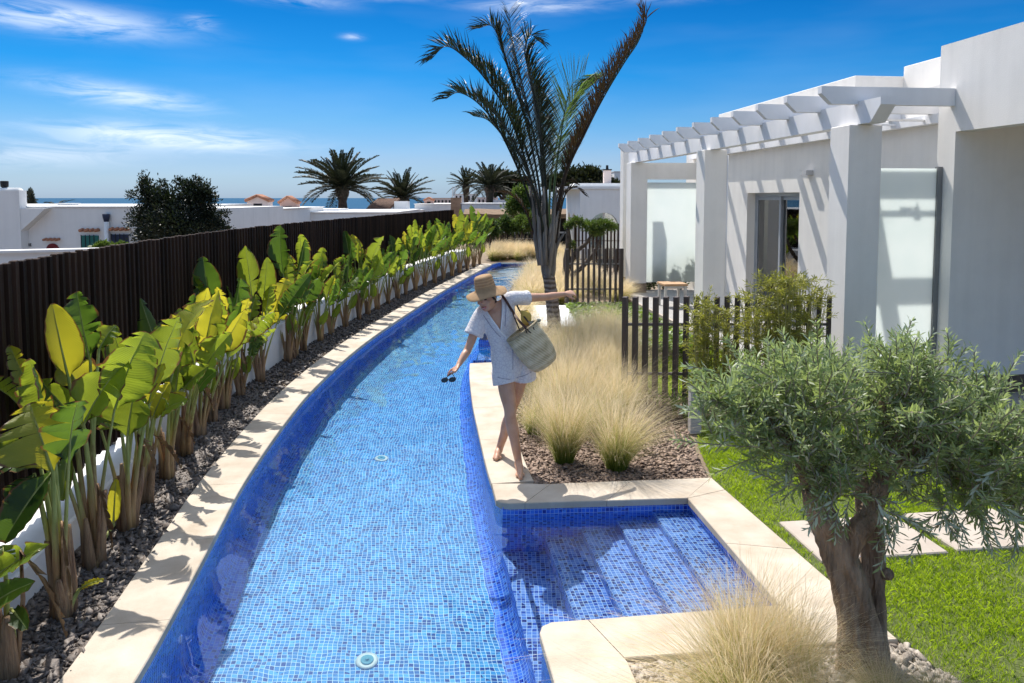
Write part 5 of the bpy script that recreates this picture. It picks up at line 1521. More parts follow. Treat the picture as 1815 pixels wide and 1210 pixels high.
# ================================================================== GARDEN PLANTS
# -- the tall palm by the pool
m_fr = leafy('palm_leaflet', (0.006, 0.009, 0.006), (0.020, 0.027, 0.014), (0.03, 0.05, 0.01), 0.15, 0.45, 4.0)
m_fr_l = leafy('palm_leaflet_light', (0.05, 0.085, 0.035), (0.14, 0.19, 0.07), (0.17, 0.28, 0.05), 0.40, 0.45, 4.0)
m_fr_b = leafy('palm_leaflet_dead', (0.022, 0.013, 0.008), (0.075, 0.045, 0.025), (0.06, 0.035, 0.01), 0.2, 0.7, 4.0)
m_boot = simple('palm_boot', (0.09, 0.075, 0.062), 0.85, scale=2.5, base2=(0.33, 0.29, 0.25), bump=.8, bscale=16, stretch=(7, 7, .7), bdist=.02)
m_ptrunk, nt = new_mat('ringed_palm_trunk')
co = N(nt, 'ShaderNodeTexCoord').outputs['Object']
wv = N(nt, 'ShaderNodeTexWave', {'Vector': co, 'Scale': 4.2, 'Distortion': 3.0, 'Detail': 3.0, 'Detail Scale': 1.5}, wave_type='BANDS', bands_direction='Z').outputs[1]
nz = N(nt, 'ShaderNodeTexNoise', {'Vector': N(nt, 'ShaderNodeMapping', {'Vector': co, 'Scale': (10, 10, 3)}).outputs[0], 'Scale': 2.0, 'Detail': 6.0}).outputs[0]
f = MATH(nt, 'ADD', MATH(nt, 'MULTIPLY', wv, .55), MATH(nt, 'MULTIPLY', nz, .5))
bp = N(nt, 'ShaderNodeBump', {'Height': f, 'Strength': 0.9, 'Distance': 0.02}).outputs[0]
out(nt, N(nt, 'ShaderNodeBsdfPrincipled', {'Base Color': RAMP(nt, f, [(0.25, (0.11, 0.075, 0.055)), (0.5, (0.21, 0.155, 0.12)), (0.8, (0.31, 0.25, 0.205))]), 'Roughness': 0.85, 'Normal': bp, 'Specular IOR Level': .2}).outputs[0])
PD = 11.8
base = at(986, 652, PD); base.z = -0.05
palm = thing('palm_tree', base, 'tall palm with upswept dark fronds and ringed trunk in the feather grass beside the pool', 'palm tree')
tp = [base, at(984, 600, PD), at(981, 560, PD), at(977, 520, PD), at(972, 485, PD)]
tp = spline(tp, 8)
MB().tube(tp, [0.122 - 0.028 * i / (len(tp) - 1) + .004 * math.sin(i * 2.6) for i in range(len(tp))], 16).build('trunk', m_ptrunk, palm, True)
rng = random.Random(3)
def frond(path, n, lmax, mat, seed, side_up=0.65, w=0.014, curl=0.55, r0=0.026, bare=0.40, ragged=.25, out_dir=None):
    """pinnate frond on a measured rib: rib and leaflets"""
    r = random.Random(seed)
    P = spline(path, 8); m = len(P)
    rib = MB().tube(P, [r0 * (1 - .9 * (i / (m - 1)) ** .7) for i in range(m)], 6).build('frond', m_boot if False else mat, palm, True)
    g = MB(); s = arclen(P); T = s[-1]
    for i in range(n):
        t = bare + (1 - bare) * (i + r.uniform(-.3, .3)) / (n - 1)
        t = min(.995, max(bare, t))
        d = t * T; j = 0
        while j < m - 2 and s[j + 1] < d: j += 1
        p = P[j].lerp(P[j + 1], (d - s[j]) / max(1e-6, s[j + 1] - s[j]))
        tg = (P[j + 1] - P[j]).normalized()
        up = Vector((0, 0, 1)) if out_dir is None else Vector(out_dir)
        sd = tg.cross(up); sd = sd.normalized() if sd.length > .05 else Vector((1, 0, 0))
        nn = sd.cross(tg)
        l0 = lmax * (0.45 + .55 * math.sin(PI * min(1, .18 + .78 * (t - bare) / (1 - bare)))) 
        for k in (-1, 1):
            if r.random() < ragged * .35: continue
            l = l0 * r.uniform(1 - ragged, 1.08)
            dr = (tg * .82 + sd * k * .62 + nn * side_up * r.uniform(.6, 1.2)).normalized()
            q = [p]
            cur = p
            dd = dr.copy()
            for u in range(3):
                cur = cur + dd * l / 3
                dd = (dd + Vector((0, 0, -1)) * curl * r.uniform(.2, 1.5) * (u + 1) / 3 + Vector((r.uniform(-.12, .12), r.uniform(-.12, .12), 0))).normalized()
                q.append(cur)
            wd = sd.cross(dr).normalized() * w if sd.cross(dr).length > .01 else nn * w
            wd = (wd + sd * w * r.uniform(-.6, .6)) * .5
            g.add([q[0] - wd * .5, q[0] + wd * .5, q[1] - wd, q[1] + wd, q[2] - wd * .8, q[2] + wd * .8, q[3]], [(0, 1, 3, 2), (2, 3, 5, 4), (4, 5, 6)])
    g.build('leaflets', mat, rib)
    return rib
def pth(*a): return [at(px, py, PD + dd) for px, py, dd in a]
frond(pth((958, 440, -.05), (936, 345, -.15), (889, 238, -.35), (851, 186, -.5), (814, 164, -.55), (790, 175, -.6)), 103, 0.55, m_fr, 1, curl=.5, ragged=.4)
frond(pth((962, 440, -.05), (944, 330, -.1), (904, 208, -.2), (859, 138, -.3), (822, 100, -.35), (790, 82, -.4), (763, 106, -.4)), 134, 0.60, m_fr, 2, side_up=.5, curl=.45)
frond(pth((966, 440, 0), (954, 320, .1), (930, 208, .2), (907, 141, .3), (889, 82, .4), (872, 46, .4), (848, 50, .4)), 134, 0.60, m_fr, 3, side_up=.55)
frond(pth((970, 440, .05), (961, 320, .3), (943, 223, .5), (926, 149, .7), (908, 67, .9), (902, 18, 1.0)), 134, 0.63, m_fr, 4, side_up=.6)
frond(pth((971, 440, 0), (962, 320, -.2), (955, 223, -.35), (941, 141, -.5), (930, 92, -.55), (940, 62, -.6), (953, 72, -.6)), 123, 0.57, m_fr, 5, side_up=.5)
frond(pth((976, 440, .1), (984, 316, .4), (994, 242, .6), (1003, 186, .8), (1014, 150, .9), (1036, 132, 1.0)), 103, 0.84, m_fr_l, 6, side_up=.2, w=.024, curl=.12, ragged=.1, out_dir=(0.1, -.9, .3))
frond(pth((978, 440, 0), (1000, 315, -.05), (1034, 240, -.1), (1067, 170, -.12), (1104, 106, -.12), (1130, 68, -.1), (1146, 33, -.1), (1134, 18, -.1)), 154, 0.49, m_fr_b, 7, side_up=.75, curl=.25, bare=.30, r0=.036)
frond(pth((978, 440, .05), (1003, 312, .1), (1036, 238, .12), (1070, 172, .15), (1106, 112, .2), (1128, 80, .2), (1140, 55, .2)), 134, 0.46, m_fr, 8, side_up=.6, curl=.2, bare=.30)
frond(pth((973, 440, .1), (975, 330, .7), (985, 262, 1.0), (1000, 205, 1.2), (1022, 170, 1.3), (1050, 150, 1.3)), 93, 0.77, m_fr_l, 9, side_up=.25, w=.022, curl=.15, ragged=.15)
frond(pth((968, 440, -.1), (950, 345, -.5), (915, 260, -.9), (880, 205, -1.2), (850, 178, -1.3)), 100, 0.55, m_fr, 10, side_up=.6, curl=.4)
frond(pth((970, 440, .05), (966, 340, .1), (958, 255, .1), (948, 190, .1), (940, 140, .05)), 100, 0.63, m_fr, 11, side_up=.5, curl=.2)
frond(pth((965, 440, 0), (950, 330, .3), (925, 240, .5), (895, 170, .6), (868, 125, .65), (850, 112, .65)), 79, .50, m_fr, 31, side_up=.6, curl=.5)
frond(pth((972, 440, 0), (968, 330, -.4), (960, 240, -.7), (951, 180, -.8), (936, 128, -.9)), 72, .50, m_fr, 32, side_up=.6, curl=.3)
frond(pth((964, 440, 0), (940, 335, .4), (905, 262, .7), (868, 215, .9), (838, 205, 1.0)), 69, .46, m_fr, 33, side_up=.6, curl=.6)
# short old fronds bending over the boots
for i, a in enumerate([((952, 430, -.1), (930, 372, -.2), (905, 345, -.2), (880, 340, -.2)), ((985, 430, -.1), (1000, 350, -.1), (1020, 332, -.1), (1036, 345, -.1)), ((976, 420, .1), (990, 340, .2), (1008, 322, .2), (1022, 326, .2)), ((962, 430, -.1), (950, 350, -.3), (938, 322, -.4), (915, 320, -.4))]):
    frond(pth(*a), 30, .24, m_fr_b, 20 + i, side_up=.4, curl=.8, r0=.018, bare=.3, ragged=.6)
# old leaf bases clasping the top of the trunk
for i in range(10):
    a = i * 2.399; h = (i / 10)
    c = at(972, 492, PD) + Vector((0, 0, .03 + .03 * h))
    o = Vector((math.cos(a), math.sin(a), 0))
    Lh = .55 + .62 * h
    pts = [c + o * .055 - Vector((0, 0, .05)), c + o * .075 + Vector((0, 0, .10)), c + o * .085 + Vector((0, 0, .16 + Lh * .4)), c + o * (.09 + .08 * (1 - h)) + Vector((0, 0, .16 + Lh * .75)), c + o * (.09 + .18 * (1 - h)) + Vector((0, 0, .16 + Lh))]
    MB().tube(pts, [.038, .046, .042, .026, .010], 8, wob=.05, rng=rng).build('leaf_base', m_boot, palm, True)
for i, (px, dd) in enumerate(((945, -.12), (954, -.2), (982, -.15), (992, 0.0), (965, -.22))):
    b0 = at(968 + (px - 968) * .45, 470, PD + dd)
    MB().tube([b0, at(968 + (px - 968) * .8, 425, PD + dd), at(px, 372, PD + dd), at(px + (px - 968) * .3, 330, PD + dd)], [.044, .036, .026, .014], 8).build('leaf_base', m_boot, palm, True)

# -- feather grass: three tufts built blade by blade, then copied
m_stipa, nt = new_mat('feather_grass')
tc = N(nt, 'ShaderNodeTexCoord')
sv = N(nt, 'ShaderNodeSeparateXYZ', {0: tc.outputs['UV']}).outputs
f = MATH(nt, 'ADD', sv[1], MATH(nt, 'MULTIPLY', MATH(nt, 'SUBTRACT', sv[0], .5), .55))
c = RAMP(nt, f, [(0.05, (0.14, 0.20, 0.03)), (0.36, (0.30, 0.35, 0.08)), (0.58, (0.68, 0.53, 0.28)), (0.85, (0.82, 0.69, 0.47))])
tcx = RAMP(nt, f, [(0.05, (0.22, 0.32, 0.03)), (0.38, (0.50, 0.54, 0.12)), (0.60, (0.86, 0.70, 0.38)), (0.85, (0.95, 0.82, 0.58))])
p = N(nt, 'ShaderNodeBsdfPrincipled', {'Base Color': c, 'Roughness': 0.6, 'Specular IOR Level': .25})
tl = N(nt, 'ShaderNodeBsdfTranslucent', {'Color': tcx})
out(nt, N(nt, 'ShaderNodeMixShader', {0: 0.45, 1: p.outputs[0], 2: tl.outputs[0]}).outputs[0])
def tuft_mesh(name, n, H, spread, wind, seed, w=0.0022, curl=1.0, base_r=0.07, fine=0.45):
    r = np.random.RandomState(seed); S = 6
    a = r.uniform(0, 2 * PI, n); rad = base_r * np.sqrt(r.rand(n))
    B = np.stack([np.cos(a) * rad, np.sin(a) * rad, np.zeros(n)], 1)
    h = H * r.uniform(.38, 1.1, n) * (1 - .15 * rad / base_r) * np.where(r.rand(n) < .06, 1.22, 1.0)
    oa = a + r.normal(0, .5, n)
    lean = spread * np.abs(r.normal(.35, .42, n)) + .05
    dr = np.stack([np.cos(oa) * lean + wind[0] * r.uniform(.3, 1.2, n), np.sin(oa) * lean + wind[1] * r.uniform(.3, 1.2, n)], 1)
    jit = r.normal(0, .085, (n, S + 1, 2)).cumsum(1) * .35
    t = np.linspace(0, 1, S + 1)[None]
    bend = (t ** 1.9) * curl
    X = B[:, 0:1] + h[:, None] * dr[:, 0:1] * (t * .45 + bend * .75) + jit[..., 0] * h[:, None] * t
    Yy = B[:, 1:2] + h[:, None] * dr[:, 1:2] * (t * .45 + bend * .75) + jit[..., 1] * h[:, None] * t
    mag = np.linalg.norm(dr, axis=1)[:, None]
    Z = h[:, None] * (t - 0.42 * np.minimum(1.2, mag) * curl * t ** 3.0)
    C_ = np.stack([X, Yy, Z], -1)
    wa = r.uniform(0, 2 * PI, n)
    side = np.stack([np.cos(wa), np.sin(wa), np.zeros(n)], 1)[:, None]
    ww = (w * (1 - (1 - fine) * t) * r.uniform(.6, 1.3, n)[:, None])[..., None] * .5
    Lf, Rt = C_ - side * ww, C_ + side * ww
    V = np.stack([Lf, Rt], 2).reshape(-1, 3)
    k = 2 * (S + 1)
    q = np.array([(2 * i, 2 * i + 1, 2 * i + 3, 2 * i + 2) for i in range(S)])
    F = (q[None] + (np.arange(n) * k)[:, None, None]).reshape(-1, 4)
    u = r.rand(n)
    vv = np.repeat(np.linspace(0, 1, S + 1), 2)
    UVv = np.stack([np.repeat(u[:, None], k, 1), np.repeat(vv[None], n, 0)], -1).reshape(-1, 2)
    return np_mesh(name, V, F, m_stipa, UVv[F.ravel()])
TUFT = [tuft_mesh('grass_tuft', 2100, .80, .72, (.16, -.05), 1, w=.0019), tuft_mesh('grass_tuft', 2000, .74, .85, (.22, .02), 2, w=.0019, curl=1.25), tuft_mesh('grass_tuft', 2100, .84, .6, (.05, -.1), 3, w=.0019, curl=.85)]
TUFT_FAR = [tuft_mesh('grass_tuft', 900, .62, .85, (.15, 0), 4, w=.006), tuft_mesh('grass_tuft', 900, .58, .95, (.2, -.1), 5, w=.006, curl=1.2)]
TUFT_NEAR = [tuft_mesh('grass_tuft', 2800, .80, .62, (.0, -.03), 6, w=.0019, curl=1.1, base_r=.08), tuft_mesh('grass_tuft', 2300, .54, .9, (-.25, -.05), 7, w=.0017, curl=1.4, base_r=.07)]
grng = random.Random(77)
def tuft(x, y, me, label, group=None, s=1.0, z=-.04, rz=None):
    o = link_mesh('grass_tuft', me, None, (x, y, z))
    s *= grng.uniform(.92, 1.08)
    o.scale = (s, s, s * grng.uniform(.92, 1.08)); o.rotation_euler = (0, 0, grng.uniform(-.6, .6) if rz is None else rz)
    return tag(o, label, 'grass tuft', group)
def tuft_px(px, py, me, label, group=None, s=1.0):
    p = gp(px, py, -.04); return tuft(p.x, p.y, me, label, group, s)
tuft_px(1000, 822, TUFT[2], 'left of the two front feather grass tufts behind the basin, green at its foot', s=1.05)
tuft_px(1092, 834, TUFT[0], 'right of the two front feather grass tufts behind the basin, green at its foot', s=1.08)
tuft_px(948, 772, TUFT[1], 'feather grass tuft just behind the walking woman\'s legs, by the coping', s=.85)
G1 = 'feather grass in the clump between palm and near fence'
L1 = 'blond feather grass tuft in the dense clump between the palm trunk and the near fence'
for (px, py, k) in [(1045, 770, 1), (1095, 752, 0), (1000, 742, 2), (1050, 730, 0), (1100, 712, 1), (965, 728, 1), (1010, 705, 0), (1055, 698, 2), (1098, 690, 0), (1015, 678, 1), (968, 690, 0), (1050, 668, 0), (1090, 662, 2), (1005, 655, 0), (1075, 645, 1), (1035, 640, 2), (950, 660, 1), (960, 640, 1), (1100, 640, 0), (1010, 628, 1), (940, 700, 0), (940, 630, 2), (1060, 622, 0), (1090, 615, 1)]:
    tuft_px(px, py, TUFT[k], L1, G1, 1.0)
G2 = 'feather grass behind the palm trunk'
L2 = 'blond feather grass tuft in the drift between the pool and the middle fence'
for i in range(34):
    y = 16.3 + 6.6 * (i / 34) + grng.uniform(-.3, .3)
    x = RX(y) + .35 + grng.uniform(0, 1.25)
    tuft(x, y, TUFT_FAR[i % 2], L2, G2, 1.15)
for i in range(16):
    y = 16.4 + 5.5 * i / 16
    tuft(1.5 + grng.uniform(0, 1.2), y, TUFT_FAR[i % 2], L2, G2, 1.0)
for i in range(12):
    y = 12.7 + 2.9 * i / 12
    tuft(RX(y) + .28 + grng.uniform(0, .35), y, TUFT_FAR[i % 2], L2, G2, .9)
G3 = 'feather grass at the far end of the pool'
L3 = 'pale feather grass tuft on the bank across the far end of the pool'
for i in range(40):
    a = grng.uniform(0, 1)
    tuft(-.75 + 3.2 * a + grng.uniform(-.2, .2), 28.0 + grng.uniform(0, 2.6) + .3 * a, TUFT_FAR[i % 2], L3, G3, 1.05 + .15 * (a < .5))
for i in range(10):
    y = 23.2 + 4.6 * i / 10
    tuft(RX(y) + .5 + grng.uniform(0, .7), y, TUFT_FAR[i % 2], L3, G3, 1.0)
tuft(1.12, 3.46, TUFT_NEAR[0], 'largest blond feather grass tuft in front of the basin, hiding its coping corner', s=.94, rz=.3)
tuft(1.33, 3.43, TUFT_NEAR[0], 'green footed feather grass tuft between the basin coping and the olive trunk', s=.76, rz=2.0)
tuft(1.02, 3.20, TUFT_NEAR[1], 'low bleached feather grass tuft at the bottom edge, left of the olive trunk', s=1.1)
tuft(1.72, 3.28, TUFT_NEAR[1], 'thin feather grass tuft leaning across the foot of the olive trunk', s=.6, rz=-.4)
tuft(1.32, 3.12, TUFT_NEAR[1], 'short bleached feather grass tuft on the pale gravel at the bottom edge', s=.9, rz=.7)
tuft(1.95, 3.25, TUFT_NEAR[1], 'small sparse feather grass tuft right of the olive trunk at the lawn edge', s=.55, rz=1.2)

# -- fresh green strappy plants by the near fence
m_strap = leafy('strap_leaf', (0.05, 0.10, 0.015), (0.16, 0.24, 0.03), (0.30, 0.45, 0.04), .4, .45, 5)
def strap_plant(px, py, label, H, n, seed):
    r = random.Random(seed); p = gp(px, py, -.04); t = thing('strap_plant', p, label, 'plant'); g = MB()
    for i in range(n):
        a = r.uniform(0, 2 * PI); l = H * r.uniform(.6, 1.1); o = Vector((math.cos(a), math.sin(a), 0)); s = Vector((-o.y, o.x, 0)) * .008
        q = [p + o * .02, p + o * l * .2 + Vector((0, 0, l * .6)), p + o * l * .55 + Vector((0, 0, l * .85)), p + o * l * .9 + Vector((0, 0, l * .7))]
        g.add([q[0] - s, q[0] + s, q[1] - s, q[1] + s, q[2] - s * .7, q[2] + s * .7, q[3]], [(0, 1, 3, 2), (2, 3, 5, 4), (4, 5, 6)])
    g.build('leaves', m_strap, t)
strap_plant(1196, 738, 'green strappy plant at the foot of the near slat fence', .30, 60, 1)
strap_plant(1163, 722, 'smaller green strappy plant left of the grey post, under the fence', .18, 30, 2)
strap_plant(1215, 745, 'narrow green strappy plant touching the grey post', .22, 34, 3)
# -- leafy ground cover beyond the middle of the garden
P = poly_pts(16000, [(1.25, 10.8), (2.95, 10.8), (2.55, 15.5), (1.15, 15.5)])
Vc = []
n = len(P); s = rs.uniform(.03, .08, n); a = rs.uniform(0, 2 * PI, n); ti = rs.uniform(-.6, .6, n); z = rs.uniform(-.02, .16, n)
dx = np.stack([np.cos(a), np.sin(a), ti], 1) * s[:, None]; dy = np.stack([-np.sin(a), np.cos(a), rs.uniform(-.5, .5, n)], 1) * s[:, None] * .6
C0 = np.stack([P[:, 0], P[:, 1], z], 1)
V = np.stack([C0 - dx, C0 - dy, C0 + dx, C0 + dy], 1).reshape(-1, 3)
tag(link_mesh('ground_cover', np_mesh('ground_cover', V, np.arange(len(V)).reshape(-1, 4), m_strap)), 'low bright green leafy ground cover in front of the middle fence', 'ground cover', kind='stuff')

# -- olive trees
m_olive = leafy('olive_leaf', (0.095, 0.145, 0.06), (0.29, 0.355, 0.175), (0.44, 0.56, 0.15), 0.36, 0.42, 9.0, spec=0.35, back=(0.50, 0.54, 0.46, 1))
m_obark = simple('olive_bark', (0.125, 0.078, 0.048), 0.9, scale=9, base2=(0.46, 0.34, 0.235), bump=1.0, bscale=14, stretch=(1.6, 1.6, .40), bdist=.09, detail=9)
m_otwig = simple('olive_twig', (0.17, 0.14, 0.11), 0.85, scale=12, base2=(0.32, 0.28, 0.23))
def sprays(starts, dirs, lens, leaf, seed, pair_gap, width=.2, curve=.35):
    """twigs with opposite leaf pairs; returns leaf verts/faces and a twig MB"""
    r = np.random.RandomState(seed); V = []; tw = MB()
    for p0, d0, L in zip(starts, dirs, lens):
        p = np.array(p0, float); d = np.array(d0, float); d /= np.linalg.norm(d)
        n = max(3, int(L / pair_gap)); path = [p.copy()]
        ph = r.uniform(0, PI)
        bend = r.normal(0, curve, 3) / n
        side = np.cross(d, r.normal(0, 1, 3)); side /= np.linalg.norm(side)
        for i in range(n):
            d = d + bend + np.array([0, 0, -.10 * (i / n) / n]); d /= np.linalg.norm(d)
            p = p + d * pair_gap; path.append(p.copy())
            side = side - d * side.dot(d); side /= np.linalg.norm(side)
            q = np.cos(ph) * side + np.sin(ph) * np.cross(d, side); ph += PI / 2 + r.uniform(-.4, .4)
            for s in (-1, 1):
                ax = d * r.uniform(.5, .95) + s * q * r.uniform(.5, .9) + r.normal(0, .14, 3); ax /= np.linalg.norm(ax)
                nv = np.cross(ax, np.cross(d, ax) + r.normal(0, .4, 3)); nv /= np.linalg.norm(nv) + 1e-9
                sd = np.cross(ax, nv)
                l = leaf * r.uniform(.65, 1.2) * (1 - .25 * i / n); w = l * width * .5
                V.append(p); V.append(p + ax * l * .3 + sd * w * .85); V.append(p + ax * l * .68 + sd * w * .8 + nv * l * .02); V.append(p + ax * l - nv * l * .05)
                V.append(p + ax * l * .68 - sd * w * .8 + nv * l * .02); V.append(p + ax * l * .3 - sd * w * .85)
        tw.tube([Vector(x) for x in path[::max(1, n // 4)]], .0032, 3, cap=False)
    V = np.array(V); m = len(V) // 6
    F = (np.array([(0, 1, 2, 5), (5, 2, 3, 4)])[None] + (np.arange(m) * 6)[:, None, None]).reshape(-1, 4)
    return V, F, tw
ob = gp(1528, 1196, -.04)
ol = thing('olive_tree', ob, 'old olive tree with thick gnarled trunk and wide silvery crown in the right foreground', 'olive tree')
r = random.Random(9)
OD = ob.y * CP + .0
def o3(px, py, dd=0.0): return at(px, py, 3.72 + dd)
# trunk: two twisted stems fused at the foot, with a hollow between
tr_ = MB()
def stem(pts, rads, seed, n=40):
    rr = random.Random(seed); P = spline(pts, 12); m = len(P); rg = []
    k = len(pts) - 1
    for i, p in enumerate(P):
        u = i / (m - 1) * k; j = min(int(u), k - 1); rad = rads[j] + (rads[j + 1] - rads[j]) * (u - j)
        t = (P[min(i + 1, m - 1)] - P[max(i - 1, 0)]).normalized()
        x = t.cross(Vector((0, 1, 0.2))).normalized(); y = t.cross(x)
        ring = []
        for q in range(n):
            a = 2 * PI * q / n + .28 * i / 7
            rl = 1 + .13 * math.sin(3 * a + seed) + .07 * math.sin(5 * a + i * .15 + seed) - .09 * abs(math.sin(5.5 * a + 1.3 * mnoise.noise(Vector((a * 2, i * .12, seed))))) + .07 * mnoise.noise(Vector((math.cos(a) * 5, math.sin(a) * 5, i * .35 + seed))) + .12 * mnoise.noise(Vector((math.cos(a) * 1.6, math.sin(a) * 1.6, i * .13 + seed)))
            ring.append(p + (x * math.cos(a) + y * math.sin(a)) * rad * rl)
        rg.append(ring)
    tr_.rings(rg, True)
stem([o3(1530, 1215), o3(1525, 1130), o3(1508, 1040), o3(1478, 960), o3(1450, 895), o3(1432, 840)], [.135, .105, .090, .078, .062, .042], 1)
stem([o3(1540, 1212, .05), o3(1542, 1120, .06), o3(1545, 1040, .07), o3(1548, 970, .06), o3(1540, 905, .05), o3(1528, 850, .05)], [.12, .086, .066, .060, .056, .038], 2)
stem([o3(1492, 1000), o3(1520, 945, -.04), o3(1545, 905, -.02), o3(1560, 860, 0), o3(1590, 810, 0)], [.06, .058, .055, .05, .03], 3, 12)
tr_.ball(o3(1472, 930, -.06), .05, .05, .06); tr_.ball(o3(1572, 1017, .0), .035, .035, .03); tr_.ball(o3(1440, 880, -.03), .05, .05, .045)
trunk_o = tr_.build('trunk', m_obark, ol, True)
fork_pts = [o3(1432, 845), o3(1528, 852, .05), o3(1588, 812), o3(1545, 905, -.02)]
starts, dirs, lens = [], [], []
lim = MB()
CL = [((1330, 720), (95, 80), .34, 90), ((1440, 690), (110, 85), .42, 120), ((1400, 780), (130, 70), .40, 120), ((1560, 690), (130, 80), .48, 140), ((1640, 760), (130, 85), .48, 140), ((1530, 790), (130, 70), .45, 110),
      ((1740, 760), (110, 90), .45, 130), ((1850, 790), (110, 100), .45, 90), ((1700, 850), (120, 55), .38, 90), ((1610, 645), (75, 32), .30, 60), ((1470, 850), (70, 40), .3, 50), ((1285, 700), (48, 50), .22, 36), ((1800, 870), (90, 60), .35, 70), ((1960, 780), (100, 110), .45, 60)]
for (cx, cy_), (rx, ry_), rd, k in CL:
    c = Vector(o3(cx, cy_, r.uniform(-.1, .12)))
    s_ = 3.72 / FOC
    f0 = min(fork_pts, key=lambda q: (q - c).length)
    midp = f0.lerp(c, .5) + Vector((r.uniform(-.05, .05), r.uniform(-.05, .05), .06))
    lim.tube(spline([f0, midp, c], 4), [.034 - .028 * i / 8 for i in range(9)], 7, wob=.12, rng=r)
    for i in range(int(k * .80)):
        d = Vector((r.gauss(0, 1), r.gauss(0, 1), r.gauss(0, 1))).normalized()
        q = r.uniform(.25, .95)
        p = c + Vector((d.x * rx * s_, d.y * rd, d.z * ry_ * s_)) * q
        dv = (d * .8 + Vector((0, -.05, .80)) + Vector((r.gauss(0, .35), r.gauss(0, .35), r.gauss(0, .35)))).normalized()
        starts.append(p - dv * .08); dirs.append(dv); lens.append(r.uniform(.12, .26))
# drooping sprays on the lower right and the long thin shoots at left
for (px, py, qx, qy, dd) in [(1650, 870, 1700, 965, -.2), (1600, 880, 1560, 990, -.2), (1720, 880, 1760, 980, -.2), (1780, 880, 1800, 985, -.1), (1560, 890, 1600, 950, -.3), (1690, 890, 1640, 975, -.25), (1420, 790, 1245, 790, -.1), (1360, 760, 1238, 700, 0), (1300, 690, 1228, 650, .1), (1460, 860, 1420, 930, -.2), (1740, 860, 1815, 930, -.3), (1420, 840, 1380, 880, -.15), (1500, 880, 1480, 940, -.25), (1550, 900, 1610, 935, -.3), (1700, 700, 1712, 620, .1), (1780, 720, 1812, 640, 0), (1440, 650, 1420, 610, .2), (1600, 640, 1600, 598, .2), (1330, 660, 1310, 622, .2), (1680, 650, 1690, 610, .2)]:
    a, b = o3(px, py, dd), o3(qx, qy, dd - .05)
    for j in range(3):
        off = Vector((r.uniform(-.05, .05), r.uniform(-.06, .06), r.uniform(-.03, .03)))
        starts.append(a.lerp(b, j * .2) + off); dirs.append((b - a).normalized()); lens.append(max(.15, (b - a).length * r.uniform(.6, .9)))
V, F, tw = sprays(starts, dirs, lens, .062, 5, .0145, .21)
link_mesh('crown', np_mesh('crown', V - np.array(ob)[None], F, m_olive), ol)
lim.build('limb', m_obark, ol, True)
tw.build('twigs', m_otwig, ol)
# small gnarled olive by the middle fence
sb = gp(1008, 527, -.04)
def s3(px, py, dd=0.0): return at(px, py, 18.6 + dd)
so = thing('olive_tree', s3(1008, 505), 'small gnarled olive with forked bare stems before the dark fence', 'olive tree')
g = MB()
for pts, rr in (([s3(1008, 512), s3(1004, 470), s3(1008, 430), s3(1006, 405)], [.11, .09, .075, .05]), ([s3(1006, 480), s3(1020, 448), s3(1040, 430), s3(1050, 412)], [.08, .065, .05, .03]), ([s3(1006, 495), s3(1035, 470), s3(1055, 445), s3(1062, 425)], [.07, .06, .045, .03]), ([s3(1006, 405), s3(1015, 395), s3(1030, 392)], [.05, .04, .02])):
    g.tube(spline(pts, 4), [rr[0] + (rr[-1] - rr[0]) * i / (4 * (len(pts) - 1)) for i in range(4 * (len(pts) - 1) + 1)], 8, wob=.15, rng=r)
g.build('trunk', m_twig, so, True)
def C2(px, py, rx, rz, w=1): 
    p = s3(px, py); k = 18.6 / FOC
    return (tuple(p), (rx * k, rx * k, rz * k), w)
V, F = crown_np([C2(1022, 392, 12, 8), C2(1045, 400, 16, 9, 1.5), C2(1070, 398, 16, 9, 1.5), C2(1058, 410, 14, 8), C2(1008, 400, 7, 6, .5), C2(1085, 402, 9, 6, .6), C2(1013, 435, 6, 8, .4)], 5200, .075, 15, up=.5, shell=.3, aspect=4)
link_mesh('crown', np_mesh('crown', V - np.array(so.location)[None], F, m_bushleaf), so)

# -- bamboo clumps by the near fence
m_bam = leafy('bamboo_leaf', (0.10, 0.13, 0.022), (0.33, 0.32, 0.07), (0.45, 0.46, 0.06), 0.35, 0.45, 8.0)
m_cane = simple('bamboo_cane', (0.23, 0.22, 0.07), 0.5, scale=6, base2=(0.40, 0.36, 0.13))
def bamboo(label, px0, px1, top, foot, depth, n, seed, dr=.3):
    rr = random.Random(seed)
    b = at((px0 + px1) / 2, foot, depth); t = thing('bamboo_clump', (b.x, b.y, -.04), label, 'bamboo')
    st_, di, le = [], [], []
    for i in range(n):
        x = rr.uniform(px0, px1); u = (x - px0) / (px1 - px0)
        ht = top + (foot - top) * (.05 + .30 * abs(u - .55) * rr.uniform(.3, 1.6))
        a = at((px0 + px1) / 2 + (x - (px0 + px1) / 2) * .6, foot, depth + rr.uniform(-dr, dr)); a.z = -.04
        e = at(x + rr.uniform(-10, 10), ht, depth + rr.uniform(-dr, dr))
        cpts = spline([a, a.lerp(e, .5) + Vector((rr.uniform(-.03, .03), 0, .05)), e], 4)
        MB().tube(cpts, [.007 - .004 * k / 8 for k in range(9)], 5).build('cane', m_cane, t)
        for k in range(2, 9):
            for _ in range(rr.choice((1, 2, 2))):
                st_.append(cpts[k] + Vector((0, 0, rr.uniform(-.05, .05)))); di.append((rr.gauss(0, 1), rr.gauss(0, 1), rr.uniform(-.1, .8))); le.append(rr.uniform(.08, .2))
    V, F, tw = sprays(st_, di, le, .068, seed, .020, .17, .5)
    link_mesh('leaves', np_mesh('leaves', V - np.array(t.location)[None], F, m_bam), t)
    tw.build('twigs', m_cane, t)
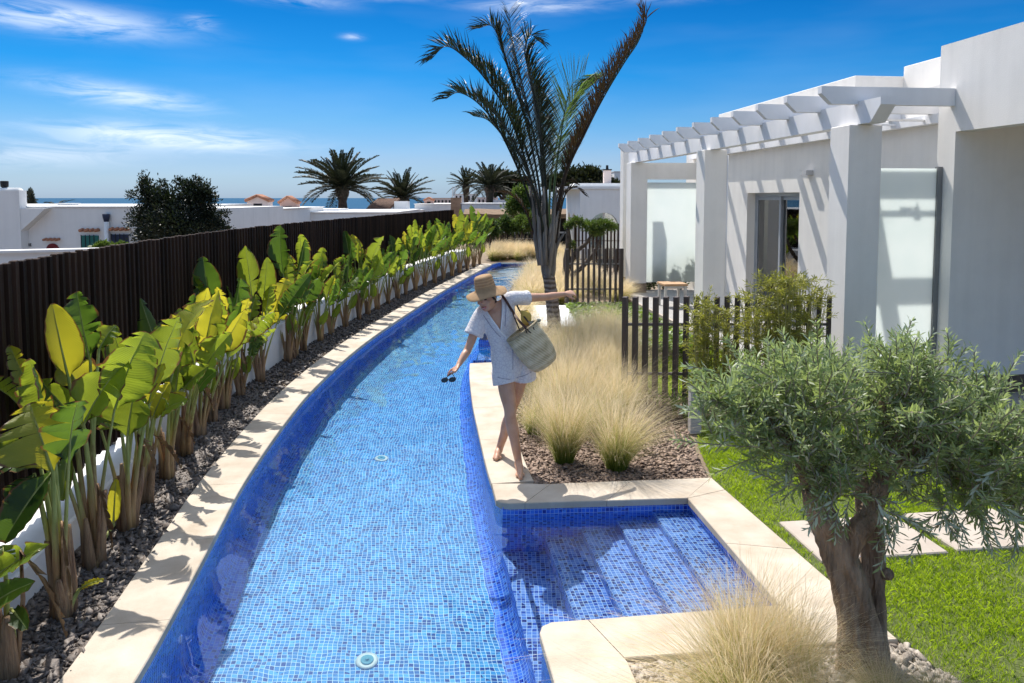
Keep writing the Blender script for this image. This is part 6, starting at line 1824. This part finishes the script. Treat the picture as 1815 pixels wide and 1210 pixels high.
bamboo('yellow green bamboo clump, the taller and wider one, against the near fence', 1315, 1462, 482, 740, 7.6, 60, 1, .28)
bamboo('narrower yellow green bamboo clump left of the wide one, over the near fence', 1222, 1300, 528, 735, 7.75, 26, 2, .2)

# shrubs close behind the far frosted screen; their shade shows on it
for k, (u, v, r_, h) in enumerate(((0.62, 9.62, .24, .62), (1.0, 9.70, .30, .85), (1.42, 9.66, .30, .95))):
    c = vw(u, v, 0)
    tree('garden_shrub', ('low leafy shrub behind the far frosted screen next to the column', 'middle leafy shrub behind the far frosted screen', 'tallest leafy shrub behind the far frosted screen near the house wall')[k], 'shrub', (c.x, c.y, -.04),
         [((c.x, c.y, h * .55), (r_ * .8, r_ * .5, h * .5), 1), ((c.x + .1, c.y, h * .95), (r_ * .5, r_ * .4, h * .3), .5)], 900, .075, m_bushleaf, m_twig, .02, 60 + k, shell=.2)
# ================================================================== THE WALKING WOMAN
from mathutils.bvhtree import BVHTree
m_skin, nt = new_mat('skin')
co = N(nt, 'ShaderNodeTexCoord').outputs['Object']
nz = N(nt, 'ShaderNodeTexNoise', {'Vector': co, 'Scale': 9.0, 'Detail': 5.0}).outputs[0]
out(nt, N(nt, 'ShaderNodeBsdfPrincipled', {'Base Color': RAMP(nt, nz, [(0.3, (0.52, 0.285, 0.185)), (0.7, (0.63, 0.37, 0.25))]), 'Roughness': 0.45, 'Specular IOR Level': .4,
        'Subsurface Weight': 0.12, 'Subsurface Radius': (0.02, 0.008, 0.004), 'Subsurface Scale': 0.5}).outputs[0])
m_lace, nt = new_mat('white_lace')
co = N(nt, 'ShaderNodeTexCoord').outputs['Object']
wq = N(nt, 'ShaderNodeVectorMath', {0: co, 1: N(nt, 'ShaderNodeVectorMath', {0: N(nt, 'ShaderNodeTexNoise', {'Vector': co, 'Scale': 9.0}).outputs[1], 3: .05}, operation='SCALE').outputs[0]}, operation='ADD').outputs[0]
vo = N(nt, 'ShaderNodeTexVoronoi', {'Vector': wq, 'Scale': 34.0}, feature='DISTANCE_TO_EDGE').outputs[0]
vo2 = N(nt, 'ShaderNodeTexVoronoi', {'Vector': co, 'Scale': 60.0}, feature='DISTANCE_TO_EDGE').outputs[0]
ln = MATH(nt, 'MULTIPLY', MATH(nt, 'SUBTRACT', 0.09, vo), 14.0, clamp=True)
c = MIXC(nt, MATH(nt, 'MULTIPLY', ln, .62), (0.90, 0.89, 0.90, 1), (0.58, 0.55, 0.63, 1))
bp = N(nt, 'ShaderNodeBump', {'Height': MATH(nt, 'ADD', vo, MATH(nt, 'MULTIPLY', vo2, .6)), 'Strength': .6, 'Distance': .012}).outputs[0]
p = N(nt, 'ShaderNodeBsdfPrincipled', {'Base Color': c, 'Roughness': .9, 'Normal': bp, 'Specular IOR Level': .1})
tl = N(nt, 'ShaderNodeBsdfTranslucent', {'Color': (.8, .78, .78, 1)})
out(nt, N(nt, 'ShaderNodeMixShader', {0: .22, 1: p.outputs[0], 2: tl.outputs[0]}).outputs[0])
m_trim = simple('white_trim', (0.80, 0.79, 0.80), .9, var=.05)
m_pipe = simple('grey_piping', (0.34, 0.31, 0.38), .9, var=.1)
m_hair = simple('dark_brown_hair', (0.025, 0.014, 0.009), .45, scale=30, base2=(0.07, 0.04, 0.025), stretch=(1, 1, .2))
m_straw, nt = new_mat('hat_straw')
tc = N(nt, 'ShaderNodeTexCoord')
wv = N(nt, 'ShaderNodeTexWave', {'Vector': tc.outputs['UV'], 'Scale': 14.0, 'Distortion': 1.0, 'Detail': 2.0}, bands_direction='Y').outputs[1]
nz = N(nt, 'ShaderNodeTexNoise', {'Vector': tc.outputs['Object'], 'Scale': 30.0, 'Detail': 4.0}).outputs[0]
f = MATH(nt, 'ADD', MATH(nt, 'MULTIPLY', wv, .45), MATH(nt, 'MULTIPLY', nz, .55))
p = N(nt, 'ShaderNodeBsdfPrincipled', {'Base Color': RAMP(nt, f, [(.25, (.36, .22, .115)), (.75, (.58, .40, .23))]), 'Roughness': .8, 'Specular IOR Level': .2,
    'Normal': N(nt, 'ShaderNodeBump', {'Height': f, 'Strength': .5, 'Distance': .004}).outputs[0]})
tl = N(nt, 'ShaderNodeBsdfTranslucent', {'Color': (.65, .42, .22, 1)})
out(nt, N(nt, 'ShaderNodeMixShader', {0: .25, 1: p.outputs[0], 2: tl.outputs[0]}).outputs[0])
m_basket, nt = new_mat('woven_basket')
tc = N(nt, 'ShaderNodeTexCoord')
mp = N(nt, 'ShaderNodeMapping', {'Vector': tc.outputs['UV'], 'Scale': (1, 1, 1)}).outputs[0]
su = N(nt, 'ShaderNodeSeparateXYZ', {0: mp}).outputs
rowi = MATH(nt, 'SINE', MATH(nt, 'MULTIPLY', su[1], 58.0))
strand = MATH(nt, 'SINE', MATH(nt, 'ADD', MATH(nt, 'MULTIPLY', su[0], 250.0), MATH(nt, 'MULTIPLY', su[1], 90.0)))
nz = N(nt, 'ShaderNodeTexNoise', {'Vector': tc.outputs['Object'], 'Scale': 18.0, 'Detail': 5.0}).outputs[0]
f = MATH(nt, 'ADD', MATH(nt, 'MULTIPLY_ADD', rowi, .07, .14), MATH(nt, 'ADD', MATH(nt, 'MULTIPLY', strand, .10), MATH(nt, 'MULTIPLY', nz, .62)))
out(nt, N(nt, 'ShaderNodeBsdfPrincipled', {'Base Color': RAMP(nt, f, [(.22, (.38, .295, .165)), (.48, (.62, .51, .325)), (.75, (.76, .66, .46))]), 'Roughness': .75, 'Specular IOR Level': .25,
    'Normal': N(nt, 'ShaderNodeBump', {'Height': f, 'Strength': .9, 'Distance': .012}).outputs[0]}).outputs[0])
m_leather = simple('brown_leather', (0.075, 0.028, 0.016), .5, var=.2)
m_dleather = simple('dark_leather', (0.02, 0.012, 0.012), .5, var=.2)
m_glass = simple('sunglass_lens', (0.012, 0.012, 0.015), .1, var=.05, spec=.7)
m_tort = simple('sunglass_frame', (0.05, 0.032, 0.022), .25, var=.3)
m_eye = simple('dark_eye', (0.012, 0.008, 0.006), .3, var=.1)
m_lip = simple('lips', (0.42, 0.10, 0.085), .4, var=.08)
m_teeth = simple('teeth', (0.80, 0.78, 0.73), .3, var=.02)
m_cloth_y = simple('yellow_cloth', (0.62, 0.42, 0.10), .9, var=.12)
m_cloth_g = simple('grey_green_cloth', (0.24, 0.26, 0.22), .9, var=.12)

pr_base = gp(918, 838, 0.0)
wom = thing('person', (pr_base.x, pr_base.y, 0.0), 'barefoot woman in white lace playsuit and straw hat, arms spread, walking the coping', 'person')
def ell(mb, rings_, n=20, cap=True):
    """rings_: (centre, side vector, front vector) with radii inside the vectors"""
    rg = []
    for c, s, f in rings_:
        rg.append([c + s * math.cos(2 * PI * i / n) + f * math.sin(2 * PI * i / n) for i in range(n)])
    mb.rings(rg, cap)
def limb(mb, pts, rad, n=14, per=5):
    P = spline(pts, per); m = len(P); k = len(pts) - 1; rr = []
    for i in range(m):
        u = i / (m - 1) * k; j = min(int(u), k - 1); t = u - j; t = t * t * (3 - 2 * t)
        rr.append(rad[j] + (rad[j + 1] - rad[j]) * t)
    mb.tube(P, rr, n)
def voxel(mb, size, smooth_it, name):
    me = bpy.data.meshes.new('body_source'); me.from_pydata(mb.v, [], mb.f); me.update()
    o = bpy.data.objects.new('body_source', me); col.objects.link(o)
    r_ = o.modifiers.new('r', 'REMESH'); r_.mode = 'VOXEL'; r_.voxel_size = size
    s_ = o.modifiers.new('s', 'SMOOTH'); s_.factor = .5; s_.iterations = smooth_it
    dg = bpy.context.evaluated_depsgraph_get()
    me2 = bpy.data.meshes.new_from_object(o.evaluated_get(dg)); me2.name = name
    bpy.data.objects.remove(o)
    return me2
def to_obj(me, name, mat, parent):
    org = ORG[wom.name]
    for v in me.vertices: v.co -= org
    me.materials.clear(); me.materials.append(mat)
    me.polygons.foreach_set('use_smooth', [True] * len(me.polygons))
    return link_mesh(name, me, parent)
def hand(mb, wrist, elbow, side, curls, spread, length=.175, thumb_side=1, thumb_dir=None):
    """palm and five fingers; side points across the knuckles; curl bends towards the palm normal"""
    d = (wrist - elbow).normalized(); side = (side - d * side.dot(d)).normalized(); pn = d.cross(side)
    ell(mb, [(wrist - d * .015, side * .024, pn * .019), (wrist + d * .02, side * .030, pn * .018), (wrist + d * .055, side * .040, pn * .016), (wrist + d * .085, side * .039, pn * .013)], 14)
    for k, (off, ln) in enumerate(((-.030, .066), (-.010, .075), (.010, .071), (.029, .056))):
        p = wrist + d * .078 + side * off; dd = (d + side * off * spread).normalized(); pts = [p - dd * .02, p]
        for sgm in range(3):
            a = curls[k] * (sgm + .6)
            v = dd * math.cos(a) + pn * math.sin(a)
            pts.append(pts[-1] + v * ln * (.42, .33, .25)[sgm])
        mb.tube(pts, [.009, .0092, .0086, .0078, .0062], 8)
    v = (d * .6 + side * thumb_side * .8 + pn * .35).normalized() if thumb_dir is None else thumb_dir
    b = wrist + d * .022 + side * thumb_side * .022
    mb.tube([b - v * .01, b + v * .028, b + v * .048 + d * .01, b + v * .058 + d * .03], [.0125, .0115, .0098, .0075], 8)
SV = Vector((.97, .12, .22)).normalized()            # hip line
SS = Vector((.88, .10, .42)).normalized()            # shoulder line, dropped towards the pool
FV = Vector((-.16, -.98, .05)).normalized()
def ring(px, py, d, rx, ry, mixs):
    s = (SV * (1 - mixs) + SS * mixs).normalized()
    return (at(px, py, d), s * rx, FV * ry)
def torso(mb, k, skip_top=False):
    R_ = [ring(909, 670, 6.43, .120 * k, .095 * k, 0), ring(907, 650, 6.43, .168 * k, .118 * k, 0), ring(901, 628, 6.42, .155 * k, .108 * k, .1), ring(895, 606, 6.41, .130 * k, .094 * k, .35),
          ring(889, 585, 6.40, .138 * k, .104 * k, .6), ring(885, 568, 6.39, .150 * k, .118 * k, .8), ring(882, 552, 6.38, .160 * k, .100 * k, 1), ring(881, 541, 6.38, .150 * k, .075 * k, 1), ring(880, 534, 6.38, .085 * k, .055 * k, 1)]
    ell(mb, R_, 24)
# joints
shR, elR, wrR = at(853, 558, 6.37), at(829, 620, 6.31), at(813, 646, 6.19)
shL, elL, wrL = at(910, 529, 6.42), at(966, 526, 6.60), at(1001, 521, 6.72)
hiR, knR, anR = at(894, 655, 6.43), at(904, 735, 6.36), at(919, 818, 6.44)
hiL, knL, anL = at(923, 655, 6.46), at(905, 733, 6.60), at(885, 796, 6.77)
heR, baR, toR = gp(918, 829, .02), gp(921.5, 841, .018), gp(923, 849, .012)
baL, toL = gp(881, 810, .02), gp(879, 815, .013)
HU = Vector((-.21, -.10, .97)).normalized()
HF = Vector((-.40, -.88, -.20)); HF = (HF - HU * HF.dot(HU)).normalized()
HS = HF.cross(HU)
HC = at(862.5, 527, 6.27)
HM = Matrix((HS, HF, HU)).transposed()
body = MB()
torso(body, .88)
limb(body, [at(881, 545, 6.39), at(875, 540, 6.36), HC - HU * .05 - HF * .02], [.058, .048, .05])
body.ball(HC, .072, .091, .108, 18, 14, HM)
body.ball(HC + HF * .028 - HU * .055, .055, .058, .058, 16, 10, HM)
body.ball(HC + HF * .052 - HU * .092, .022, .022, .018, 10, 8, HM)
body.tube([HC + HF * .082 + HU * .008, HC + HF * .098 - HU * .022, HC + HF * .090 - HU * .030], [.007, .0105, .008], 8)
for s in (-1, 1):
    body.ball(HC + HF * .060 + HS * .040 * s - HU * .024, .024, .022, .022, 10, 8, HM)          # cheeks
    body.ball(HC + HS * .074 * s - HU * .012, .010, .018, .028, 8, 6, HM)                        # ears
limb(body, [shR + Vector((.03, .0, .01)), shR, elR.lerp(shR, .5), elR, elR.lerp(wrR, .35), wrR], [.045, .046, .040, .034, .034, .0235])
limb(body, [shL - Vector((.03, 0, 0)), shL, elL.lerp(shL, .5), elL, elL.lerp(wrL, .35), wrL], [.045, .046, .040, .034, .034, .0235])
hand(body, wrR, elR, Vector((.5, -.6, .35)), (.30, .45, .5, .55), 3.0, thumb_side=-1)
hand(body, wrL, elL, Vector((.1, -.8, -.45)), (.28, .32, .38, .42), 5.0, thumb_side=1)
limb(body, [hiR, hiR.lerp(knR, .45), knR + Vector((0, .0, .05)), knR, knR.lerp(anR, .30) + Vector((0, .018, 0)), knR.lerp(anR, .62), anR], [.086, .073, .054, .050, .053, .041, .033])
limb(body, [hiL, hiL.lerp(knL, .45), knL + Vector((.004, 0, .05)), knL, knL.lerp(anL, .30) + Vector((0, .018, 0)), knL.lerp(anL, .62), anL], [.086, .072, .054, .050, .052, .040, .033])
# feet: the front one flat and narrow, the rear one up on its ball
def foot(mb, an, he, ba, to, sd):
    d = (to - he).normalized(); sd = (sd - d * sd.dot(d)).normalized()
    limb(mb, [an, an.lerp(he, .55) + (he - ba).normalized() * .008, he + Vector((0, 0, .012))], [.033, .033, .026])
    limb(mb, [an - Vector((0, 0, .01)), an.lerp(ba, .5) + Vector((0, 0, .012)), ba + Vector((0, 0, .008)), to], [.034, .034, .026, .016])
    limb(mb, [he + Vector((0, 0, .014)), he.lerp(ba, .5) + Vector((0, 0, .012)), ba], [.024, .024, .022])
    for k, (o, l, r_) in enumerate(((-.026, .034, .013), (-.008, .034, .010), (.006, .030, .0095), (.018, .025, .009), (.029, .018, .0085))):
        b = ba + sd * o
        mb.tube([b - d * .02, b + d * l * .6, b + d * l + Vector((0, 0, -.003))], [r_ * 1.1, r_, r_ * .75], 8)
    mb.ball(ba + sd * .006, .040, .028, .018, 10, 6, Matrix((sd, d, Vector((0, 0, 1)))).transposed())
foot(body, anR, heR, baR, toR, Vector((1, .1, 0)))
foot(body, anL, anL + Vector((.005, .045, -.015)), baL, toL, Vector((1, .15, 0)))
bm_ = voxel(body, .0062, 3, 'body')
to_obj(bm_, 'body', m_skin, wom)
# playsuit
rom = MB()
torso(rom, 1.0)
limb(rom, [at(893, 645, 6.43), at(893, 662, 6.42), at(896.5, 679, 6.41)], [.098, .108, .116])
limb(rom, [at(924, 642, 6.45), at(928, 655, 6.46), at(929, 671, 6.48)], [.098, .104, .110])
limb(rom, [at(874, 546, 6.38), at(856, 556, 6.37), shR.lerp(elR, .38), shR.lerp(elR, .58)], [.075, .074, .080, .088])
limb(rom, [at(892, 535, 6.39), at(908, 529, 6.41), shL.lerp(elL, .28), shL.lerp(elL, .46)], [.070, .066, .064, .068])
rm_ = voxel(rom, .0075, 5, 'playsuit')
def project(p):
    q = p - Vector((0, 0, CAM_H)); d = q.y * CP - q.z * SP; v = q.y * SP + q.z * CP
    return 907.5 + FOC * q.x / d, 436.4 - FOC * v / d
bmx = bmesh.new(); bmx.from_mesh(rm_)
bvh = BVHTree.FromBMesh(bmx)
Vpoly = [(853, 537), (862, 528), (880, 522), (890, 521), (891, 540), (887.5, 588), (872, 566)]
def inpoly(x, y, poly):
    c = False; j = len(poly) - 1
    for i in range(len(poly)):
        (xi, yi), (xj, yj) = poly[i], poly[j]
        if (yi > y) != (yj > y) and x < (xj - xi) * (y - yi) / (yj - yi) + xi: c = not c
        j = i
    return c
kill = [f for f in bmx.faces if f.normal.y < .35 and inpoly(*project(f.calc_center_median()), Vpoly)]
def front(px, py, off=.004):
    o = Vector((0, 0, CAM_H)); d = (at(px, py, 6.0) - o).normalized()
    h, nrm, _, dist = bvh.ray_cast(o, d)
    return (o + d * (dist - off)) if h is not None else at(px, py, 6.29)
trimL = [front(px, py, .003) for px, py in ((856, 541), (863, 553), (872, 567), (881, 579), (888, 589), (897, 597), (906, 604))]
trimR = [front(px, py, .003) for px, py in ((890, 527), (891, 541), (890.5, 556), (889.5, 572), (888, 588))]
pipes = [[front(px, py, .003) for px, py in a] for a in (((850, 546), (858, 560), (868, 575), (878, 588), (887, 597)), ((896, 527), (897, 545), (896, 562), (895, 578)), ((882, 668), (893, 671), (904, 672)), ((916, 669), (930, 665), (942, 659)), ((908, 608), (909, 630), (909, 655)))]
bmesh.ops.delete(bmx, geom=kill, context='FACES')
bmx.to_mesh(rm_); bmx.free()
suit = to_obj(rm_, 'playsuit', m_lace, wom)
for P_ in (trimL, trimR):
    MB().tube(spline(P_, 4), .0085, 6).build('neck_trim', m_trim, suit, True)
for P_ in pipes:
    MB().tube(spline(P_, 4), .0028, 5).build('piping', m_pipe, suit, True)
# face
for s in (-1, 1):
    MB().ball(HC + HF * .0835 + HS * .031 * s + HU * .004, .015, .008, .0055, 10, 6, HM).build('eye', m_eye, wom, True)
    MB().tube([HC + HF * .088 + HS * .016 * s + HU * .021, HC + HF * .087 + HS * .032 * s + HU * .026, HC + HF * .075 + HS * .048 * s + HU * .019], [.003, .0036, .002], 6).build('eyebrow', m_hair, wom, True)
mo = MB()
mo.tube([HC + HF * .074 - HS * .024 - HU * .054, HC + HF * .0895 - HS * .011 - HU * .060, HC + HF * .092 - HU * .061, HC + HF * .0895 + HS * .011 - HU * .060, HC + HF * .074 + HS * .024 - HU * .054], [.003, .0045, .005, .0045, .003], 6)
mo.tube([HC + HF * .074 - HS * .023 - HU * .055, HC + HF * .088 - HS * .011 - HU * .071, HC + HF * .090 - HU * .074, HC + HF * .088 + HS * .011 - HU * .071, HC + HF * .074 + HS * .023 - HU * .055], [.003, .005, .006, .005, .003], 6)
mo.build('lips', m_lip, wom, True)
MB().ball(HC + HF * .0865 - HU * .065, .017, .008, .0055, 10, 6, HM).build('teeth', m_teeth, wom, True)
hr = MB()
hr.ball(HC - HF * .016 + HU * .012, .079, .088, .108, 18, 12, HM)
hr.ball(HC - HF * .075 - HU * .055, .040, .038, .042, 12, 8, HM)
for s in (-1, 1): hr.tube([HC + HF * .045 + HS * .066 * s + HU * .035, HC + HF * .022 + HS * .076 * s - HU * .0, HC - HF * .02 + HS * .070 * s - HU * .05], [.010, .012, .010], 6)
hr.build('hair', m_hair, wom, True)
# straw hat with a drooping wavy brim
HO = HC + HU * .060 - HF * .014
HMm = Matrix.Translation(HO) @ HM.to_4x4()
hat = MB(); n = 40; rg = []
prof = [(.0, .132), (.045, .132), (.068, .126), (.078, .110), (.087, .04), (.091, .012), (.102, .0), (.125, -.010), (.150, -.024), (.166, -.036), (.1665, -.038), (.150, -.028), (.125, -.014), (.102, -.004), (.088, .006), (.084, .04)]
for (r_, z) in prof:
    R1 = []
    for j in range(n):
        a = 2 * PI * j / n; k = max(0, (r_ - .09) / .08)
        rr = max(r_, .0005) * (1 + .05 * k * math.sin(2 * a + .6))
        R1.append(HMm @ Vector((rr * math.cos(a), rr * 1.04 * math.sin(a), z + k * .016 * math.sin(3 * a + 1.0) + k * .010 * math.sin(2 * a))))
    rg.append(R1)
hat.rings(rg, True, True)
hat.build('hat', m_straw, wom, True)
# sunglasses hanging from the fingers
gb = at(795, 673, 6.17)
sg = thing('sunglasses', gb, 'dark sunglasses dangling from the woman\'s right hand over the water', 'sunglasses')
gx = Vector((.93, -.25, .12)).normalized(); gy = Vector((.15, -.35, .92)).normalized(); gz = gx.cross(gy)
fm = MB(); le = MB()
for s in (-1, 1):
    cpt = gb + gx * .034 * s
    el_ = [cpt + gx * .029 * math.cos(2 * PI * k / 16) + gy * .022 * math.sin(2 * PI * k / 16) for k in range(17)]
    fm.tube(el_, .0036, 6)
    le.add([cpt + gx * .028 * math.cos(2 * PI * k / 16) + gy * .021 * math.sin(2 * PI * k / 16) + gz * .001 for k in range(16)] + [cpt + gx * .028 * math.cos(2 * PI * k / 16) + gy * .021 * math.sin(2 * PI * k / 16) - gz * .001 for k in range(16)], [tuple(range(16)), tuple(range(31, 15, -1))] + [(k, 16 + k, 16 + (k + 1) % 16, (k + 1) % 16) for k in range(16)])
fm.tube([gb - gx * .006, gb + gy * .005, gb + gx * .006], .0035, 6)
fm.build('frame', m_tort, sg, True); le.build('lens', m_glass, sg)
hp = wrR + (wrR - elR).normalized() * .13
for s in (-1, 1):
    a = gb + gx * .064 * s + gy * .01
    MB().tube([a, a.lerp(hp + Vector((.012 * s, 0, 0)), .6), hp + Vector((.008 * s, -.01, .02))], [.003, .003, .0035], 6).build('temple', m_tort, sg, True)
# straw bag on the shoulder
bc = at(925, 586, 6.27); bb = at(965, 643, 6.30)
bag = thing('straw_bag', bc, 'tilted woven straw basket bag with brown leather straps hanging from the woman\'s shoulder', 'bag')
ba_ = (bb - bc).normalized(); bw = (at(949, 565, 6.27) - at(902, 606, 6.27)); bw = (bw - ba_ * bw.dot(ba_)).normalized(); bf = ba_.cross(bw)
Lb = (bb - bc).length + .035
rg = []; n = 32
prof = [(0.012, .136, .080), (0.0, .147, .088), (0.05, .152, .094), (0.25, .156, .098), (0.5, .154, .098), (0.72, .146, .092), (0.88, .130, .080), (0.97, .105, .062), (1.0, .06, .035)]
for t, a, b in prof:
    rg.append([bc + ba_ * Lb * t + bw * a * math.cos(2 * PI * k / n) + bf * b * math.sin(2 * PI * k / n) + ba_ * .006 * math.sin(6 * PI * k / n) * (1 - t) for k in range(n)])
inner = [(0.10, .130, .076), (0.5, .125, .075)]
pre = [[bc + ba_ * Lb * t + bw * a * math.cos(2 * PI * k / n) + bf * b * math.sin(2 * PI * k / n) for k in range(n)] for t, a, b in reversed(inner)]
MB().rings(pre + rg, True, True).build('basket', m_basket, bag, True)
rim = [bc + bw * .147 * math.cos(2 * PI * k / n) + bf * .088 * math.sin(2 * PI * k / n) for k in range(n + 1)]
MB().tube(rim, .011, 8, uv=True).build('rim', m_basket, bag, True)
def band(pts, w, th, mat, name, facing=Vector((0, -1, .2))):
    P = spline(pts, 5); g = MB(); rg = []
    for i in range(len(P)):
        t = (P[min(i + 1, len(P) - 1)] - P[max(i - 1, 0)]).normalized(); s = t.cross(facing).normalized(); f_ = s.cross(t)
        rg.append([P[i] + s * w / 2 * a + f_ * th / 2 * b for a, b in ((-1, -1), (1, -1), (1, 1), (-1, 1))])
    return g.rings(rg, True).build(name, mat, bag)
band([at(893, 523, 6.50), at(889, 521, 6.36), front(897, 533, .02), front(907, 549, .03), at(919, 567, 6.20), at(932, 581, 6.17)], .021, .004, m_leather, 'strap')
band([at(897, 528, 6.36), front(903, 543, .012), front(911, 560, .02), at(921, 585, 6.20)], .012, .004, m_dleather, 'strap')
band([at(912, 531, 6.44), at(921, 550, 6.36), at(933, 566, 6.30), at(945, 580, 6.22)], .013, .004, m_dleather, 'strap')
for (px, py, qx, qy) in ((932, 581, 941, 590), (931, 582, 934, 590), (945, 579, 947, 584)):
    band([at(px, py, 6.165), at((px + qx) / 2, (py + qy) / 2 + .5, 6.16), at(qx, qy, 6.165)], .009, .003, m_dleather, 'strap_tab')
# contents showing at the mouth of the bag
yc_ = at(931, 560, 6.34)
t = thing('cloth', yc_, 'folded yellow cloth sticking up out of the straw bag', 'cloth')
g = MB(); rr = random.Random(4); rg = []
for k in range(6):
    u = k / 5; c = yc_ + Vector((-.01 + .03 * u, 0, .045 - .12 * u)); rg.append([c + Vector((math.cos(a) * .038 * (.55 + .6 * math.sin(PI * (u * .8 + .15))) * (1 + .2 * math.sin(3 * a + k)), math.sin(a) * .02, .008 * math.sin(2 * a + k))) for a in [2 * PI * j / 14 for j in range(14)]])
g.rings(rg, True).build('fold', m_cloth_y, t, True)
gc_ = at(947, 570, 6.33)
t = thing('cloth', gc_, 'grey green bunched fabric at the upper rim of the straw bag', 'cloth')
g = MB()
for k in range(7): g.ball(gc_ + Vector((rr.uniform(-.045, .045), rr.uniform(-.02, .02), rr.uniform(-.03, .02))), .020, .018, .016, 9, 6)
g.build('fold', m_cloth_g, t, True)
